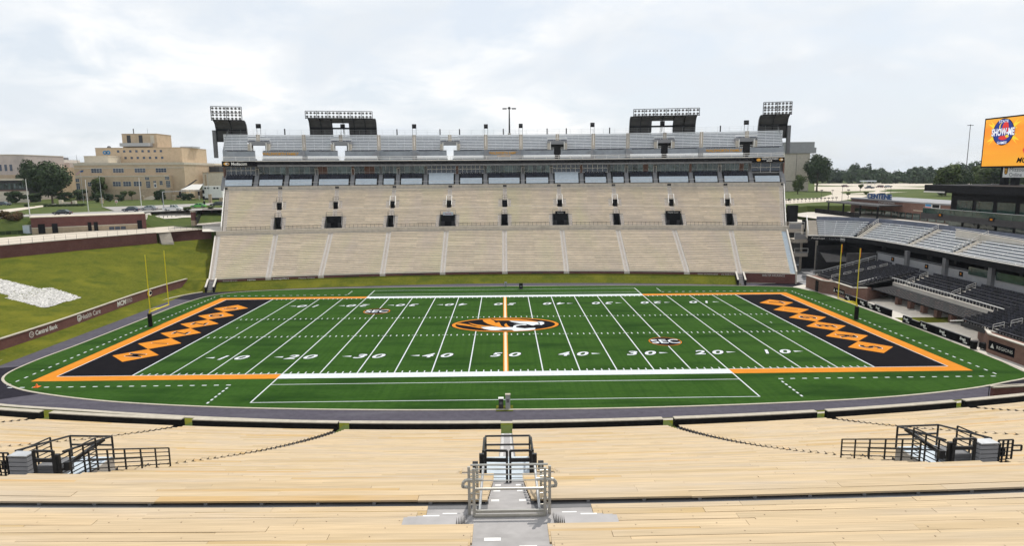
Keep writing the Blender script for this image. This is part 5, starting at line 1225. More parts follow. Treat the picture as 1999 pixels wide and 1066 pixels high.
# stainless guard at the head of the middle stair
t = thing('steel_guard', 'stainless steel guard rail with side returns at the head of the middle stair', 'guard rail', near(43.5, 0, ZWALK))
y0 = near(43.35, 0, 0).y; zt = ZWALK+1.14
for e in (-1, 1):
    for (xx, yy) in ((e*.90, y0), (e*.79, y0-.08), (e*.76, y0+.95)):
        b = MB(); b.bar((xx, yy, ZWALK-(.5 if yy > y0+.5 else 0)), (xx, yy, zt if yy < y0+.5 else zt-.42), .06, .05); b.build('post', M['steel'], t)
    b = MB()
    for k in range(8): zz = ZWALK+.10+k*.135; b.tube((e*.90, y0, zz), (e*.76, y0+.95, zz-.42), .014, n=5); b.tube((e*.90, y0, zz), (e*.68, y0-.02, zz), .012, n=5)
    b.build('return_bars', M['steel'], t)
    b = MB(); arc = [(e*.60, y0-.02, zt-.30)]+[(e*.92, y0-.02, zt-.30)]+[(e*(.92+.12*math.sin(q)), y0-.02, zt-.30-.12*(1-math.cos(q))) for q in (.5, 1.0, 1.57)]+[(e*1.04, y0+.05, zt-.50), (e*.92, y0+.15, zt-.56)]; b.pipe(arc, .038, 7); b.build('hand_rail', M['steel'], t)
b = MB(); b.tube((-.88, y0+.3, zt-.10), (.88, y0+.3, zt-.10), .024, n=6)
for k in range(3): b.tube((-.84, y0+.3, zt-.2-.14*k), (.84, y0+.3, zt-.2-.14*k), .013, n=5)
b.build('cross_rail', M['steel'], t)
b = MB(); b.tube((-.79, y0-.02, ZWALK+.62), (.79, y0-.02, ZWALK+.62), .032, n=8); b.build('middle_bar', M['steel'], t)
b = MB(); b.bar((-.79, y0-.05, ZWALK+.10), (.79, y0-.05, ZWALK+.10), .04, .06); b.bar((-.79, y0-.12, ZWALK+.03), (.79, y0-.12, ZWALK+.03), .05, .05); b.build('kick_rail', M['steel'], t)
for e in (-1, 1): b = MB(); b.tube((e*.68, y0+.1, ZWALK+.05), (e*.62, y0+1.1, ZWALK+.62), .032, n=6); b.build('stair_hand_rail', M['galv'], t)
# ------------------------------------------------------------------ parapet in front of the first row, gaps at the aisles
for j in range(-5, 5):
    a0 = AI[j+5]+.56/RN; a1 = AI[j+6]-.56/RN; n = 5
    t = thing('parapet_wall', 'low black-backed concrete parapet with pale cap between two aisle gaps in front of the wooden bleachers', 'wall', near(-.8, (a0+a1)/2, 0), 'parapets in front of the bleachers')
    b = MB(); c = MB()
    for i in range(n):
        p, q = a0+(a1-a0)*i/n, a0+(a1-a0)*(i+1)/n
        f = lambda s, x, z: near(s, x, z)
        b.hexa([f(-1.2, p, -.1), f(-1.2, q, -.1), f(-.72, q, -.1), f(-.72, p, -.1), f(-1.2, p, .93), f(-1.2, q, .93), f(-.72, q, .93), f(-.72, p, .93)])
        c.hexa([f(-1.26, p, .93), f(-1.26, q, .93), f(-.66, q, .93), f(-.66, p, .93), f(-1.26, p, 1.02), f(-1.26, q, 1.02), f(-.66, q, 1.02), f(-.66, p, 1.02)])
    b.build('wall_face', M['pad_black'], t); c.build('cap', M['kerb'], t)
    b = MB()
    for i in range(n):
        p, q = a0+(a1-a0)*i/n, a0+(a1-a0)*(i+1)/n; b.hexa([near(-.715, p, -.1), near(-.715, q, -.1), near(-.66, q, -.1), near(-.66, p, -.1), near(-.715, p, .9), near(-.715, q, .9), near(-.66, q, .9), near(-.66, p, .9)])
    b.build('back_padding', M['pad_black'], t)
b = MB()
for j in range(-5, 6):
    a = AI[j+5]; h = .56/RN; b.quad(near(-2.6, a-h, .04), near(.65, a-h, .45), near(.65, a+h, .45), near(-2.6, a+h, .04))
struct('grass_ramp', b, M['lawn'])
b = MB(); n = 40
A_ = [near(-3.4, -AMAX+2*AMAX*i/n, 0.02) for i in range(n+1)]; B_ = [near(-1.1, -AMAX+2*AMAX*i/n, 0.10) for i in range(n+1)]; b.sheet(B_, A_); struct('grass_verge', b, M['grass'])
b = MB(); nstep(b, -.7, .7, -AMAX, AMAX, .12, .1, 30); struct('front_walk', b, M['concrete'])
# short brick corner wall with rail past the right end of the parapets
t = thing('corner_wall', 'short red brick wall with pale cap and black rail at the corner of the track', 'wall', (56, -33.2, 0))
c = [atz(u, v, 0.0) for u, v in ((1940, 776), (2040, 770))]; d = (c[1]-c[0]).normalized(); q = Vector((-d.y, d.x, 0))
b = MB(); b.wall([(c[0].x, c[0].y), (c[1].x, c[1].y)], .5, -.1, 1.0); b.build('brickwork', M['brick'], t)
b = MB(); b.wall([(c[0].x-.1, c[0].y-.05), (c[1].x, c[1].y-.05)], .65, 1.0, 1.12); b.build('coping', M['kerb'], t)
p = atz(1929, 778, 0); b = MB(); b.tube(p, p+Vector((0, 0, 1.3)), .04, n=6); b.tube(p+Vector((0, 0, 1.3)), c[1]+Vector((0, 0, 1.3)), .03, n=6); b.build('rail', M['black_metal'], t)
# ================================================================== seating and buildings behind the right end zone
b = MB(); b.poly([(60.8, 32.4, .012), (62.9, 26.3, .012), (63.75, 10, .012), (63.65, -5, .012), (63.25, -20, .012), (62.2, -28.2, .012), (64, -30, .012), (95, -33, .012), (95, 34, .012), (66, 36.5, .012)][::-1]); struct('patio', b, M['concrete_light'])
b = MB(); b.poly([(64.5, 2.6, .016), (74, 2.6, .016), (74, -1.2, .016), (64.1, -1.2, .016)][::-1]); struct('grass_strip', b, M['grass'])
ss = thing('south_stand', 'curved two-level end zone stand with dark seats below and white benches above', 'grandstand', (78, 10, 0))
# brick bases of the two projecting seat blocks
def block(pts, zt, lab):
    t = thing('brick_wall', lab, 'wall', (pts[0][0], pts[0][1], 0)); b = MB(); b.prism(pts, -.1, zt-.14); b.build('brickwork', M['brick_brown'], t)
    for p, q in list(zip(pts, pts[1:]))[:-2] if len(pts) > 4 else list(zip(pts, pts[1:])):
        c = MB(); d = (Vector(q)-Vector(p)).normalized(); n = Vector((d.y, -d.x)); P = Vector(p); Q = Vector(q)
        c.prism([tuple(P+n*.08-d*.05), tuple(Q+n*.08+d*.05), tuple(Q-n*.4+d*.05), tuple(P-n*.4-d*.05)][::-1], zt-.14, zt); c.build('coping', M['concrete_light'], t)
    return t
lb_ = block([(63.3, 31.8), (63.3, 25.0), (64.75, 23.0), (64.75, 16.4), (67.4, 16.2), (74.6, 21.5), (77, 31.8)][::1], 2.65, 'brown brick base of the seat block beside the far stand')
nb_ = block([(68.4, -11.0), (64.2, -18.4), (64.2, -40), (77, -40), (77, -11)][::1], 2.6, 'brown brick base of the seat block beside the trash bin')
b = MB(); b.box(63.18, 63.32, 26.4, 27.5, 0, 2.2); b.build('door', M['dark'], lb_)
# tip-up seats row by row
def xf(y): return 73.4-(20-y)*.075
def xbk(y): return 78.3
ROWT, ROWR = .80, .175
def seat_rows(y0, y1, xA, xB, zA, nm, aisles):
    b = MB(); t = MB(); n = max(1, round((xB-xA)/ROWT))
    for r in range(n):
        z = zA+r*ROWR*(5.2-zA)/max(.1, n*ROWR)
        m = int((y0-y1)/.54)
        for j in range(m):
            y = y0-(j+.5)*.54
            if any(abs(y-a) < .65 for a in aisles): continue
            xa = xA(y) if callable(xA) else xA
            x = xa+r*ROWT
            b.box(x+.05, x+.48, y-.23, y+.23, z+.34, z+.44); b.hexa([(x+.44, y-.23, z+.38), (x+.44, y+.23, z+.38), (x+.52, y+.23, z+.38), (x+.52, y-.23, z+.38), (x+.54, y-.21, z+.86), (x+.54, y+.21, z+.86), (x+.60, y+.21, z+.86), (x+.60, y-.21, z+.86)]); b.box(x+.22, x+.34, y-.03, y+.03, z, z+.34)
        t.box(xA+r*ROWT, xB+.5, y1, y0, z-.6, z)
    b.build('tip_up_seats', M['seat_black'], ss, kind='stuff'); t.build('seat_tier', M['dark_grey'], ss)
    for a in aisles:
        s = MB(); rr = MB()
        for r in range(n): z = zA+r*ROWR*(5.2-zA)/max(.1, n*ROWR); s.box(xA+r*ROWT, xA+r*ROWT+.3, a-.55, a+.55, z, z+.07)
        s.build('aisle_step', M['concrete_light'], ss)
        for r in range(0, n-1, 3):
            z = zA+r*(5.2-zA)/n; z2 = zA+(r+2)*(5.2-zA)/n; x = xA+r*ROWT+.2; x2 = x+2*ROWT-.1
            for h in (.95, .6): rr.tube((x, a, z+h), (x2, a, z2+h), .035, n=5)
            for xx, zz in ((x, z), (x2, z2)): rr.tube((xx, a, zz), (xx, a, zz+.95), .03, n=5)
        if rr.v: rr.build('aisle_rail', M['offwhite'], ss)
seat_rows(31.0, 17.2, 65.2, 78.2, 2.55, 'a', [25.6])
seat_rows(17.2, -11.2, 73.1, 78.2, 3.35, 'b', [14.2, 2.2])
seat_rows(-11.2, -30, 65.6, 78.2, 2.5, 'c', [-17.0])
# front parapet with white rail of the middle part
y = 17.0; pts = [(66.2, 16.6), (73.2, 19.4)]; 
b = MB(); b.wall([(72.7, 19.0), (72.6, 10), (72.3, -2), (71.8, -11)], .3, 2.7, 3.5); b.build('parapet', M['concrete_light'], ss)
b = MB(); P = [(72.75, 19.0, 4.25), (72.65, 10, 4.25), (72.35, -2, 4.25), (71.85, -11, 4.25)]; b.pipe(P, .06, 6)
for i in range(40):
    t_ = i/39; yy = 19-30*t_; xx = 72.75-.9*max(0, t_-.2)*t_; b.tube((xx, yy, 3.4), (xx, yy, 4.25), .03, n=4)
b.build('front_rail', M['white'], ss)
b = MB(); P = [(66.0, 16.9, 3.55), (71.0, 18.9, 4.2), (72.6, 19.1, 4.25)]; b.pipe(P, .06, 6); b.pipe([(p[0], p[1], p[2]-.45) for p in P], .03, 5)
for p in P: b.tube((p[0], p[1], 2.6), p, .03, n=5)
b.build('corner_rail', M['white'], ss)
b = MB(); P = [(64.0, 31.6, 3.5), (66.5, 31.6, 3.6), (77.6, 31.6, 6.6)]; b.pipe(P, .05, 6); b.pipe([(p[0], p[1], p[2]-.4) for p in P], .03, 5)
for i in range(8): f = i/7; q = Vector(P[1]).lerp(Vector(P[2]), f); b.tube(q-Vector((0, 0, 1.1)), q, .03, n=5)
b.build('end_rail', M['galv'], ss)
b = MB(); b.hexa([(65, 31.2, 2.5), (65, 31.5, 2.5), (78, 31.5, 2.5), (78, 31.2, 2.5), (65, 31.2, 2.75), (65, 31.5, 2.75), (78, 31.5, 5.5), (78, 31.2, 5.5)]); b.build('end_kerb', M['concrete_light'], ss)
b = MB(); b.box(64.0, 66.0, -11.3, -11.1, 2.6, 2.7); b.pipe([(68.5, -11.2, 3.2), (72.2, -11.3, 3.9)], .05, 6); b.pipe([(68.5, -11.2, 2.6), (68.5, -11.2, 3.2)], .04, 5); b.build('corner_rail', M['offwhite'], ss)
# slatted awning over the terrace and the dark rooms behind
b = MB(); n = 9
for i in range(n):
    f = i/(n-1); b.bar((72.3-3.6*f, 16.4, 2.86-.42*f), (71.6-3.6*f, -13.0, 2.86-.42*f), .22, .07)
b.build('awning_slats', M['dark_grey'], ss)
for i in range(24): yy = 16.2-i*1.26; b = MB(); b.bar((72.4, yy, 2.72), (68.6, yy, 2.28), .08, .16); b.build('awning_rafter', M['dark'], ss)
b = MB(); b.bar((68.5, 16.5, 2.36), (67.9, -13.0, 2.36), .1, .2); b.build('awning_beam', M['dark'], ss)
for yy in (13.2, 9.6, 6.0, 2.5, -1.0, -4.6, -8.2): b = MB(); b.box(71.2, 72.0, yy-.4, yy+.4, 0, 2.6); b.build('pillar', M['brick_brown'], ss)
for i in range(7):
    yy = 13.2-3.56*i; b = MB(); b.box(74.6, 74.75, yy-3.1, yy-.42, .1, 2.5); b.build('glass_door', M['glass'], ss)
b = MB(); b.box(74.8, 75.1, -12, 18, 0, 3.2); b.build('terrace_wall', M['brick_brown'], ss)
b = MB(); b.box(72.2, 78.5, -12, 18, 2.62, 2.74); b.build('terrace_ceiling', M['dark_grey'], ss)
# concrete wall behind the lower seats, piers, number signs
b = MB(); b.box(79.0, 79.3, -32, 34, 2.0, 7.25); b.build('rear_wall', M['concrete_grey'], ss)
for yy in (23.0, 12.0, 1.0): b = MB(); b.box(78.4, 79.0, yy-.42, yy+.42, 4, 8.6); b.build('pier', M['mid_grey'], ss)
for yy in (28.0, 17.4, 8.2):
    b = MB(); b.box(78.9, 78.98, yy-.45, yy+.45, 5.9, 6.75); sg = b.build('section_sign', M['dark'], ss); b = MB(); b.box(78.88, 78.9, yy-.14, yy+.14, 6.2, 6.5); b.build('sign_face', M['paint_orange'], ss)
for y0_, y1_ in ((6.4, 1.7), (.2, -5.5)):
    b = MB(); b.box(78.86, 78.92, y1_, y0_, 6.6, 7.9); b.build('glass_screen', M['glass_green'], ss)
b = MB(); b.box(85.5, 85.8, -40, 62, 0, 12.2); b.box(79, 85.5, -40, 46, 7.0, 7.2); b.box(74, 85.5, 58, 58.3, 0, 12.2); b.build('concourse_back', M['dark'], ss)
for i in range(9): yy = 36-i*7.5; b = MB(); b.box(81.5, 82.1, yy-.3, yy+.3, 7.2, 9.4); b.build('column', M['dark_grey'], ss)
# upper deck: fascia along a gentle curve, white benches behind it
FAS = spl([(69.4, 45.1), (73.6, 43.4), (76.85, 40.4), (78.4, 34), (78.9, 25), (78.6, 15), (78.2, 5), (78.0, -8), (77.4, -32)], 70)
def off(P, d):
    out = []
    for i in range(len(P)): a = P[max(0, i-1)]; c = P[min(len(P)-1, i+1)]; t = (c-a).normalized(); out.append(Vector((P[i].x-t.y*d, P[i].y+t.x*d)))
    return out
U0 = [off(FAS, 0), off(FAS, .3)]
b = MB(); b.wall([(p.x, p.y) for p in FAS], .3, 8.55, 9.55); b.build('fascia', M['dark'], ss)
b = MB(); b.wall([(p.x-.05, p.y) for p in FAS], .45, 9.55, 9.72); b.build('deck_kerb', M['offwhite'], ss)
b = MB(); O1 = off(FAS, .3); O2 = off(FAS, 7.5); b.sheet([(p.x, p.y, 8.7) for p in O1], [(p.x, p.y, 8.7) for p in O2]); b.build('soffit', M['dark_grey'], ss)
UAY = [atz(1686, 464, 9.6).y, atz(1765, 479, 9.6).y, atz(1876, 495, 9.6).y]
def yspan(P, y0, y1): return [p for p in P if y1 <= p.y <= y0]
cuts = [99]+UAY+[-99]
NUPR = 8
for bi in range(4):
    hi_, lo_ = cuts[bi]-(.55 if bi else 0), cuts[bi+1]+(.55 if bi < 3 else 0); bm = MB(); tm = MB()
    for r in range(NUPR):
        z = 9.62+r*.40; D0 = off(FAS, .3+r*.76); D1 = off(FAS, .3+(r+1)*.76); Wd = off(FAS, .3+r*.76+.44)
        idx = [i for i in range(len(FAS)) if lo_ <= FAS[i].y <= hi_ and i > 3]
        for i, k in zip(idx, idx[1:]):
            tm.quad((D0[i].x, D0[i].y, z), (D0[k].x, D0[k].y, z), (D1[k].x, D1[k].y, z), (D1[i].x, D1[i].y, z)); tm.quad((D0[i].x, D0[i].y, z-.4), (D0[k].x, D0[k].y, z-.4), (D0[k].x, D0[k].y, z), (D0[i].x, D0[i].y, z))
            bm.hexa([(D0[i].x+.05, D0[i].y, z+.24), (D0[k].x+.05, D0[k].y, z+.24), (Wd[k].x, Wd[k].y, z+.24), (Wd[i].x, Wd[i].y, z+.24), (D0[i].x+.05, D0[i].y, z+.31), (D0[k].x+.05, D0[k].y, z+.31), (Wd[k].x, Wd[k].y, z+.31), (Wd[i].x, Wd[i].y, z+.31)])
            if i % 3 == 0: bm.box(D0[i].x+.12, D0[i].x+.2, D0[i].y-.03, D0[i].y+.03, z, z+.24)
    tm.build('upper_tier', M['deck_grey'], ss, kind='stuff'); bm.build('white_benches', M['alu'], ss, kind='stuff')
for k, ya in enumerate(UAY):
    i = min(range(len(FAS)), key=lambda i: abs(FAS[i].y-ya)); d = (off(FAS, 1)[i]-FAS[i]).normalized(); p0 = FAS[i]; b = MB(); rl = MB(); tt = Vector((-d.y, d.x))
    for r in range(NUPR*2):
        s = .3+r*.38; z = 9.62+r*.2; a = p0+d*s; c = p0+d*(s+.38); b.prism([tuple(a+tt*.6), tuple(c+tt*.6), tuple(c-tt*.6), tuple(a-tt*.6)], z-.5, z+.04)
    b.build('aisle_step', M['concrete_light'], ss)
    for h in (1.0, .6): a = p0+d*.5; c = p0+d*6.2; rl.tube((a.x, a.y+.35, 9.7+h), (c.x, c.y+.35, 12.6+h), .05, n=5)
    for r in range(5): a = p0+d*(.5+r*1.42); rl.tube((a.x, a.y+.35, 9.6+r*.72), (a.x, a.y+.35, 10.7+r*.72), .04, n=5)
    rl.build('aisle_rail', M['offwhite'], ss)
i0 = 4; b = MB()
for r in range(NUPR*2):
    s = .3+r*.38; d = (off(FAS, 1)[0]-FAS[0]).normalized(); tt = Vector((-d.y, d.x)); a = FAS[0]+d*s; c = a+d*.38; b.prism([tuple(a), tuple(c), tuple(c-tt*-1.9), tuple(a-tt*-1.9)] if False else [tuple(a), tuple(c), tuple(c+(FAS[4]-FAS[0])*.92), tuple(a+(FAS[4]-FAS[0])*.92)], 8.9, 9.65+r*.2)
b.build('end_stair', M['concrete'], ss)
b = MB(); d = (off(FAS, 1)[0]-FAS[0]).normalized(); a = FAS[0]; c = FAS[0]+d*6.3; b.pipe([(a.x, a.y, 9.6), (a.x, a.y, 10.8), (c.x, c.y, 14.0), (c.x, c.y, 12.6)], .07, 6); b.pipe([(a.x, a.y, 10.2), (c.x, c.y, 13.4)], .05, 5); b.build('end_rail', M['white'], ss)
# lettering on the fascia
def fas_text(body, u0, u1, v, h, m, **kw):
    def hit(u):
        d = ray(u, v); best = None
        for p, q in zip(FAS, FAS[1:]):
            e = q-p; den = d.x*e.y-d.y*e.x; ox, oy = p.x-C0.x, p.y-C0.y
            if abs(den) < 1e-9: continue
            t = (ox*e.y-oy*e.x)/den; s = (ox*d.y-oy*d.x)/den
            if t > 0 and -.01 <= s <= 1.01 and (best is None or t < best): best = t
        return C0+d*best if best else None
    p, q = hit(u0), hit(u1)
    if p is None or q is None: return
    c = (p+q)/2; e = q-p; e.z = 0; c.z = 9.05+kw.pop('dz', 0); return lettering('lettering', body, c, e, (0, 0, 1), m, ss, width=e.length, height=h, lift=.25 if u0 < 1600 else .12, **kw)
fas_text('PrimeScape', 1584, 1610, 465, .5, M['offwhite'], shear=.2); fas_text('Learfield', 1619, 1639, 467, .45, M['mid_grey']); fas_text('IMG', 1641, 1650, 467, .45, M['offwhite'], bold=.03); fas_text('COLLEGE', 1641, 1650, 467, .16, M['offwhite'], dz=-.42)
# railing wall behind the upper benches and the pale block on the right
b = MB(); B0 = off(FAS, 6.45); idx = list(range(4, len(FAS))); b.wall([(B0[i].x, B0[i].y) for i in idx], .12, 12.2, 13.6); b.build('mesh_screen', M['deck_blue'], ss)
b = MB(); pa = [atx(u, v, 83.2) for u, v in ((1866, 449), (1935, 460), (2040, 477))]; b.wall([(83.2, p.y) for p in pa], .3, 11.4, [p.z for p in pa]); b.build('pale_screen_wall', M['concrete_light'], ss)
b = MB(); b.pipe([(83.1, p.y, p.z+.25) for p in pa], .05, 5); b.build('screen_rail', M['offwhite'], ss)
b = MB(); b.poly([(85, -45, 12.25), (112, -45, 12.25), (112, 92, 12.25), (78, 92, 12.25), (80, 50, 12.25), (84.5, 40, 12.25)]); b.build('terrace_deck', M['concrete_light'], ss)
# stair landings in the corner between the two stands
t = thing('corner_stair', 'stacked concrete stair landings with white rails between the two stands', 'stair tower', (72, 50, 0))
for (uu0, uu1, vt, vb, yd) in ((1551, 1577, 455, 467, 53), (1551, 1577, 486, 494, 51.5), (1540, 1570, 435, 447, 58)):
    p0, p1 = aty(uu0, vb, yd), aty(uu1, vb, yd); zt = aty(uu0, vt, yd).z
    b = MB(); b.box(p0.x, p1.x, yd, yd+3.2, p0.z-.9, p0.z); b.build('landing', M['concrete'], t)
    b = MB(); b.box(p0.x, p1.x, yd, yd+.12, p0.z, zt-.25) if vt != 486 else b.box(p0.x, p1.x, yd, yd+.12, p0.z, p0.z+.3); b.build('landing_wall', M['concrete_grey'], t)
    b = MB(); b.pipe([(p0.x, yd, p0.z), (p0.x, yd, zt+.1), (p1.x, yd, zt+.1), (p1.x, yd, p0.z)], .06, 5); b.build('landing_rail', M['white'], t)
p0, p1 = aty(1545, 405, 60), aty(1577, 432, 60); b = MB(); b.box(p0.x, p1.x+2, 60, 74, p1.z-1.6, p1.z-.2); b.build('upper_landing', M['concrete_light'], t)
for xx, yy in ((p0.x+.4, 54.5), (p1.x-.2, 54.5), (p1.x, 62)): b = MB(); b.box(xx, xx+.4, yy, yy+.4, 0, p1.z-.4); b.build('column', M['concrete'], t)
b = MB(); b.box(p0.x-.5, p1.x+9, 64.5, 65, 0, p1.z-.4); b.build('tower_wall', M['concrete_grey'], t)
q = aty(1541, 401, 62); b = MB(); b.box(q.x, q.x+2.3, 62, 63.5, p1.z-.2, q.z); b.build('dark_cabin', M['dark'], t)
for i in range(7): f = i/7; b = MB(); b.box(p0.x+.4+i*.32, p0.x+.75+i*.32, 53.3, 55, 7.1+i*.42, 7.4+i*.42); b.build('stair_step', M['concrete'], t)
b = MB(); b.box(64.5, 88, 34.2, 64, 0.0, .05); b.build('yard_slab', M['concrete_grey'], t)
b = MB(); b.box(72.6, 79, 33.5, 33.9, .05, 6.9); b.build('side_wall', M['dark_grey'], t); b = MB(); b.box(73, 79, 47.5, 48, .05, 7); b.build('side_wall', M['dark_grey'], t)
b = MB(); e = [aty(1573, 520, 36), aty(1660, 512, 36), aty(1660, 500, 36), aty(1573, 497, 36)]; b.poly(e); 
b = MB(); b.hexa([(69.5, 36.0, 4.6), (78.5, 36.0, 4.6), (78.5, 44, 6.2), (71.5, 44, 6.2), (69.5, 36.0, 4.75), (78.5, 36.0, 4.75), (78.5, 44, 6.35), (71.5, 44, 6.35)]); b.build('sloping_roof', M['dark'], t)
# sponsor boards along the end line
def board(u0, v0, u1, v1, n, h, texts, lab, drop):
    p, q = atz(u0, v0, 0.02), atz(u1, v1, 0.02); e = (q-p); L_ = e.length; e.normalize(); nn = Vector((e.y, -e.x, 0))
    t = thing('sponsor_board', lab, 'sign board', p)
    for i in range(n):
        a = p+e*(L_*i/n+.03); c = p+e*(L_*(i+1)/n-.03); hh = h-(.22 if i == drop else 0)
        b = MB(); b.prism([(a.x, a.y), (c.x, c.y), (c.x-nn.x*.22, c.y-nn.y*.22), (a.x-nn.x*.22, a.y-nn.y*.22)], .02, hh); b.build('board_panel', M['paint_black'], t)
        b = MB(); b.prism([(a.x, a.y), (c.x, c.y), (c.x-nn.x*.26, c.y-nn.y*.26), (a.x-nn.x*.26, a.y-nn.y*.26)], hh, hh+.03); b.build('top_trim', M['mid_grey'], t)
        if i in texts:
            m_ = (a+c)/2; 
            lettering('lettering', 'Break', m_+Vector((0, 0, .72))-e*.12+nn*.02, e, (0, 0, 1), M['white'], t, width=1.15, height=.42, bold=.03, shear=.15); lettering('lettering', 'Time', m_+Vector((0, 0, .36))+e*.3+nn*.02, e, (0, 0, 1), M['white'], t, width=.85, height=.34, bold=.03, shear=.15)
board(1648, 585, 1739, 618.6, 6, 1.15, (0, 2, 3, 4), 'black sponsor boards with white script beside the far goal post corner', 3)
board(1761, 628.8, 1891, 676, 7, 1.15, (0, 2, 4, 6), 'black sponsor boards with white script next to the trash bin', 1)
def regions(u0, v0, u1, v1, x, lab, par):
    p, q = atx(u0, v0, x), atx(u1, v1, x); b = MB(); zt = max(p.z, q.z); zb_ = min(p.z, q.z); b.box(x-.02, x+.06, min(p.y, q.y), max(p.y, q.y), zb_, zt); b.build('sponsor_panel', M['paint_black'], par)
    w = abs(p.y-q.y); c = Vector((x-.02, (p.y+q.y)/2-.35*0, (zt+zb_)/2)); lettering('lettering', 'REGIONS', c+Vector((0, -w*.14, 0)), (0, -1, 0), (0, 0, 1), M['offwhite'], par, width=w*.62, height=.42, lift=.02)
    b = MB(); cc = c+Vector((-.03, w*.34, 0)); s = .32; b.poly([cc+Vector((0, s, -s)), cc+Vector((0, -s, -s)), cc+Vector((0, 0, s))]); b.build('triangle_mark', M['offwhite'], par)
regions(1626, 560, 1648, 577, 64.72, '', lb_); regions(1931, 664, 1979, 699, 64.17, '', nb_)
# trash bin
p = atz(1900, 681, .02); t = thing('trash_bin', 'dark green round trash bin against the brick wall', 'trash bin', p); b = MB(); b.tube(p, p+Vector((0, 0, 1.05)), .38, .44, 12); b.build('barrel', M['pad_black'], t); b = MB(); b.tube(p+Vector((0, 0, 1.05)), p+Vector((0, 0, 1.14)), .47, .40, 12); b.build('lid', M['dark_grey'], t)
p = atz(1917, 683, .02); t = thing('utility_cart', 'low dark cart parked beside the trash bin', 'cart', p); b = MB(); b.box(p.x-.1, p.x+.9, p.y-.5, p.y+.5, .25, .95); b.build('cart_body', M['dark'], t)
for e in (-.4, .4): b = MB(); b.tube((p.x+.1, p.y+e, .16), (p.x+.2, p.y+e, .16), .14, n=8); b.build('wheel', M['dark_grey'], t)
# ------------------------------------------------------------------ brick suite building behind the upper deck
bs = thing('brick_suite_building', 'low brown brick building with pale roof edge and blue rooftop letters', 'building', (99, 60, 12.3))
zt = 16.35; b = MB(); b.box(99, 112, 38, 82.5, 12.2, zt); b.build('wall', M['brick_brown'], bs)
b = MB(); b.box(98.8, 112.2, 37.9, 82.7, zt, zt+.35); b.build('roof_edge', M['concrete_grey'], bs)
b = MB(); b.box(98.9, 99, 38, 54, 14.55, 14.7); b.build('string_course', M['limestone'], bs)
for i in range(14): yy = 80-i*2.9; b = MB(); b.box(98.86, 98.98, yy-2.5, yy, 12.4, 13.9); b.build('window', M['glass'], bs)
b = MB(); b.box(93.2, 99.1, 84.6-26, 84.6, 15.35, 15.65); b.build('porch_roof', M['dark_grey'], bs); b = MB(); b.box(93.0, 93.3, 58.6, 84.8, 15.3, 15.75); b.build('porch_fascia', M['mid_grey'], bs)
for yy in (84.2, 76, 67.5, 59.5): b = MB(); b.box(93.3, 93.6, yy-.2, yy+.2, 12.3, 15.4); b.build('porch_post', M['dark'], bs)
for i in range(9): yy = 82-i*2.6; b = MB(); b.box(88.5, 88.6, yy-2.4, yy, 12.5, 13.75); b.build('balustrade_panel', M['dark'], bs)
p, q = atx(1693, 387, 99.5), atx(1740, 391, 99.5); c = (p+q)/2; L_ = abs(p.y-q.y); c.z = zt+.35+.75
lettering('roof_lettering', 'CENTENE', c, (0, -1, 0), (0, 0, 1), M['blue_sign'], bs, width=L_, height=1.35, lift=.0, bold=.03, extrude=.08)
b = MB(); b.box(99.55, 99.62, c.y-L_/2, c.y+L_/2, zt+.35, zt+1.75); b.build('letter_backing', M['offwhite'], bs)
p, q = atx(1715, 396, 98.9), atx(1746, 399, 98.9); c = (p+q)/2; c.z = zt-.35; lettering('roof_lettering', 'Corporation', c, (0, -1, 0), (0, 0, 1), M['offwhite'], bs, width=abs(p.y-q.y), height=.75, lift=.02)
p, q = atx(1807, 394, 98.9), atx(1818, 408, 98.9); b = MB(); b.box(98.86, 98.95, q.y, p.y, q.z, p.z); sg = b.build('wall_sign', M['white'], bs)
b = MB(); b.box(98.82, 98.86, q.y+.12, p.y-.12, q.z+.55, p.z-.12); b.build('sign_field', M['sky_blue'], bs); b = MB(); b.box(98.82, 98.86, q.y+.12, p.y-.12, q.z+.12, q.z+.42); b.build('sign_field', M['red_sign'], bs)
p, q = atx(1820, 396, 98.9), atx(1835, 408.5, 98.9); b = MB(); b.box(98.86, 98.95, q.y, p.y, q.z, p.z); b.build('wall_sign', M['white'], bs); b = MB(); b.box(98.82, 98.86, q.y+.22, p.y-.22, q.z+.22, p.z-.22); b.build('sign_field', M['dark'], bs)
# black club building and the big screen
bc = thing('black_club_building', 'black flat-roofed club building with glass balcony behind the white benches', 'building', (96, 25, 12.3))
z1 = atx(1900, 362, 94).z; yl = atx(1818, 366, 94).y; yw = atx(1858, 380, 94).y
b = MB(); b.box(94, 108, -45, yw, 12.3, z1-1.6); b.build('wall', M['dark'], bs if False else bc)
b = MB(); b.box(92.5, 109, -45, yl, z1-1.6, z1); b.build('roof', M['dark'], bc); b = MB(); b.box(92.4, 92.5, yw, yl, z1-1.65, z1-1.35); b.build('roof_trim', M['offwhite'], bc)
b = MB(); b.box(90.5, 94, -45, yw, 14.6, 15.0); b.build('balcony_slab', M['dark_grey'], bc); b = MB(); b.box(90.4, 90.5, -45, yw+4, 13.9, 15.1); b.build('balcony_edge', M['dark_grey'], bc)
for i in range(11): yy = yw+3.5-i*5.0; b = MB(); b.box(90.42, 90.46, yy-4.9, yy, 15.1, 16.2); b.build('balcony_glass', M['glass_green'], bc)
b = MB(); b.pipe([(90.44, yw+3.5, 16.22), (90.44, -45, 16.22)], .04, 5); b.build('balcony_rail', M['galv'], bc)
for i in range(9): yy = yw-2-i*5.5; b = MB(); b.box(93.9, 93.98, yy-4.4, yy, 15.3, 18.0); b.build('window', M['glass_green'], bc)
for i in range(12): yy = yw-i*4.5; b = MB(); b.box(93.9, 93.98, yy-3.8, yy, 12.5, 14.2); b.build('window', M['glass'], bc)
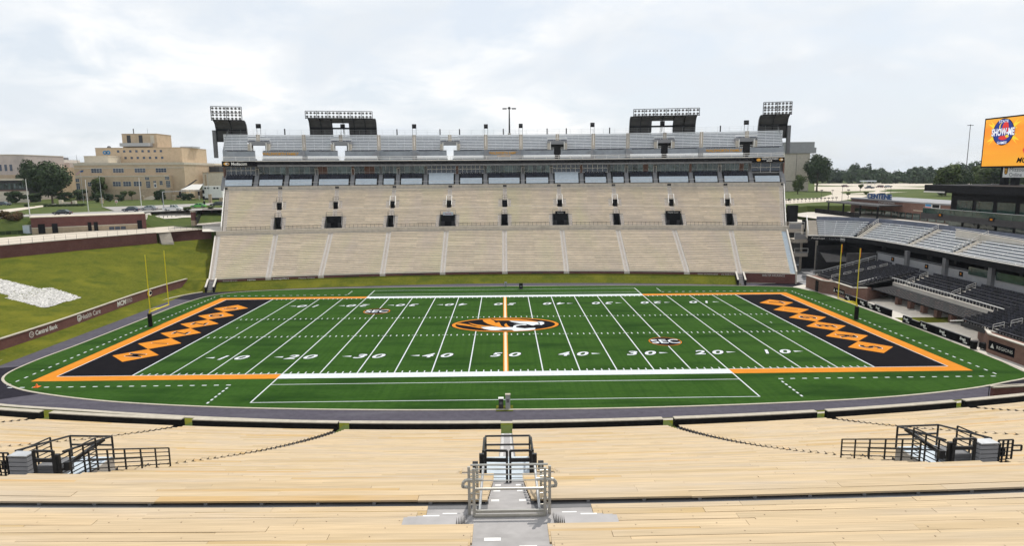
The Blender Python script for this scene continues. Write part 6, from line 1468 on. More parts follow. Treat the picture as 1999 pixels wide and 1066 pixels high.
for u, v in ((1835, 420), (1935, 429)): p = atx(u, v, 90.3); b = MB(); b.box(90.3, 90.39, p.y-.7, p.y+.7, p.z-.3, p.z+.35); b.build('exit_sign', M['dark'], bc); b = MB(); b.box(90.26, 90.3, p.y-.3, p.y+.3, p.z-.15, p.z+.2); b.build('sign_face', M['paint_orange'], bc)
sb = thing('video_scoreboard', 'large video scoreboard showing an orange screen with a round games logo', 'scoreboard', (104, 20, 12.3)); XS = 103.0
p0, p1 = atx(1925, 234, XS), atx(1916, 324.5, XS); yL = (p0.y+p1.y)/2; zT, zB = p0.z, p1.z; yR = yL-34
def emitmat(name, c1, c2, st): return mat(name, c1, rough=.4, col2=c2, scale=.16, stretch=(1, .10, 1.6), emit=st, detail=2)
M['screen'] = emitmat('screen', (.85, .24, .018), (.80, .40, .035), .55); M['screen_blue'] = emitmat('screen_blue', (.012, .03, .20), (.015, .04, .25), .5); M['screen_yellow'] = emitmat('screen_yellow', (.85, .62, .04), (.8, .55, .04), .5); M['screen_red'] = emitmat('screen_red', (.62, .03, .03), (.66, .05, .03), .5); M['screen_white'] = emitmat('screen_white', (.75, .76, .80), (.7, .72, .78), .5)
b = MB(); b.box(XS+.05, XS+2.2, yR-.4, yL+.35, zB-.35, zT+.3); b.build('cabinet', M['dark'], sb)
b = MB(); b.quad((XS, yL, zB), (XS, yR, zB), (XS, yR, zT), (XS, yL, zT)); b.build('screen', M['screen'], sb)
O = atx(1959, 257, XS); O.x = XS-.02
R_ = 2.75
def sd(dy, dz, ry, rz, m, l, nm='logo_shape', n=28): return disc(O+Vector((-l, -dy, dz)), (0, -1, 0), (0, 0, 1), ry, m, sb, 0, nm, n, rz)
for k in range(4):                           # yellow flashes
    sgn = 1 if k < 2 else -1; up = 1 if k % 2 else -1; b = MB(); f = lambda dy, dz: O+Vector((-.01, -dy*sgn, dz*up))
    b.poly([f(1.7, .9), f(3.9, 2.6), f(3.0, 1.6), f(4.4, 1.9), f(3.0, .9), f(3.6, .6), f(1.7, .2)]); b.build('logo_shape', M['screen_yellow'], sb)
sd(0, 0, 2.85, 2.75, M['paint_black'], .03); sd(0, 0, 2.7, 2.6, M['screen_blue'], .05); sd(-.4, .9, .8, 1.0, M['screen_yellow'], .07); sd(-.15, 1.1, .7, .8, M['screen_blue'], .09); sd(.6, .8, .85, 1.25, M['screen_red'], .11); sd(.1, -1.2, 1.2, .45, M['screen_red'], .07); sd(1.2, -.9, .5, .3, M['screen_yellow'], .09)
def st_(body, dy, dz, w, h, m, l, **kw): lettering('screen_lettering', body, O+Vector((-l, -dy, dz)), (0, -1, 0), (0, 0, 1), m, sb, width=w, height=h, lift=0, **kw)
st_('SHOW-ME', 0.05, -.02, 6.3, 1.75, M['screen_blue'], .13, bold=.07); st_('SHOW-ME', 0.05, 0, 6.1, 1.55, M['screen_white'], .15, bold=.04); st_('STATE', 0, 2.15, 2.6, .55, M['screen_white'], .13, bold=.02); st_('GAMES', 0, -2.2, 2.6, .55, M['screen_white'], .13, bold=.02)
p = atx(1994, 312, XS); lettering('screen_lettering', 'MOI', Vector((XS-.05, p.y-.4, p.z)), (0, -1, 0), (0, 0, 1), M['paint_black'], sb, width=3.2, height=1.1, lift=0, bold=.03, shear=.3)
p = atx(2001, 292, XS); b = MB(); b.poly([Vector((XS-.05, p.y+.55, p.z)), Vector((XS-.05, p.y, p.z-.9)), Vector((XS-.05, p.y-.6, p.z)), Vector((XS-.05, p.y, p.z+.9))]); b.build('logo_shape', M['screen_red'], sb)
p, q = atx(1959, 324.8, XS+.3), atx(1957, 346, XS+.3); b = MB(); b.box(XS+.3, XS+.6, p.y-20, p.y, q.z, p.z); b.build('sponsor_panel', M['white'], sb)
c = Vector((XS+.28, p.y-3.6, (p.z+q.z)/2)); lettering('panel_lettering', 'Mizzou', c+Vector((0, 0, .5)), (0, -1, 0), (0, 0, 1), M['mid_grey'], sb, width=3.6, height=.8, lift=.01); lettering('panel_lettering', 'Online', c+Vector((0, .2, -.55)), (0, -1, 0), (0, 0, 1), M['mid_grey'], sb, width=3.3, height=.75, lift=.01)
shield(c+Vector((-.01, 2.75, .15)), (0, -1, 0), (0, 0, 1), .9, 1.4, M['dark'], sb, .01); shield(c+Vector((-.03, 2.75, .15)), (0, -1, 0), (0, 0, 1), .7, 1.15, M['gold'], sb, .01); lettering('panel_lettering', 'MU', c+Vector((-.05, 2.75, .15)), (0, -1, 0), (0, 0, 1), M['dark'], sb, width=.55, height=.5, lift=.01)
for u in (1960, 1981): p = atx(u, 350, XS+1.2); b = MB(); b.box(XS+.8, XS+1.8, p.y-.6, p.y+.6, 12.2, zB); b.build('column', M['dark'], sb)
# ================================================================== terrain outside the bowl
FOOT = [Vector(p) for p in [(-140, -62), (-127, -18), (-115, 14), (-105.5, 32), (-99, 45), (-89, 60), (-81, 71), (-74, 80), (-66, 102), (66, 102), (80, 84), (112, 88), (114, -46), (114, -140), (-140, -140)]]
def infoot(x, y):
    c = False; j = len(FOOT)-1
    for i in range(len(FOOT)):
        if (FOOT[i].y > y) != (FOOT[j].y > y) and x < (FOOT[j].x-FOOT[i].x)*(y-FOOT[i].y)/(FOOT[j].y-FOOT[i].y)+FOOT[i].x: c = not c
        j = i
    return c
def dfoot(x, y):
    p = Vector((x, y)); best = 1e9
    for i in range(len(FOOT)):
        a = FOOT[i]; e = FOOT[(i+1) % len(FOOT)]-a; t = max(0, min(1, (p-a).dot(e)/e.dot(e))); best = min(best, (p-a-e*t).length)
    return best
def sm(t): t = max(0, min(1, t)); return t*t*(3-2*t)
CP0 = Vector((-116.3, 59.0)); CE = (Vector((-95.6, 71.9))-CP0).normalized(); CN = Vector((CE.y, -CE.x))
def ground(x, y):
    if infoot(x, y): return -1.0
    d = dfoot(x, y); z = 14.0
    if x < -60:
        al = (x-CP0.x)*CE.x+(y-CP0.y)*CE.y; bk = -((x-CP0.x)*CN.x+(y-CP0.y)*CN.y)
        z = 10.2+3.8*sm((bk-1.5)/4.0) if al < 25.5 else 10.2+3.8*sm((bk+1-(al-25.5)*.15)/26)
    z += .25*mnoise.noise(Vector((x*.02, y*.02, 0)))*sm((d-20)/40)
    return z
xs = [-2500, -1600, -1000, -700, -500, -400]+list(range(-340, 341, 5))+[380, 440, 520, 640, 900, 1400, 2500]
ys = [-1500, -600, -300]+list(range(-150, 301, 5))+[320, 345, 375, 420, 480, 560, 700, 1000, 1600, 2600, 3500]
b = MB(); nx, ny = len(xs), len(ys)
pts = [(x, y, ground(x, y)) for x in xs for y in ys]
b.add(pts, [(i*ny+j, (i+1)*ny+j, (i+1)*ny+j+1, i*ny+j+1) for i in range(nx-1) for j in range(ny-1)
            if not all(pts[k][2] < 0 for k in (i*ny+j, (i+1)*ny+j, (i+1)*ny+j+1, i*ny+j+1))])
struct('terrain', b, M['lawn'])
def flat(name, pts, m, z=14.06):
    b = MB(); q = [atz(u, v, z) for u, v in pts]; b.poly(q); return struct(name, b, m)
def drape(name, P, m, dz=.08):
    b = MB(); b.poly([(x, y, 14+dz) for x, y in P]); return struct(name, b, m)
# left: street with two carriageways and a lawn island, right: parking lot with drives
drape('road', [(-144, 44), (-127, 66), (-112, 80), (-96, 91), (-82, 99), (-70, 104), (-70, 118), (-84, 112), (-100, 104), (-118, 93), (-134, 78), (-152, 54), (-250, -40), (-250, -60)], M['asphalt'], .10)
flat('road', [(200, 404), (282, 401.5), (420, 396), (420, 399.5), (300, 408.5), (225, 412)], M['asphalt'], 14.14)
flat('pavement', [(-200, 428), (0, 409.5), (48, 404.5), (110, 397.5), (110, 400), (78, 404.5), (30, 412), (0, 417)], M['pave'], 14.15)
flat('road', [(-300, 420), (-300, 405), (0, 393), (0, 398)], M['asphalt'], 14.13)
def hit_ground(u, v, dz=.1):
    d = ray(u, v); k = 120.0
    while k < 600:
        p = C0+d*k
        if p.z <= ground(p.x, p.y)+dz: return p
        k += .5
    return p
def drape_px(name, c, m, nu=8, nv=6, dz=.12):
    b = MB(); g = []
    for i in range(nu+1):
        for j in range(nv+1):
            s_, t_ = i/nu, j/nv; u = (c[0][0]*(1-s_)+c[1][0]*s_)*(1-t_)+(c[3][0]*(1-s_)+c[2][0]*s_)*t_; v = (c[0][1]*(1-s_)+c[1][1]*s_)*(1-t_)+(c[3][1]*(1-s_)+c[2][1]*s_)*t_
            p = hit_ground(u, v, dz); g.append((p.x, p.y, ground(p.x, p.y)+dz))
    b.add(g, [(i*(nv+1)+j, (i+1)*(nv+1)+j, (i+1)*(nv+1)+j+1, i*(nv+1)+j+1) for i in range(nu) for j in range(nv)]); return struct(name, b, m)
drape_px('pavement', [(284, 430), (380, 424), (386, 411), (284, 416.5)], M['concrete_light'])
flat('parking_lot', [(1590, 358.5), (1700, 357.3), (1860, 357), (1995, 357), (1995, 378), (1850, 372), (1740, 376), (1640, 392), (1540, 398), (1500, 398), (1500, 390), (1600, 386), (1625, 379), (1622, 374), (1590, 372)], M['pave'], 14.06)
flat('lawn_island', [(1641, 375), (1652, 373.2), (1710, 372.5), (1706, 374.2), (1660, 377.5), (1645, 377.5)], M['lawn'], 14.1)
# ------------------------------------------------------------------ trees
def crown(b, c, r, n, leaf, rnd, lump=9, squash=.8, hollow=.45):
    cl = []
    for i in range(lump):
        d = Vector((rnd.gauss(0, 1), rnd.gauss(0, 1), rnd.gauss(0, 1))).normalized(); q = rnd.uniform(.35, .78); cl.append((Vector((d.x*r[0]*q, d.y*r[1]*q, d.z*r[2]*q)), rnd.uniform(.34, .55)))
    for i in range(n):
        o, s = cl[i % lump]; d = Vector((rnd.gauss(0, 1), rnd.gauss(0, 1), rnd.gauss(0, 1))).normalized(); q = rnd.uniform(hollow, 1.0)
        p = c+o+Vector((d.x*r[0]*s*q, d.y*r[1]*s*q, d.z*r[2]*s*q*squash))
        nrm = (d+Vector((rnd.uniform(-.7, .7), rnd.uniform(-.7, .7), rnd.uniform(-.2, .9)))).normalized(); x = nrm.orthogonal().normalized(); y = nrm.cross(x); a = rnd.random()*6.3; x, y = x*math.cos(a)+y*math.sin(a), y*math.cos(a)-x*math.sin(a)
        l = leaf*rnd.uniform(.6, 1.3); b.quad(p-x*l-y*l*.25, p+x*l*.2-y*l*.6, p+x*l+y*l*.2, p-x*l*.15+y*l*.6)
def make_tree(name, h, rx, ry, lf, seed, n=2600, leaf=.42, base=.28, lump=14, mt='leaf'):
    rnd = random.Random(seed); root = bpy.data.objects.new(name, None); link(root)
    b = MB(); b.tube((0, 0, -.2), (0, 0, h*base), h*.028, h*.02, 8); b.tube((0, 0, h*base), (rx*.05, 0, h*.8), h*.02, h*.006, 6)
    for i in range(7): a = i*.9+rnd.random(); z = h*(base+.07*i); b.tube((0, 0, z), (rx*.62*math.cos(a), ry*.62*math.sin(a), z+h*.16), h*.010, h*.003, 5)
    t = put('trunk', b.mesh('trunk', M['bark']), root)
    b = MB(); rz = h*(1-base)*.56; crown(b, Vector((0, 0, h*(base*.82)+rz)), (rx, ry, rz), n, leaf, rnd, lump); put('crown', b.mesh('crown', M[mt]), root)
    return root
def place_tree(proto, loc, scale, rz, lab, cat='tree', group=None, first=[]):
    o = proto if proto.name not in first else copy_tree(proto)
    first.append(proto.name); o.location = loc; o.scale = scale if isinstance(scale, tuple) else (scale,)*3; o.rotation_euler = (0, 0, rz); tag(o, lab, cat, group); return o
T1 = make_tree('broad_tree', 10, 6.2, 5.6, 'leaf', 1, n=5200, leaf=.40, base=.2, lump=22, mt='leaf_dark')
T2 = make_tree('leafy_tree', 10, 3.6, 3.6, 'leaf', 2, n=3200, leaf=.36, base=.2, lump=14, mt='leaf')
T3 = make_tree('red_leaf_tree', 6, 3.4, 3.2, 'leaf', 3, n=2400, leaf=.30, base=.3, lump=12, mt='leaf_red')
T4 = make_tree('young_tree', 5, 1.7, 1.7, 'leaf', 4, n=1100, leaf=.26, base=.36, lump=8, mt='leaf')
T5 = make_tree('evergreen_bush', 3.2, 2.1, 2.0, 'leaf', 5, n=1500, leaf=.26, base=.02, lump=9, mt='leaf_dark')
T6 = make_tree('tall_tree', 14, 4.2, 4.2, 'leaf', 6, n=5200, leaf=.40, base=.12, lump=20, mt='leaf_dark')
def gz(u, v, z=14.0): return atz(u, v, z)
def tree_px(proto, u, vb, vt, lab, z=14.0, ph=10, wide=1.0, cat='tree', group=None, rz=0):
    p = gz(u, vb, z); D = (p-C0).dot(CF); h = (vb-vt)*D/FPX; s = h/ph; p.z -= .1; return place_tree(proto, p, (s*wide, s*wide, s), rz, lab, cat, group)
tree_px(T1, 103, 398, 321, 'broad dark green tree on the lawn in front of the hospital', wide=.92)
tree_px(T1, 66, 394, 318, 'slightly lower dark tree behind the grey street lamp', wide=.6, rz=2)
tree_px(T5, 128, 394, 374, 'dark spreading bush under the broad tree', ph=3.2, cat='bush', wide=1.5, rz=.4); tree_px(T5, 70, 395, 376, 'dark bush at the foot of the lower dark tree', ph=3.2, cat='bush', wide=1.4, rz=1.4)
tree_px(T2, 195, 391, 346, 'light green tree beside the tan hospital wall', rz=1, wide=1.0)
tree_px(T3, 27, 455, 409, 'low tree with rusty red leaves beside the brick concession building', z=10.3, ph=6, wide=.95)
tree_px(T5, 30, 398, 372, 'wide dark bush on the far side of the street corner', ph=3.2, cat='bush', wide=1.3)
tree_px(T5, 157, 392, 369, 'dark round bush beside the broad tree', ph=3.2, cat='bush', wide=1.2, rz=2)
tree_px(T5, 190, 396, 376, 'dark bush below the light green tree', ph=3.2, cat='bush', wide=1.0, rz=3)
tree_px(T5, 213, 394, 377, 'bluish bush at the foot of the hospital wall', ph=3.2, cat='bush', rz=4)
tree_px(T5, 236, 393, 379, 'low reddish-green bush in the hospital bed', ph=3.2, cat='bush', rz=5, wide=1.3)
tree_px(T4, 242, 392, 369, 'small ornamental tree below the hospital windows', ph=5, rz=1); tree_px(T4, 258, 392, 369, 'small ornamental tree left of the hospital entrance', ph=5, rz=2)
tree_px(T5, 309, 391.5, 371, 'tall dark evergreen beside the hospital steps', ph=3.2, cat='bush', rz=1, wide=.75); tree_px(T5, 318, 391.5, 369, 'pointed dark evergreen right of the hospital steps', ph=3.2, cat='bush', rz=2.5, wide=.7)
tree_px(T5, 358, 391, 376, 'dark shrub in front of the white tent roof', ph=3.2, cat='bush', rz=3, wide=1.2); tree_px(T5, 370, 391, 377, 'second dark shrub under the white tent roof', ph=3.2, cat='bush', rz=.5, wide=1.2)
tree_px(T5, 365, 411.5, 404.5, 'low clipped shrub on the traffic island', ph=3.2, cat='bush', rz=.7, wide=2.0); tree_px(T5, 412, 408, 402, 'low clipped shrub near the gate', ph=3.2, cat='bush', rz=1.7, wide=2.4)
tree_px(T5, 52, 405, 397, 'small round bush at the lawn edge', ph=3.2, cat='bush', rz=2.7)
for i in range(9): tree_px(T5, 90+i*9, 404.5-i*.25, 398.5-i*.25, 'low hedge bush in the row behind the monument sign', ph=3.2, cat='bush', group='hedge behind the monument sign', rz=i*.8, wide=1.9)
tree_px(T6, 1594, 373.5, 297, 'tall full dark green tree beside the concrete tower', ph=14, wide=.98)
tree_px(T2, 1557, 379, 342, 'round mid green tree in front of the concrete tower', rz=2, wide=1.05)
tree_px(T4, 1679, 374, 357, 'young tree on the parking lot island', ph=5); tree_px(T4, 1656, 385, 374, 'small young tree beside the drive', ph=5, rz=2); tree_px(T4, 1691, 384, 371.5, 'young tree with a wide crown behind the blue rooftop letters', ph=5, rz=3, wide=1.3)
tree_px(T4, 1540, 395, 386, 'thin young tree beside the path fence', ph=5, rz=1)
for i, (u, vb, vt, w) in enumerate(((1845, 385, 322, 1.0), (1875, 380, 326, 1.1), (1906, 378, 324, 1.2), (1939, 378, 322, 1.2), (1972, 376, 318, 1.2), (2003, 376, 320, 1.2))):
    tree_px((T2, T6, T2, T6)[i % 4], u, vb, vt, ('mid green tree behind the black club building, end of the row', 'dark tree second in the row behind the club building', 'yellowish green tree third in the row behind the club building', 'dark tree behind the scoreboard columns', 'loose green tree behind the scoreboard panel', 'dark tree past the scoreboard panel')[i], ph=10 if i % 2 == 0 else 14, wide=w*(1.2 if i % 2 == 0 else 1), rz=i, z=13.5)
tree_px(T5, 1720, 383, 376, 'loose bush in the meadow behind the brick building', ph=3.2, cat='bush', wide=1.8); tree_px(T1, 1838, 384, 369, 'dark low tree under the club roof overhang', rz=1, wide=1.0)
# the far wood along the horizon: one mass
rnd = random.Random(5); b = MB()
for i in range(120):
    u = 1480+i*5.4+rnd.uniform(-3, 3); p = atz(u, 359.0-rnd.uniform(0, 2), 13.8); D = (p-C0).dot(CF); hpx = (26+5*math.sin(u*.017)+4*math.sin(u*.06+1)+rnd.uniform(-4, 4)+(7 if 1655 < u < 1672 else 0)+max(0, (u-1800)*.02)); h = 1.32*hpx*D/FPX
    r = (rnd.uniform(4.5, 8), rnd.uniform(4, 6), h*.5); crown(b, Vector((p.x, p.y, 13.0+h*.5)), r, 420, 1.1, rnd, 9, .9)
for i in range(46):
    u = -700+i*16+rnd.uniform(-5, 5); p = aty(u, 352, 640+rnd.uniform(-40, 40)); h = rnd.uniform(9, 14); crown(b, Vector((p.x, p.y, 14+h*.45)), (11, 8, h*.5), 240, 1.6, rnd, 7, .9)
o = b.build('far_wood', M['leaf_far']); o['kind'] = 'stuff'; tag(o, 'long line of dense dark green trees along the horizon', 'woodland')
# ------------------------------------------------------------------ buildings on the left
def winrow(t, x0, x1, y, z0, z1, n, w, m=M['glass_blue'], grid=None, fr=M['offwhite']):
    for i in range(n):
        c = x0+(x1-x0)*(i+.5)/n; b = MB(); b.box(c-w/2, c+w/2, y-.06, y+.1, z0, z1); o = b.build('window', m, t)
        if grid:
            f = MB(); gx, gzv = grid
            for k in range(gx+1): xx = c-w/2+w*k/gx; f.box(xx-.035, xx+.035, y-.11, y-.062, z0, z1)
            for k in range(gzv+1): zz = z0+(z1-z0)*k/gzv; f.box(c-w/2, c+w/2, y-.115, y-.066, zz-.035, zz+.035)
            f.build('frame', fr, o)
def yz(v, y, u=230): return aty(u, v, y).z
def X(u, y, v=360): return aty(u, v, y).x
HY = 192.0
h = thing('tan_hospital', 'large stepped tan brick hospital with blue round logo and rooftop tower', 'building', (X(250, HY), HY, 14))
def hb(nm, u0, u1, y, d, v0, v1, m, parent=h): b = MB(); b.box(X(u0, y), X(u1, y), y, y+d, (v0 if v0 < 30 else yz(v0, y)) if v0 != 'g' else 12.0, yz(v1, y)); return b.build(nm, m, parent)
y1 = HY+3; hb('wall', 148, 362, y1, 40, 'g', 322, M['brick_tan']); b = MB(); b.box(X(147, y1), X(363, y1), y1-.15, y1+40, yz(322, y1), yz(317.5, y1)); b.build('roof_edge', M['limestone'], h)
b = MB(); b.box(X(148, y1), X(362, y1), y1-.1, y1, yz(328.5, y1), yz(327, y1)); b.build('string_course', M['limestone'], h)
y0 = HY; hb('wing_wall', 148, 331, y0, 5, 'g', 343, M['brick_tan']); hb('base_course', 147.5, 331.5, y0-.15, 2, 'g', 369, M['stone'])
b = MB(); b.box(X(148, y0), X(331, y0), y0-.08, y0, yz(345, y0), yz(342.6, y0)); b.build('string_course', M['limestone'], h)
b = MB(); b.box(X(331, y0), X(350, y0), y0+6, y0+16, 12, yz(340, y0)); b.build('side_wing', M['brick_tan'], h)
for uc in (191.5, 234, 276, 317): x = X(uc, y1); winrow(h, x-1.9, x+1.9, y1, yz(336.8, y1), yz(328.8, y1), 1, 4.8, grid=(4, 2))
for uc in (228.5, 248.5, 269): x = X(uc, y0); winrow(h, x-1.4, x+1.4, y0, yz(363.5, y0), yz(354.5, y0), 1, 3.5, grid=(3, 2))
for uc, v0, v1, w, g in ((175.5, 363, 355, 1.6, (2, 2)), (152, 354, 348, 1.6, (2, 2)), (152.5, 369, 357, 1.6, (2, 4)), (288.5, 351.5, 346, 1.8, (3, 2)), (289.5, 367, 354, 1.8, (3, 4)), (327.5, 351, 345.5, 1.8, (3, 2)), (328.5, 366.5, 353.5, 1.8, (3, 4)), (302.5, 357, 353.5, 1.2, (2, 1)), (315, 361.5, 353.5, 1.3, (2, 2))):
    x = X(uc, y0); winrow(h, x-w/2, x+w/2, y0, yz(v0, y0), yz(v1, y0), 1, w, grid=g)
x = X(303, y0); b = MB(); b.box(x-.55, x+.55, y0-.1, y0, yz(367, y0), yz(358, y0)); b.build('door', M['white'], h); b = MB(); b.box(x-.35, x+.35, y0-.14, y0-.1, yz(365.5, y0), yz(360, y0)); b.build('door_glass', M['glass_blue'], h)
for i in range(8): b = MB(); b.box(X(278, y0)+i*.5, X(306, y0), y0-4+i*.45, y0, 12, 14.2+i*.22); b.build('entrance_step', M['limestone'], h)
# upper block, set back
y2 = HY+22; hb('upper_wall', 193, 360, y2, 26, 'g', 289, M['brick_tan']); b = MB(); b.box(X(192.6, y2), X(360.4, y2), y2-.1, y2+26.1, yz(289, y2), yz(288, y2)); b.build('roof_edge', M['stone'], h)
for v0, v1, us in ((297.5, 293, 237), (310.5, 306, 238.5)):
    for i in range(8): x = X(us+i*11.85, y2); b = MB(); b.box(x-.55, x+.55, y2-.06, y2+.05, yz(v0, y2), yz(v1, y2)); b.build('window', M['glass_blue'], h)
for du in (-3.3, 3.3):
    O_ = Vector((X(214.5+du, y2), y2-.06, yz(297.5, y2))); disc(O_, (1, 0, 0), (0, 0, 1), 1.05, M['sky_blue'], h, .03, 'round_logo', 18, .95); disc(O_, (1, 0, 0), (0, 0, 1), .38, M['brick_tan'], h, .06, 'round_logo', 14, .34)
y3 = HY+12; hb('stair_block', 169.5, 216, y3, 14, 'g', 305, M['limestone']); b = MB(); b.box(X(169, y3), X(216.5, y3), y3-.1, y3+14.1, yz(305, y3), yz(303.6, y3)); b.build('roof_edge', M['limestone'], h); hb('stair_block', 155, 216, y3+1, 14, 'g', 316, M['limestone'])
# rooftop plant and tower
y4 = HY+30; hb('tower_wall', 247, 314, y4, 14, 'g', 262, M['brick_tan']); b = MB(); b.box(X(246.6, y4), X(314.4, y4), y4-.1, y4+14.1, yz(262, y4), yz(260.8, y4)); b.build('roof_edge', M['stone'], h)
for uc, m in ((260, 'dark_grey'), (283, 'dark_grey'), (305.5, 'limestone')): x = X(uc, y4); b = MB(); b.box(x-.9, x+.9, y4-.1, y4+.05, yz(280, y4), yz(264, y4)); o = b.build('louvre_panel', M[m], h)
hb('roof_plant', 241, 297, y4-4, 4, 285.5, 279, M['galv']); b = MB(); b.tube((X(266, y4), y4+2, yz(262, y4)), (X(266, y4), y4+2, yz(250.5, y4)), .25, n=8); b.build('flue', M['mid_grey'], h); b = MB(); b.tube((X(293, y4), y4+2, yz(262, y4)), (X(293, y4), y4+2, yz(250, y4)), .06, n=5); b.build('aerial', M['mid_grey'], h)
b = MB(); b.box(X(342, y2), X(366, y2), y2+8, y2+16, yz(288, y2), yz(285, y2)); b.build('roof_plant', M['galv'], h); b = MB(); b.ell((X(210.5, y2), y2+4, yz(286.7, y2)), (.9, .9, .8)); b.build('roof_vent', M['mid_grey'], h)
# long low rear wing to the right, with white trailer and pale shed in front
y5 = HY+34
r_ = thing('rear_wing', 'low tan brick wing behind the white tent roof', 'building', (X(400, y5), y5, 14)); b = MB(); b.box(X(362, y5), X(440, y5), y5, y5+20, 12, yz(325, y5)); b.build('wall', M['brick_tan'], r_); b = MB(); b.box(X(361, y5), X(441, y5), y5-.2, y5+20, yz(325, y5), yz(323.6, y5)); b.build('roof_edge', M['limestone'], r_)
for uc in (369, 380, 400, 412): x = X(uc, y5); b = MB(); b.box(x-.7, x+.7, y5-.06, y5+.05, yz(334, y5), yz(329, y5)); o = b.build('window', M['glass_blue'], r_)
b = MB(); b.box(X(404, y5), X(440, y5), y5-6, y5, yz(341, y5), yz(327, y5)); b.build('plant_screen', M['dark_grey'], r_)
y6 = HY+16; sdd = thing('pale_shed', 'pale beige windowless shed beside the far stand', 'building', (X(420, y6), y6, 14)); b = MB(); b.box(X(397, y6), X(440, y6), y6, y6+9, 12, yz(338.5, y6)); b.build('wall', M['limestone'], sdd); b = MB(); b.box(X(396.6, y6), X(440.4, y6), y6-.2, y6+9.2, yz(338.5, y6), yz(337.3, y6)); b.build('roof_edge', M['stone'], sdd); b = MB(); b.box(X(401, y6), X(404, y6), y6-.08, y6, 14, yz(342, y6)); b.build('door', M['stone'], sdd)
y7 = HY-4; tr = thing('white_trailer', 'long white trailer with small dark windows parked behind the lawn', 'trailer', (X(413, y7), y7, 14)); b = MB(); b.box(X(394, y7), X(432, y7), y7, y7+3, 14.7, yz(364.5, y7)); b.build('body', M['white'], tr)
for uc in (400, 406, 418, 424): x = X(uc, y7); b = MB(); b.box(x-.4, x+.4, y7-.05, y7, yz(370, y7), yz(367, y7)); b.build('window', M['dark'], tr)
b = MB(); b.box(X(396, y7), X(430, y7), y7+.3, y7+2.7, 14, 14.7); b.build('undercarriage', M['dark_grey'], tr)
y8 = HY-8; tn = thing('white_tent', 'white sloping tent roof beside the dark awning', 'tent', (X(370, y8), y8, 14)); b = MB(); xa, xb_, xc = X(351, y8), X(388, y8), X(372, y8); zt_, ze = yz(361, y8), yz(371.5, y8)
b.quad((xa, y8, ze), (xb_, y8, ze), (xb_, y8+4, zt_), (xc-1.2, y8+4, zt_)); b.quad((xa, y8+8, ze), (xb_, y8+8, ze), (xb_, y8+4, zt_), (xc-1.2, y8+4, zt_)); b.poly([(xa, y8, ze), (xc-1.2, y8+4, zt_), (xa, y8+8, ze)]); b.build('tent_roof', M['offwhite'], tn)
for xx in (xa+.3, (xa+xb_)/2, xb_-.2):
    for yy in (y8+.2, y8+7.8): b = MB(); b.tube((xx, yy, 14), (xx, yy, ze), .09, n=6); b.build('pole', M['offwhite'], tn)
b = MB(); b.quad((X(346, y8), y8+1, yz(374, y8)), (xa+1, y8+1, ze), (X(372, y8), y8+7, yz(352, y8)), (X(368, y8), y8+7, yz(352, y8))); b.build('dark_awning', M['dark'], tn)
# pink-beige building at the far left and its long neighbour
y9 = 190.0
pb = thing('rounded_beige_building', 'pale pinkish building with rounded corner and three narrow windows', 'building', (X(10, y9), y9, 14)); b = MB(); b.prism([(X(-260, y9), y9), (X(27, y9), y9), (X(36, y9), y9+1.2), (X(41, y9), y9+4), (X(41, y9), y9+30), (X(-260, y9), y9+30)], 12, yz(302.5, y9, 20)); b.build('wall', M['brick_pale'], pb)
b = MB(); b.prism([(X(-261, y9), y9-.2), (X(27.5, y9), y9-.2), (X(36.6, y9), y9+1), (X(41.6, y9), y9+4), (X(41.6, y9), y9+30), (X(-261, y9), y9+30)], yz(302.5, y9, 20), yz(301, y9, 20)); b.build('roof_edge', M['limestone'], pb)
for uc in (5, 15.5, 25.5): x = X(uc, y9); b = MB(); b.box(x-.55, x+.55, y9-.1, y9+.05, yz(333.5, y9, 20), yz(321, y9, 20)); b.build('window', M['glass_blue'], pb)
b = MB(); b.prism([(X(-260, y9), y9-.3), (X(44, y9), y9-.3), (X(44, y9), y9), (X(-260, y9), y9)], yz(350, y9, 20), yz(341, y9, 20)); b.build('brick_band', M['brick_tan'], pb)
y10 = 172.0; cv = thing('canopy_block', 'low canopy roof with dark glazing in front of the beige building', 'building', (X(20, y10), y10, 14)); b = MB(); b.box(X(-200, y10), X(50, y10), y10, y10+8, 12, yz(352, y10, 20)); b.build('wall', M['dark_grey'], cv); b = MB(); b.box(X(-205, y10), X(51.5, y10), y10-1.5, y10+9, yz(352, y10, 20), yz(348.5, y10, 20)); b.build('roof', M['limestone'], cv)
for i in range(9): x = X(2+i*5.3, y10); b = MB(); b.box(x-.32, x+.32, y10-.08, y10, yz(369, y10, 20), yz(358, y10, 20)); b.build('window', M['glass'], cv)
b = MB(); b.box(X(-200, y10), X(55, y10), y10-.4, y10-.1, 12, yz(373, y10, 20)); b.build('base_wall', M['limestone'], cv); b = MB(); b.box(X(-200, y10), X(52, y10), y10-.5, y10-.1, yz(373, y10, 20), yz(371, y10, 20)); b.build('brick_band', M['brick_brown'], cv)
y11 = 225.0; lg2 = thing('long_grey_building', 'long pale grey building with rooftop plant behind the broad tree', 'building', (X(90, y11), y11, 14)); b = MB(); b.box(X(41, y11), X(140, y11), y11, y11+25, 12, yz(318, y11, 90)); b.build('wall', M['brick_pale'], lg2); b = MB(); b.box(X(41, y11), X(110, y11), y11+2, y11+20, yz(318, y11, 90), yz(311, y11, 90)); b.build('upper_storey', M['concrete_light'], lg2)
for i in range(6): x = X(48+i*11, y11); b = MB(); b.box(x-.8, x+.8, y11-.08, y11, yz(327, y11, 90), yz(322, y11, 90)); b.build('window', M['glass_blue'], lg2)
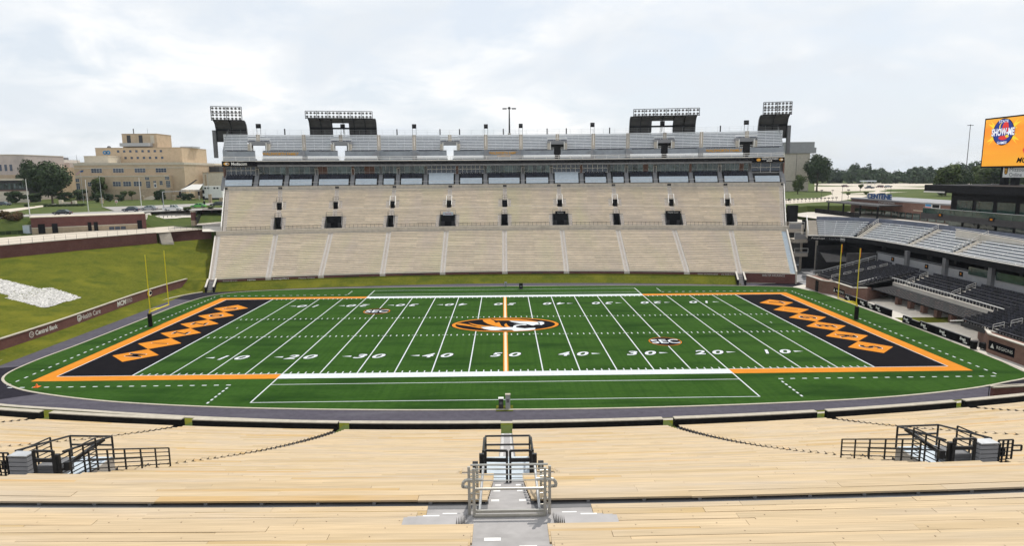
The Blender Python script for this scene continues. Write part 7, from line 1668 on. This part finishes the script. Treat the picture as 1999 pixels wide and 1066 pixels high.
b = MB(); b.box(X(92, y11), X(108, y11), y11+4, y11+12, yz(311, y11, 90), yz(306.5, y11, 90)); b.build('roof_plant', M['mid_grey'], lg2); b = MB(); b.tube((X(141, y11), y11+6, yz(326, y11, 90)), (X(139.5, y11), y11+6, yz(302, y11, 90)), .18, .05, 6); b.build('aerial', M['mid_grey'], lg2)
b = MB(); b.box(X(112, y11), X(150, y11), y11-12, y11, 12, yz(327, y11, 130)); b.build('side_wing', M['brick_tan'], lg2)
for uc in (126, 138): x = X(uc, y11); b = MB(); b.box(x-.9, x+.9, y11-12.08, y11-12, yz(334, y11, 130), yz(330, y11, 130)); b.build('window', M['glass_blue'], lg2)
# brick concession building on the walkway
cb = thing('brick_concession_building', 'long low red brick concession building with dark doorways above the bank', 'building', (-106, 65, 10.5))
P, Q = Vector((-116.3, 59.0)), Vector((-95.6, 71.9)); e = (Q-P).normalized(); n_ = Vector((e.y, -e.x)); L_ = (Q-P).length; zt = 14.35
def cbx(nm, a0, a1, d0, d1, z0, z1, m, parent=cb): b = MB(); A = P+e*a0+n_*d0; B = P+e*a1+n_*d0; C = P+e*a1+n_*d1; D = P+e*a0+n_*d1; b.prism([tuple(A), tuple(B), tuple(C), tuple(D)], z0, z1); return b.build(nm, m, parent)
cbx('lower_wall', 0, L_, -6, 0, 10.2, 11.75, M['stone']); cbx('upper_wall', 0, L_, -6, .02, 11.75, zt, M['brick']); cbx('string_course', -.05, L_+.05, 0, .1, 11.7, 11.9, M['limestone']); cbx('roof_edge', -.2, L_+.2, -6.2, .2, zt, zt+.22, M['limestone'])
for a0, a1 in ((1.3, 2.7), (4.1, 5.3), (11.6, 12.4), (12.9, 13.8), (22.6, 23.7)): cbx('doorway', a0, a1, 0, .12, 10.4, 12.75, M['dark'])
for a0 in (16.2, 17.5, 18.8): cbx('serving_hatch', a0, a0+1.1, 0, .12, 10.55, 11.35, M['glass_blue'])
cbx('pillar', L_-.7, L_+.25, -1, .25, 10.2, zt+.05, M['brick'])
# pale green utility boxes beside it
p = atz(52, 456, 10.5); t = thing('utility_box', 'pale green utility box left of the brick concession building', 'utility box', p); b = MB(); b.box(p.x-.8, p.x+.8, p.y, p.y+1.4, p.z, p.z+1.9); b.build('cabinet', M['tarp'], t); b = MB(); b.box(p.x-.85, p.x+.85, p.y-.05, p.y+1.45, p.z+1.9, p.z+2.0); b.build('lid', M['galv'], t)
p0, p1 = atz(-60, 463, 10.5), atz(46, 457, 10.5); t = thing('green_fence', 'low dark green fence left of the utility box', 'fence', p1)
for i in range(9): b = MB(); a = p0.lerp(p1, i/9); c = p0.lerp(p1, (i+.96)/9); b.bar(a+Vector((0, 0, .5)), c+Vector((0, 0, .5)), .05, .95); b.build('fence_panel', M['leaf_dark'], t)
# fence, gate pillars and dark gate beside the far stand
t = thing('mesh_fence', 'black wire fence between the brick building and the gate pillar', 'fence', (-92, 80, 11))
pa, pb_ = atz(286, 437, 11.0), atz(376, 431, 11.0)
for i in range(12): p = pa.lerp(pb_, i/11); b = MB(); b.tube((p.x, p.y, 10.6), (p.x, p.y, 13.0), .07, n=5); b.build('post', M['black_metal'], t)
b = MB()
for zz in (11.1, 12.1, 12.95): b.tube((pa.x, pa.y, zz), (pb_.x, pb_.y, zz), .05, n=4)
b.build('rail', M['black_metal'], t)
for u, v0, v1 in ((379, 439, 412), (322, 425, 418)):
    if u == 322: continue
    p = atz(u, v0, 10.7); t = thing('gate_pillar', 'red brick gate pillar with stone base beside the far stand', 'pillar', p); D = (p-C0).dot(CF); hh = (v0-v1)*D/FPX
    b = MB(); b.box(p.x-.55, p.x+.55, p.y-.5, p.y+.5, p.z-.3, p.z+hh*.33); b.build('base', M['stone'], t); b = MB(); b.box(p.x-.5, p.x+.5, p.y-.45, p.y+.45, p.z+hh*.33, p.z+hh*.94); b.build('shaft', M['brick'], t); b = MB(); b.box(p.x-.62, p.x+.62, p.y-.57, p.y+.57, p.z+hh*.94, p.z+hh); b.build('cap', M['limestone'], t)
    g_ = thing('entrance_gate', 'dark solid gate leaf hinged open beside the brick pillar', 'gate', p+Vector((1, 0, 0)))
    q = atz(405, 420, 11.4)
    for i in range(6): a = Vector((p.x+.7, p.y, 0)).lerp(Vector((q.x, q.y, 0)), i/6); c = Vector((p.x+.7, p.y, 0)).lerp(Vector((q.x, q.y, 0)), (i+.9)/6); b = MB(); b.quad((a.x, a.y, 10.8+i*.1), (c.x, c.y, 10.9+i*.1), (c.x, c.y, 13.0+i*.1), (a.x, a.y, 12.9+i*.1)); b.build('gate_panel', M['dark'], g_)
b = MB(); q = [atz(380, 440, 10.62), atz(440, 440, 10.62), atz(440, 420, 11.4), atz(408, 420, 11.4)]; b.poly(q); struct('gate_path', b, M['concrete'])
b = MB(); q = [atz(395, 441, 10.6), atz(445, 441, 10.6), atz(445, 452, 10.58), atz(395, 452, 10.58)]; b.poly(q); struct('concourse_path', b, M['concrete_light'])
t = thing('overhead_gate', 'dark red steel gate frame beside the far stand', 'gate', atz(415, 425, 11.4)); p0, p1 = atz(397, 428, 11.2), atz(432, 426, 11.2)
for p in (p0, p0.lerp(p1, .5), p1): b = MB(); b.bar((p.x, p.y, 11.0), (p.x, p.y, 14.2), .22); b.build('post', M['brick'], t)
b = MB(); b.bar((p0.x, p0.y, 14.0), (p1.x, p1.y, 14.0), .3, .5); b.build('beam', M['brick'], t)
# monument sign on the lawn
p = atz(132, 399, 14.1); t = thing('monument_sign', 'low pale stone monument sign with square end piers on the lawn', 'monument', p); b = MB(); b.box(p.x-2.2, p.x+2.2, p.y, p.y+.6, 14, 15.0); b.build('sign_wall', M['limestone'], t)
for sx in (-2.6, 2.4): b = MB(); b.box(p.x+sx-.5, p.x+sx+.7, p.y-.2, p.y+.8, 14, 15.5 if sx > 0 else 15.8); b.build('end_pier', M['limestone'], t)
b = MB(); b.box(p.x+1.4, p.x+2.0, p.y-.22, p.y-.02, 14.4, 15.2); b.build('brick_inset', M['brick_brown'], t)
# concrete stair tower behind the right end of the far stand
y12 = 243.0; ct = thing('concrete_tower', 'tall grey concrete stair tower with banded top behind the far stand', 'tower', (X(1555, y12), y12, 14)); b = MB(); b.box(X(1528, y12), X(1578, y12), y12, y12+12, 13, yz(299, y12, 1550)); b.build('shaft', M['concrete'], ct)
b = MB(); b.box(X(1528, y12), X(1588, y12), y12-.8, y12+11, yz(299, y12, 1550), yz(288, y12, 1550)); b.build('band', M['concrete_grey'], ct); b = MB(); b.box(X(1528, y12), X(1585, y12), y12-.3, y12+10.5, yz(288, y12, 1550), yz(277, y12, 1550)); b.build('parapet', M['concrete_grey'], ct)
b = MB(); b.box(X(1552, y12), X(1552.7, y12), y12-.03, y12, 14, yz(300, y12, 1550)); b.build('joint', M['dark_grey'], ct); b = MB(); b.box(X(1528, y12), X(1578, y12), y12-.04, y12, yz(354, y12, 1550), yz(353, y12, 1550)); b.build('joint', M['dark_grey'], ct)
# ------------------------------------------------------------------ street furniture
def lamp(name, u, vb, vt, lab, kind, z=14.0, cat='lamp post', group=None, y=None):
    p = atz(u, vb, z) if y is None else aty(u, vb, y); D = (p-C0).dot(CF); hh = (vb-vt)*D/FPX; t = thing(name, lab, cat, p, group); m = M['galv'] if kind != 'dark' and kind != 'mast' else M['dark_grey']
    b = MB(); r = .11 if kind in ('arm', 'plain', 'white') else (.3 if kind == 'mast' else .07); b.tube(p-Vector((0, 0, .3)), p+Vector((0, 0, hh)), r, r*.6, 8); b.build('pole', M['white'] if kind == 'white' else m, t)
    b = MB(); b.tube(p, p+Vector((0, 0, .4)), r*2, r*1.6, 8); b.build('base', M['concrete_light'], t)
    top = p+Vector((0, 0, hh))
    if kind == 'arm': b = MB(); b.pipe([top-Vector((0, 0, .6)), top+Vector((.5, 0, -.1)), top+Vector((1.5, 0, 0))], .06, 6); b.build('arm', m, t); b = MB(); b.box(top.x+1.3, top.x+2.2, top.y-.18, top.y+.18, top.z-.12, top.z+.06); b.build('lamp_head', M['offwhite'], t)
    if kind == 'mast':
        b = MB(); b.tube(top-Vector((0, 0, .4)), top+Vector((0, 0, .3)), .5, .35, 10); b.build('crown_ring', m, t)
        for a in (-1.9, -1.2, 1.2, 1.9): b = MB(); b.bar(top+Vector((0, 0, -.1)), top+Vector((a*1.0, 0, -.1)), .08); b.box(top.x+a-.35, top.x+a+.35, top.y-.3, top.y+.3, top.z-.45, top.z-.1); b.build('lamp_head', m, t)
    if kind == 'dark': b = MB(); b.box(top.x-.32, top.x+.32, top.y-.32, top.y+.32, top.z-.08, top.z+.22); b.build('lamp_head', m, t)
    return t, top
lamp('street_lamp', 79, 391, 341, 'grey street lamp with bent arm in front of the broad tree', 'arm')
lamp('white_pole', 58.5, 421, 350, 'tall white pole standing at the end of the brick concession building roof', 'white', cat='pole')
lamp('white_pole', 173, 413, 351, 'tall white pole on the lawn left of the light green tree', 'white', cat='pole'); lamp('grey_pole', 200, 404, 345, 'slim grey pole in front of the light green tree', 'plain', cat='pole'); lamp('white_pole', 277, 411, 347, 'tall white pole beside the dark car', 'white', cat='pole')
lamp('grey_pole', 409, 392, 336, 'slim grey pole beside the white trailer', 'plain', cat='pole'); lamp('grey_pole', 325.5, 372, 338, 'thin pole in front of the hospital side wing', 'plain', cat='pole')
# flag
t = thing('flag_pole', 'flag pole with red white and blue flag in front of the hospital', 'flag pole', aty(163, 392, 160)); p = aty(163, 392, 160); pt = aty(163, 332, 160); b = MB(); b.tube((p.x, p.y, 14), (p.x, p.y, pt.z+.4), .07, n=6); b.build('pole', M['galv'], t)
q = [aty(u, v, 160) for u, v in ((163, 331.5), (162.5, 335.5), (157, 336.5), (149, 341.5), (148, 339), (155, 333.5))]; b = MB(); b.poly(q[:3]+[q[5]]); b.build('flag_canton', M['blue_sign'], t); b = MB(); b.poly([q[2], q[3], q[4], q[5]]); b.build('flag_stripes', mat('flag_stripe', (.55, .25, .27), col2=(.6, .45, .46), scale=3), t)
# traffic signal gantry
p = atz(320, 409, 14.0); D = (p-C0).dot(CF); hh = 35*D/FPX; t = thing('traffic_signal', 'grey traffic signal gantry with long arm over the street', 'traffic signal', p); b = MB(); b.tube(p, p+Vector((0, 0, hh)), .16, .12, 8); b.build('pole', M['galv'], t)
top = p+Vector((0, 0, hh-.1)); b = MB(); b.tube(top, top+Vector((11.5, 1.5, .3)), .10, .07, 8); b.build('arm', M['galv'], t)
for a, dz in ((5.2, -.2), (10.8, -.2)): b = MB(); c = top+Vector((a, .2*a/1.5*.6, 0)); b.box(c.x-.22, c.x+.22, c.y-.2, c.y+.2, c.z-1.2, c.z+.0); b.build('signal_head', M['dark'], t)
b = MB(); b.box(p.x-.28, p.x-.12, p.y-.3, p.y, p.z+2.2, p.z+3.0); b.build('walk_signal', M['dark'], t)
p = atz(400, 405, 14.0); t = thing('traffic_signal', 'grey signal post with two dark heads near the gate', 'traffic signal', p); b = MB(); b.tube(p, p+Vector((0, 0, 8)), .14, .1, 8); b.build('pole', M['galv'], t)
for zz in (4.6, 2.6, 1.0): b = MB(); b.box(p.x-.25, p.x+.25, p.y-.4, p.y, p.z+zz, p.z+zz+1.1); b.build('signal_head', M['dark'], t)
p = atz(228, 401, 14.0); t = thing('street_sign', 'small red and white street sign on the lawn edge', 'sign', p); b = MB(); b.tube(p, p+Vector((0, 0, 1.9)), .05, n=6); b.build('post', M['galv'], t); b = MB(); b.box(p.x-.5, p.x+.5, p.y-.06, p.y, p.z+1.0, p.z+1.9); b.build('panel', M['white'], t); b = MB(); b.box(p.x-.4, p.x+.4, p.y-.1, p.y-.06, p.z+1.2, p.z+1.5); b.build('lettering_band', M['red_sign'], t)
for i, u in enumerate((199, 279, 340, 411, 432)): p = atz(u, 397 if i < 1 else (391 if i < 3 else 396), 14.0); t = thing('stone_post', 'stone boundary post on the hospital lawn', 'post', p, 'stone posts along the lawn'); b = MB(); hh = 1.9 if i != 3 else 3.2; b.box(p.x-.5, p.x+.5, p.y-.4, p.y+.4, p.z-.2, p.z+hh); b.build('shaft', M['stone'], t); b = MB(); b.box(p.x-.6, p.x+.6, p.y-.5, p.y+.5, p.z+hh, p.z+hh+.2); b.build('cap', M['limestone'], t)
lamp('light_mast', 994.5, 262, 211.5, 'tall light mast with a ring of lamps rising behind the far stand', 'mast', y=118, cat='light mast')
lamp('light_mast', 1884, 352, 246, 'very tall slim light mast beyond the trees by the scoreboard', 'mast', y=380, cat='light mast')
for u, vb, vt in ((1643, 396, 363), (1655, 395, 371), (1727, 383, 365), (1738, 385, 364), (1603, 392, 372), (1805, 373, 364), (1625, 382, 372)): lamp('lot_lamp', u, vb, vt, 'thin dark lamp post along the parking lot drive', 'dark', group='lamp posts along the drive')
for i in range(14): u = 1535+i*7.5; lamp('bollard_light', u, 396-i*.35, 390.5-i*.35, 'low dark post along the curved path', 'dark', cat='post', group='posts along the path')
# white-roofed shelter on the lot
p = atz(1698, 361.5, 14.0); D = (p-C0).dot(CF); t = thing('bus_shelter', 'small flat-roofed pale shelter at the back of the parking lot', 'shelter', p); w = 13*D/FPX; b = MB(); b.box(p.x-w, p.x+w, p.y, p.y+5, p.z+2.6, p.z+3.4); b.build('roof', M['tarp'], t)
for sx in (-.85, -.3, .3, .85): b = MB(); b.tube((p.x+sx*w, p.y+1, p.z), (p.x+sx*w, p.y+1, p.z+2.6), .15, n=6); b.build('post', M['galv'], t)
# ------------------------------------------------------------------ cars
def carpaint(n, c): return mat('car_paint_'+n, c, rough=.3, var=.04, spec=.6)
CP = {k: carpaint(k, c) for k, c in (('black', (.012, .013, .018)), ('silver', (.34, .35, .37)), ('white', (.72, .72, .72)), ('green', (.10, .48, .06)), ('navy', (.018, .025, .055)), ('red', (.12, .02, .02)))}
def car(loc, rz, paint, lab, pickup=False, wagon=False, cat='car'):
    t = thing('pickup_truck' if pickup else 'parked_car' , lab, cat, loc, None, rz); Lc, W = (5.4, 1.9) if pickup else (4.6, 1.8)
    def sec(x, z0, z1, w): return [(x, -w/2, z0), (x, w/2, z0), (x, w/2*.94, z1), (x, -w/2*.94, z1)]
    def loft(S):
        b = MB(); v = [p for s in S for p in s]; f = []
        for i in range(len(S)-1):
            for k in range(4): f.append((i*4+k, i*4+(k+1) % 4, (i+1)*4+(k+1) % 4, (i+1)*4+k))
        f += [(3, 2, 1, 0), tuple(len(v)-4+k for k in range(4))]; b.add(v, f); return b
    def bp(nm, b, m, par=None): o = put(nm, b.mesh(nm, m), par or t); return o
    h = .85 if not pickup else 1.02
    bp('body', loft([sec(-Lc/2, .4, h*.82, W*.9), sec(-Lc/2+.15, .3, h, W), sec(-Lc*.2, .26, h+.02, W), sec(Lc*.2, .26, h, W), sec(Lc/2-.25, .3, h*.86, W*.97), sec(Lc/2, .4, h*.66, W*.86)]), CP[paint])
    if pickup: cab = [(-.55, h, 1.0), (-.35, 1.72, .82), (.75, 1.74, .82), (1.35, h, 1.0)]
    elif wagon: cab = [(-2.1, h, .96), (-1.8, 1.45, .82), (.45, 1.48, .82), (1.2, h, .98)]
    else: cab = [(-1.75, h, .96), (-1.0, 1.38, .80), (.35, 1.40, .80), (1.15, h, .98)]
    bp('cabin', loft([sec(x, h-.05, max(z, h+.01), W*w) for x, z, w in cab]), M['glass'])
    b = MB(); x0, x1 = cab[1][0], cab[2][0]; z = cab[1][1]; b.box(x0-.03, x1+.03, -W*.40, W*.40, z-.03, z+.04); 
    for sy in (-1, 1):
        for (xa, za), (xb_, zb_) in zip([(c[0], c[1]) for c in cab], [(c[0], c[1]) for c in cab][1:]): 
            if za != zb_ and abs(za-zb_) > .1: b.bar((xa, sy*W*.45, za), (xb_, sy*W*.395, zb_), .08)
        b.bar(((x0+x1)/2, sy*W*.465, h), ((x0+x1)/2, sy*W*.40, z), .09)
    bp('roof', b, CP[paint])
    if pickup: b = MB(); b.box(-Lc/2+.15, -.6, -W*.42, W*.42, h-.3, h+.025); bp('load_bed', b, M['dark_grey'])
    for x in (-Lc*.31, Lc*.31):
        for sy in (-1, 1):
            b = MB(); b.tube((x, sy*W*.36, .33), (x, sy*W*.505, .33), .33, n=14); w = bp('wheel', b, M['pad_black']); b = MB(); b.tube((x, sy*W*.50, .33), (x, sy*W*.515, .33), .2, n=10); bp('hub', b, M['galv'], w)
    for sy in (-1, 1):
        b = MB(); b.box(Lc/2-.16, Lc/2-.02, sy*W*.3-.16, sy*W*.3+.16, h*.55, h*.72); bp('headlight', b, M['white']); b = MB(); b.box(-Lc/2-.01, -Lc/2+.08, sy*W*.34-.12, sy*W*.34+.12, h*.62, h*.82); bp('tail_light', b, M['red_sign'])
    return t
zc = 14.13
c = atz(122, 419, zc); car(c, math.pi*1.02, 'black', 'black car with silver nose driving past the brick concession building roof')
c = atz(256, 412.5, zc+.05); car(c, math.pi*1.04, 'navy', 'dark blue car in front of the silver car on the street'); c = atz(274, 411, zc+.05); car(c+Vector((1.2, 2.6, 0)), math.pi*1.04, 'silver', 'silver car half hidden behind the dark blue car')
c = atz(338, 411, zc+.05); car(c, .04, 'white', 'white pickup truck waiting beside the clipped shrub', pickup=True, cat='pickup')
c = atz(388, 405, zc+.05); car(c, math.pi*1.02, 'green', 'bright green car by the signal post'); c = atz(425, 402, zc+.05); car(c, math.pi*1.03, 'black', 'black car partly hidden by the far stand', wagon=True)
c = atz(8, 401, zc+.05); car(c, .1, 'navy', 'dark car at the edge of the street under the wide bush')
c = atz(1650, 365, 14.1); car(c, .1, 'red', 'dark red car on the open parking lot'); c = atz(1697, 368, 14.1); car(c, math.pi, 'navy', 'dark pickup truck beside the young tree on the parking lot', pickup=True, cat='pickup')
c = atz(1717, 366, 14.1); car(c, 2.0, 'red', 'brown car with open boot on the parking lot', wagon=True); c = atz(1733, 366, 14.1); car(c, .2, 'silver', 'grey car at the end of the row on the parking lot')
# ================================================================== thin summer haze over everything
b = MB(); b.box(-2560, 2560, -1560, 3560, -3.0, 62.0)
hz = b.mesh('haze', bpy.data.materials.new('haze')); hm_ = hz.materials[0]; hm_.use_nodes = True; tt = hm_.node_tree; tt.nodes.clear()
pv = tt.nodes.new('ShaderNodeVolumePrincipled'); pv.inputs['Color'].default_value = (0.80, 0.88, 0.97, 1); pv.inputs['Density'].default_value = 0.00009; pv.inputs['Anisotropy'].default_value = 0.3
om = tt.nodes.new('ShaderNodeOutputMaterial'); tt.links.new(pv.outputs[0], om.inputs['Volume'])
ho = put('haze', hz); ho['kind'] = 'stuff'; tag(ho, 'thin pale summer haze in the air', 'haze')
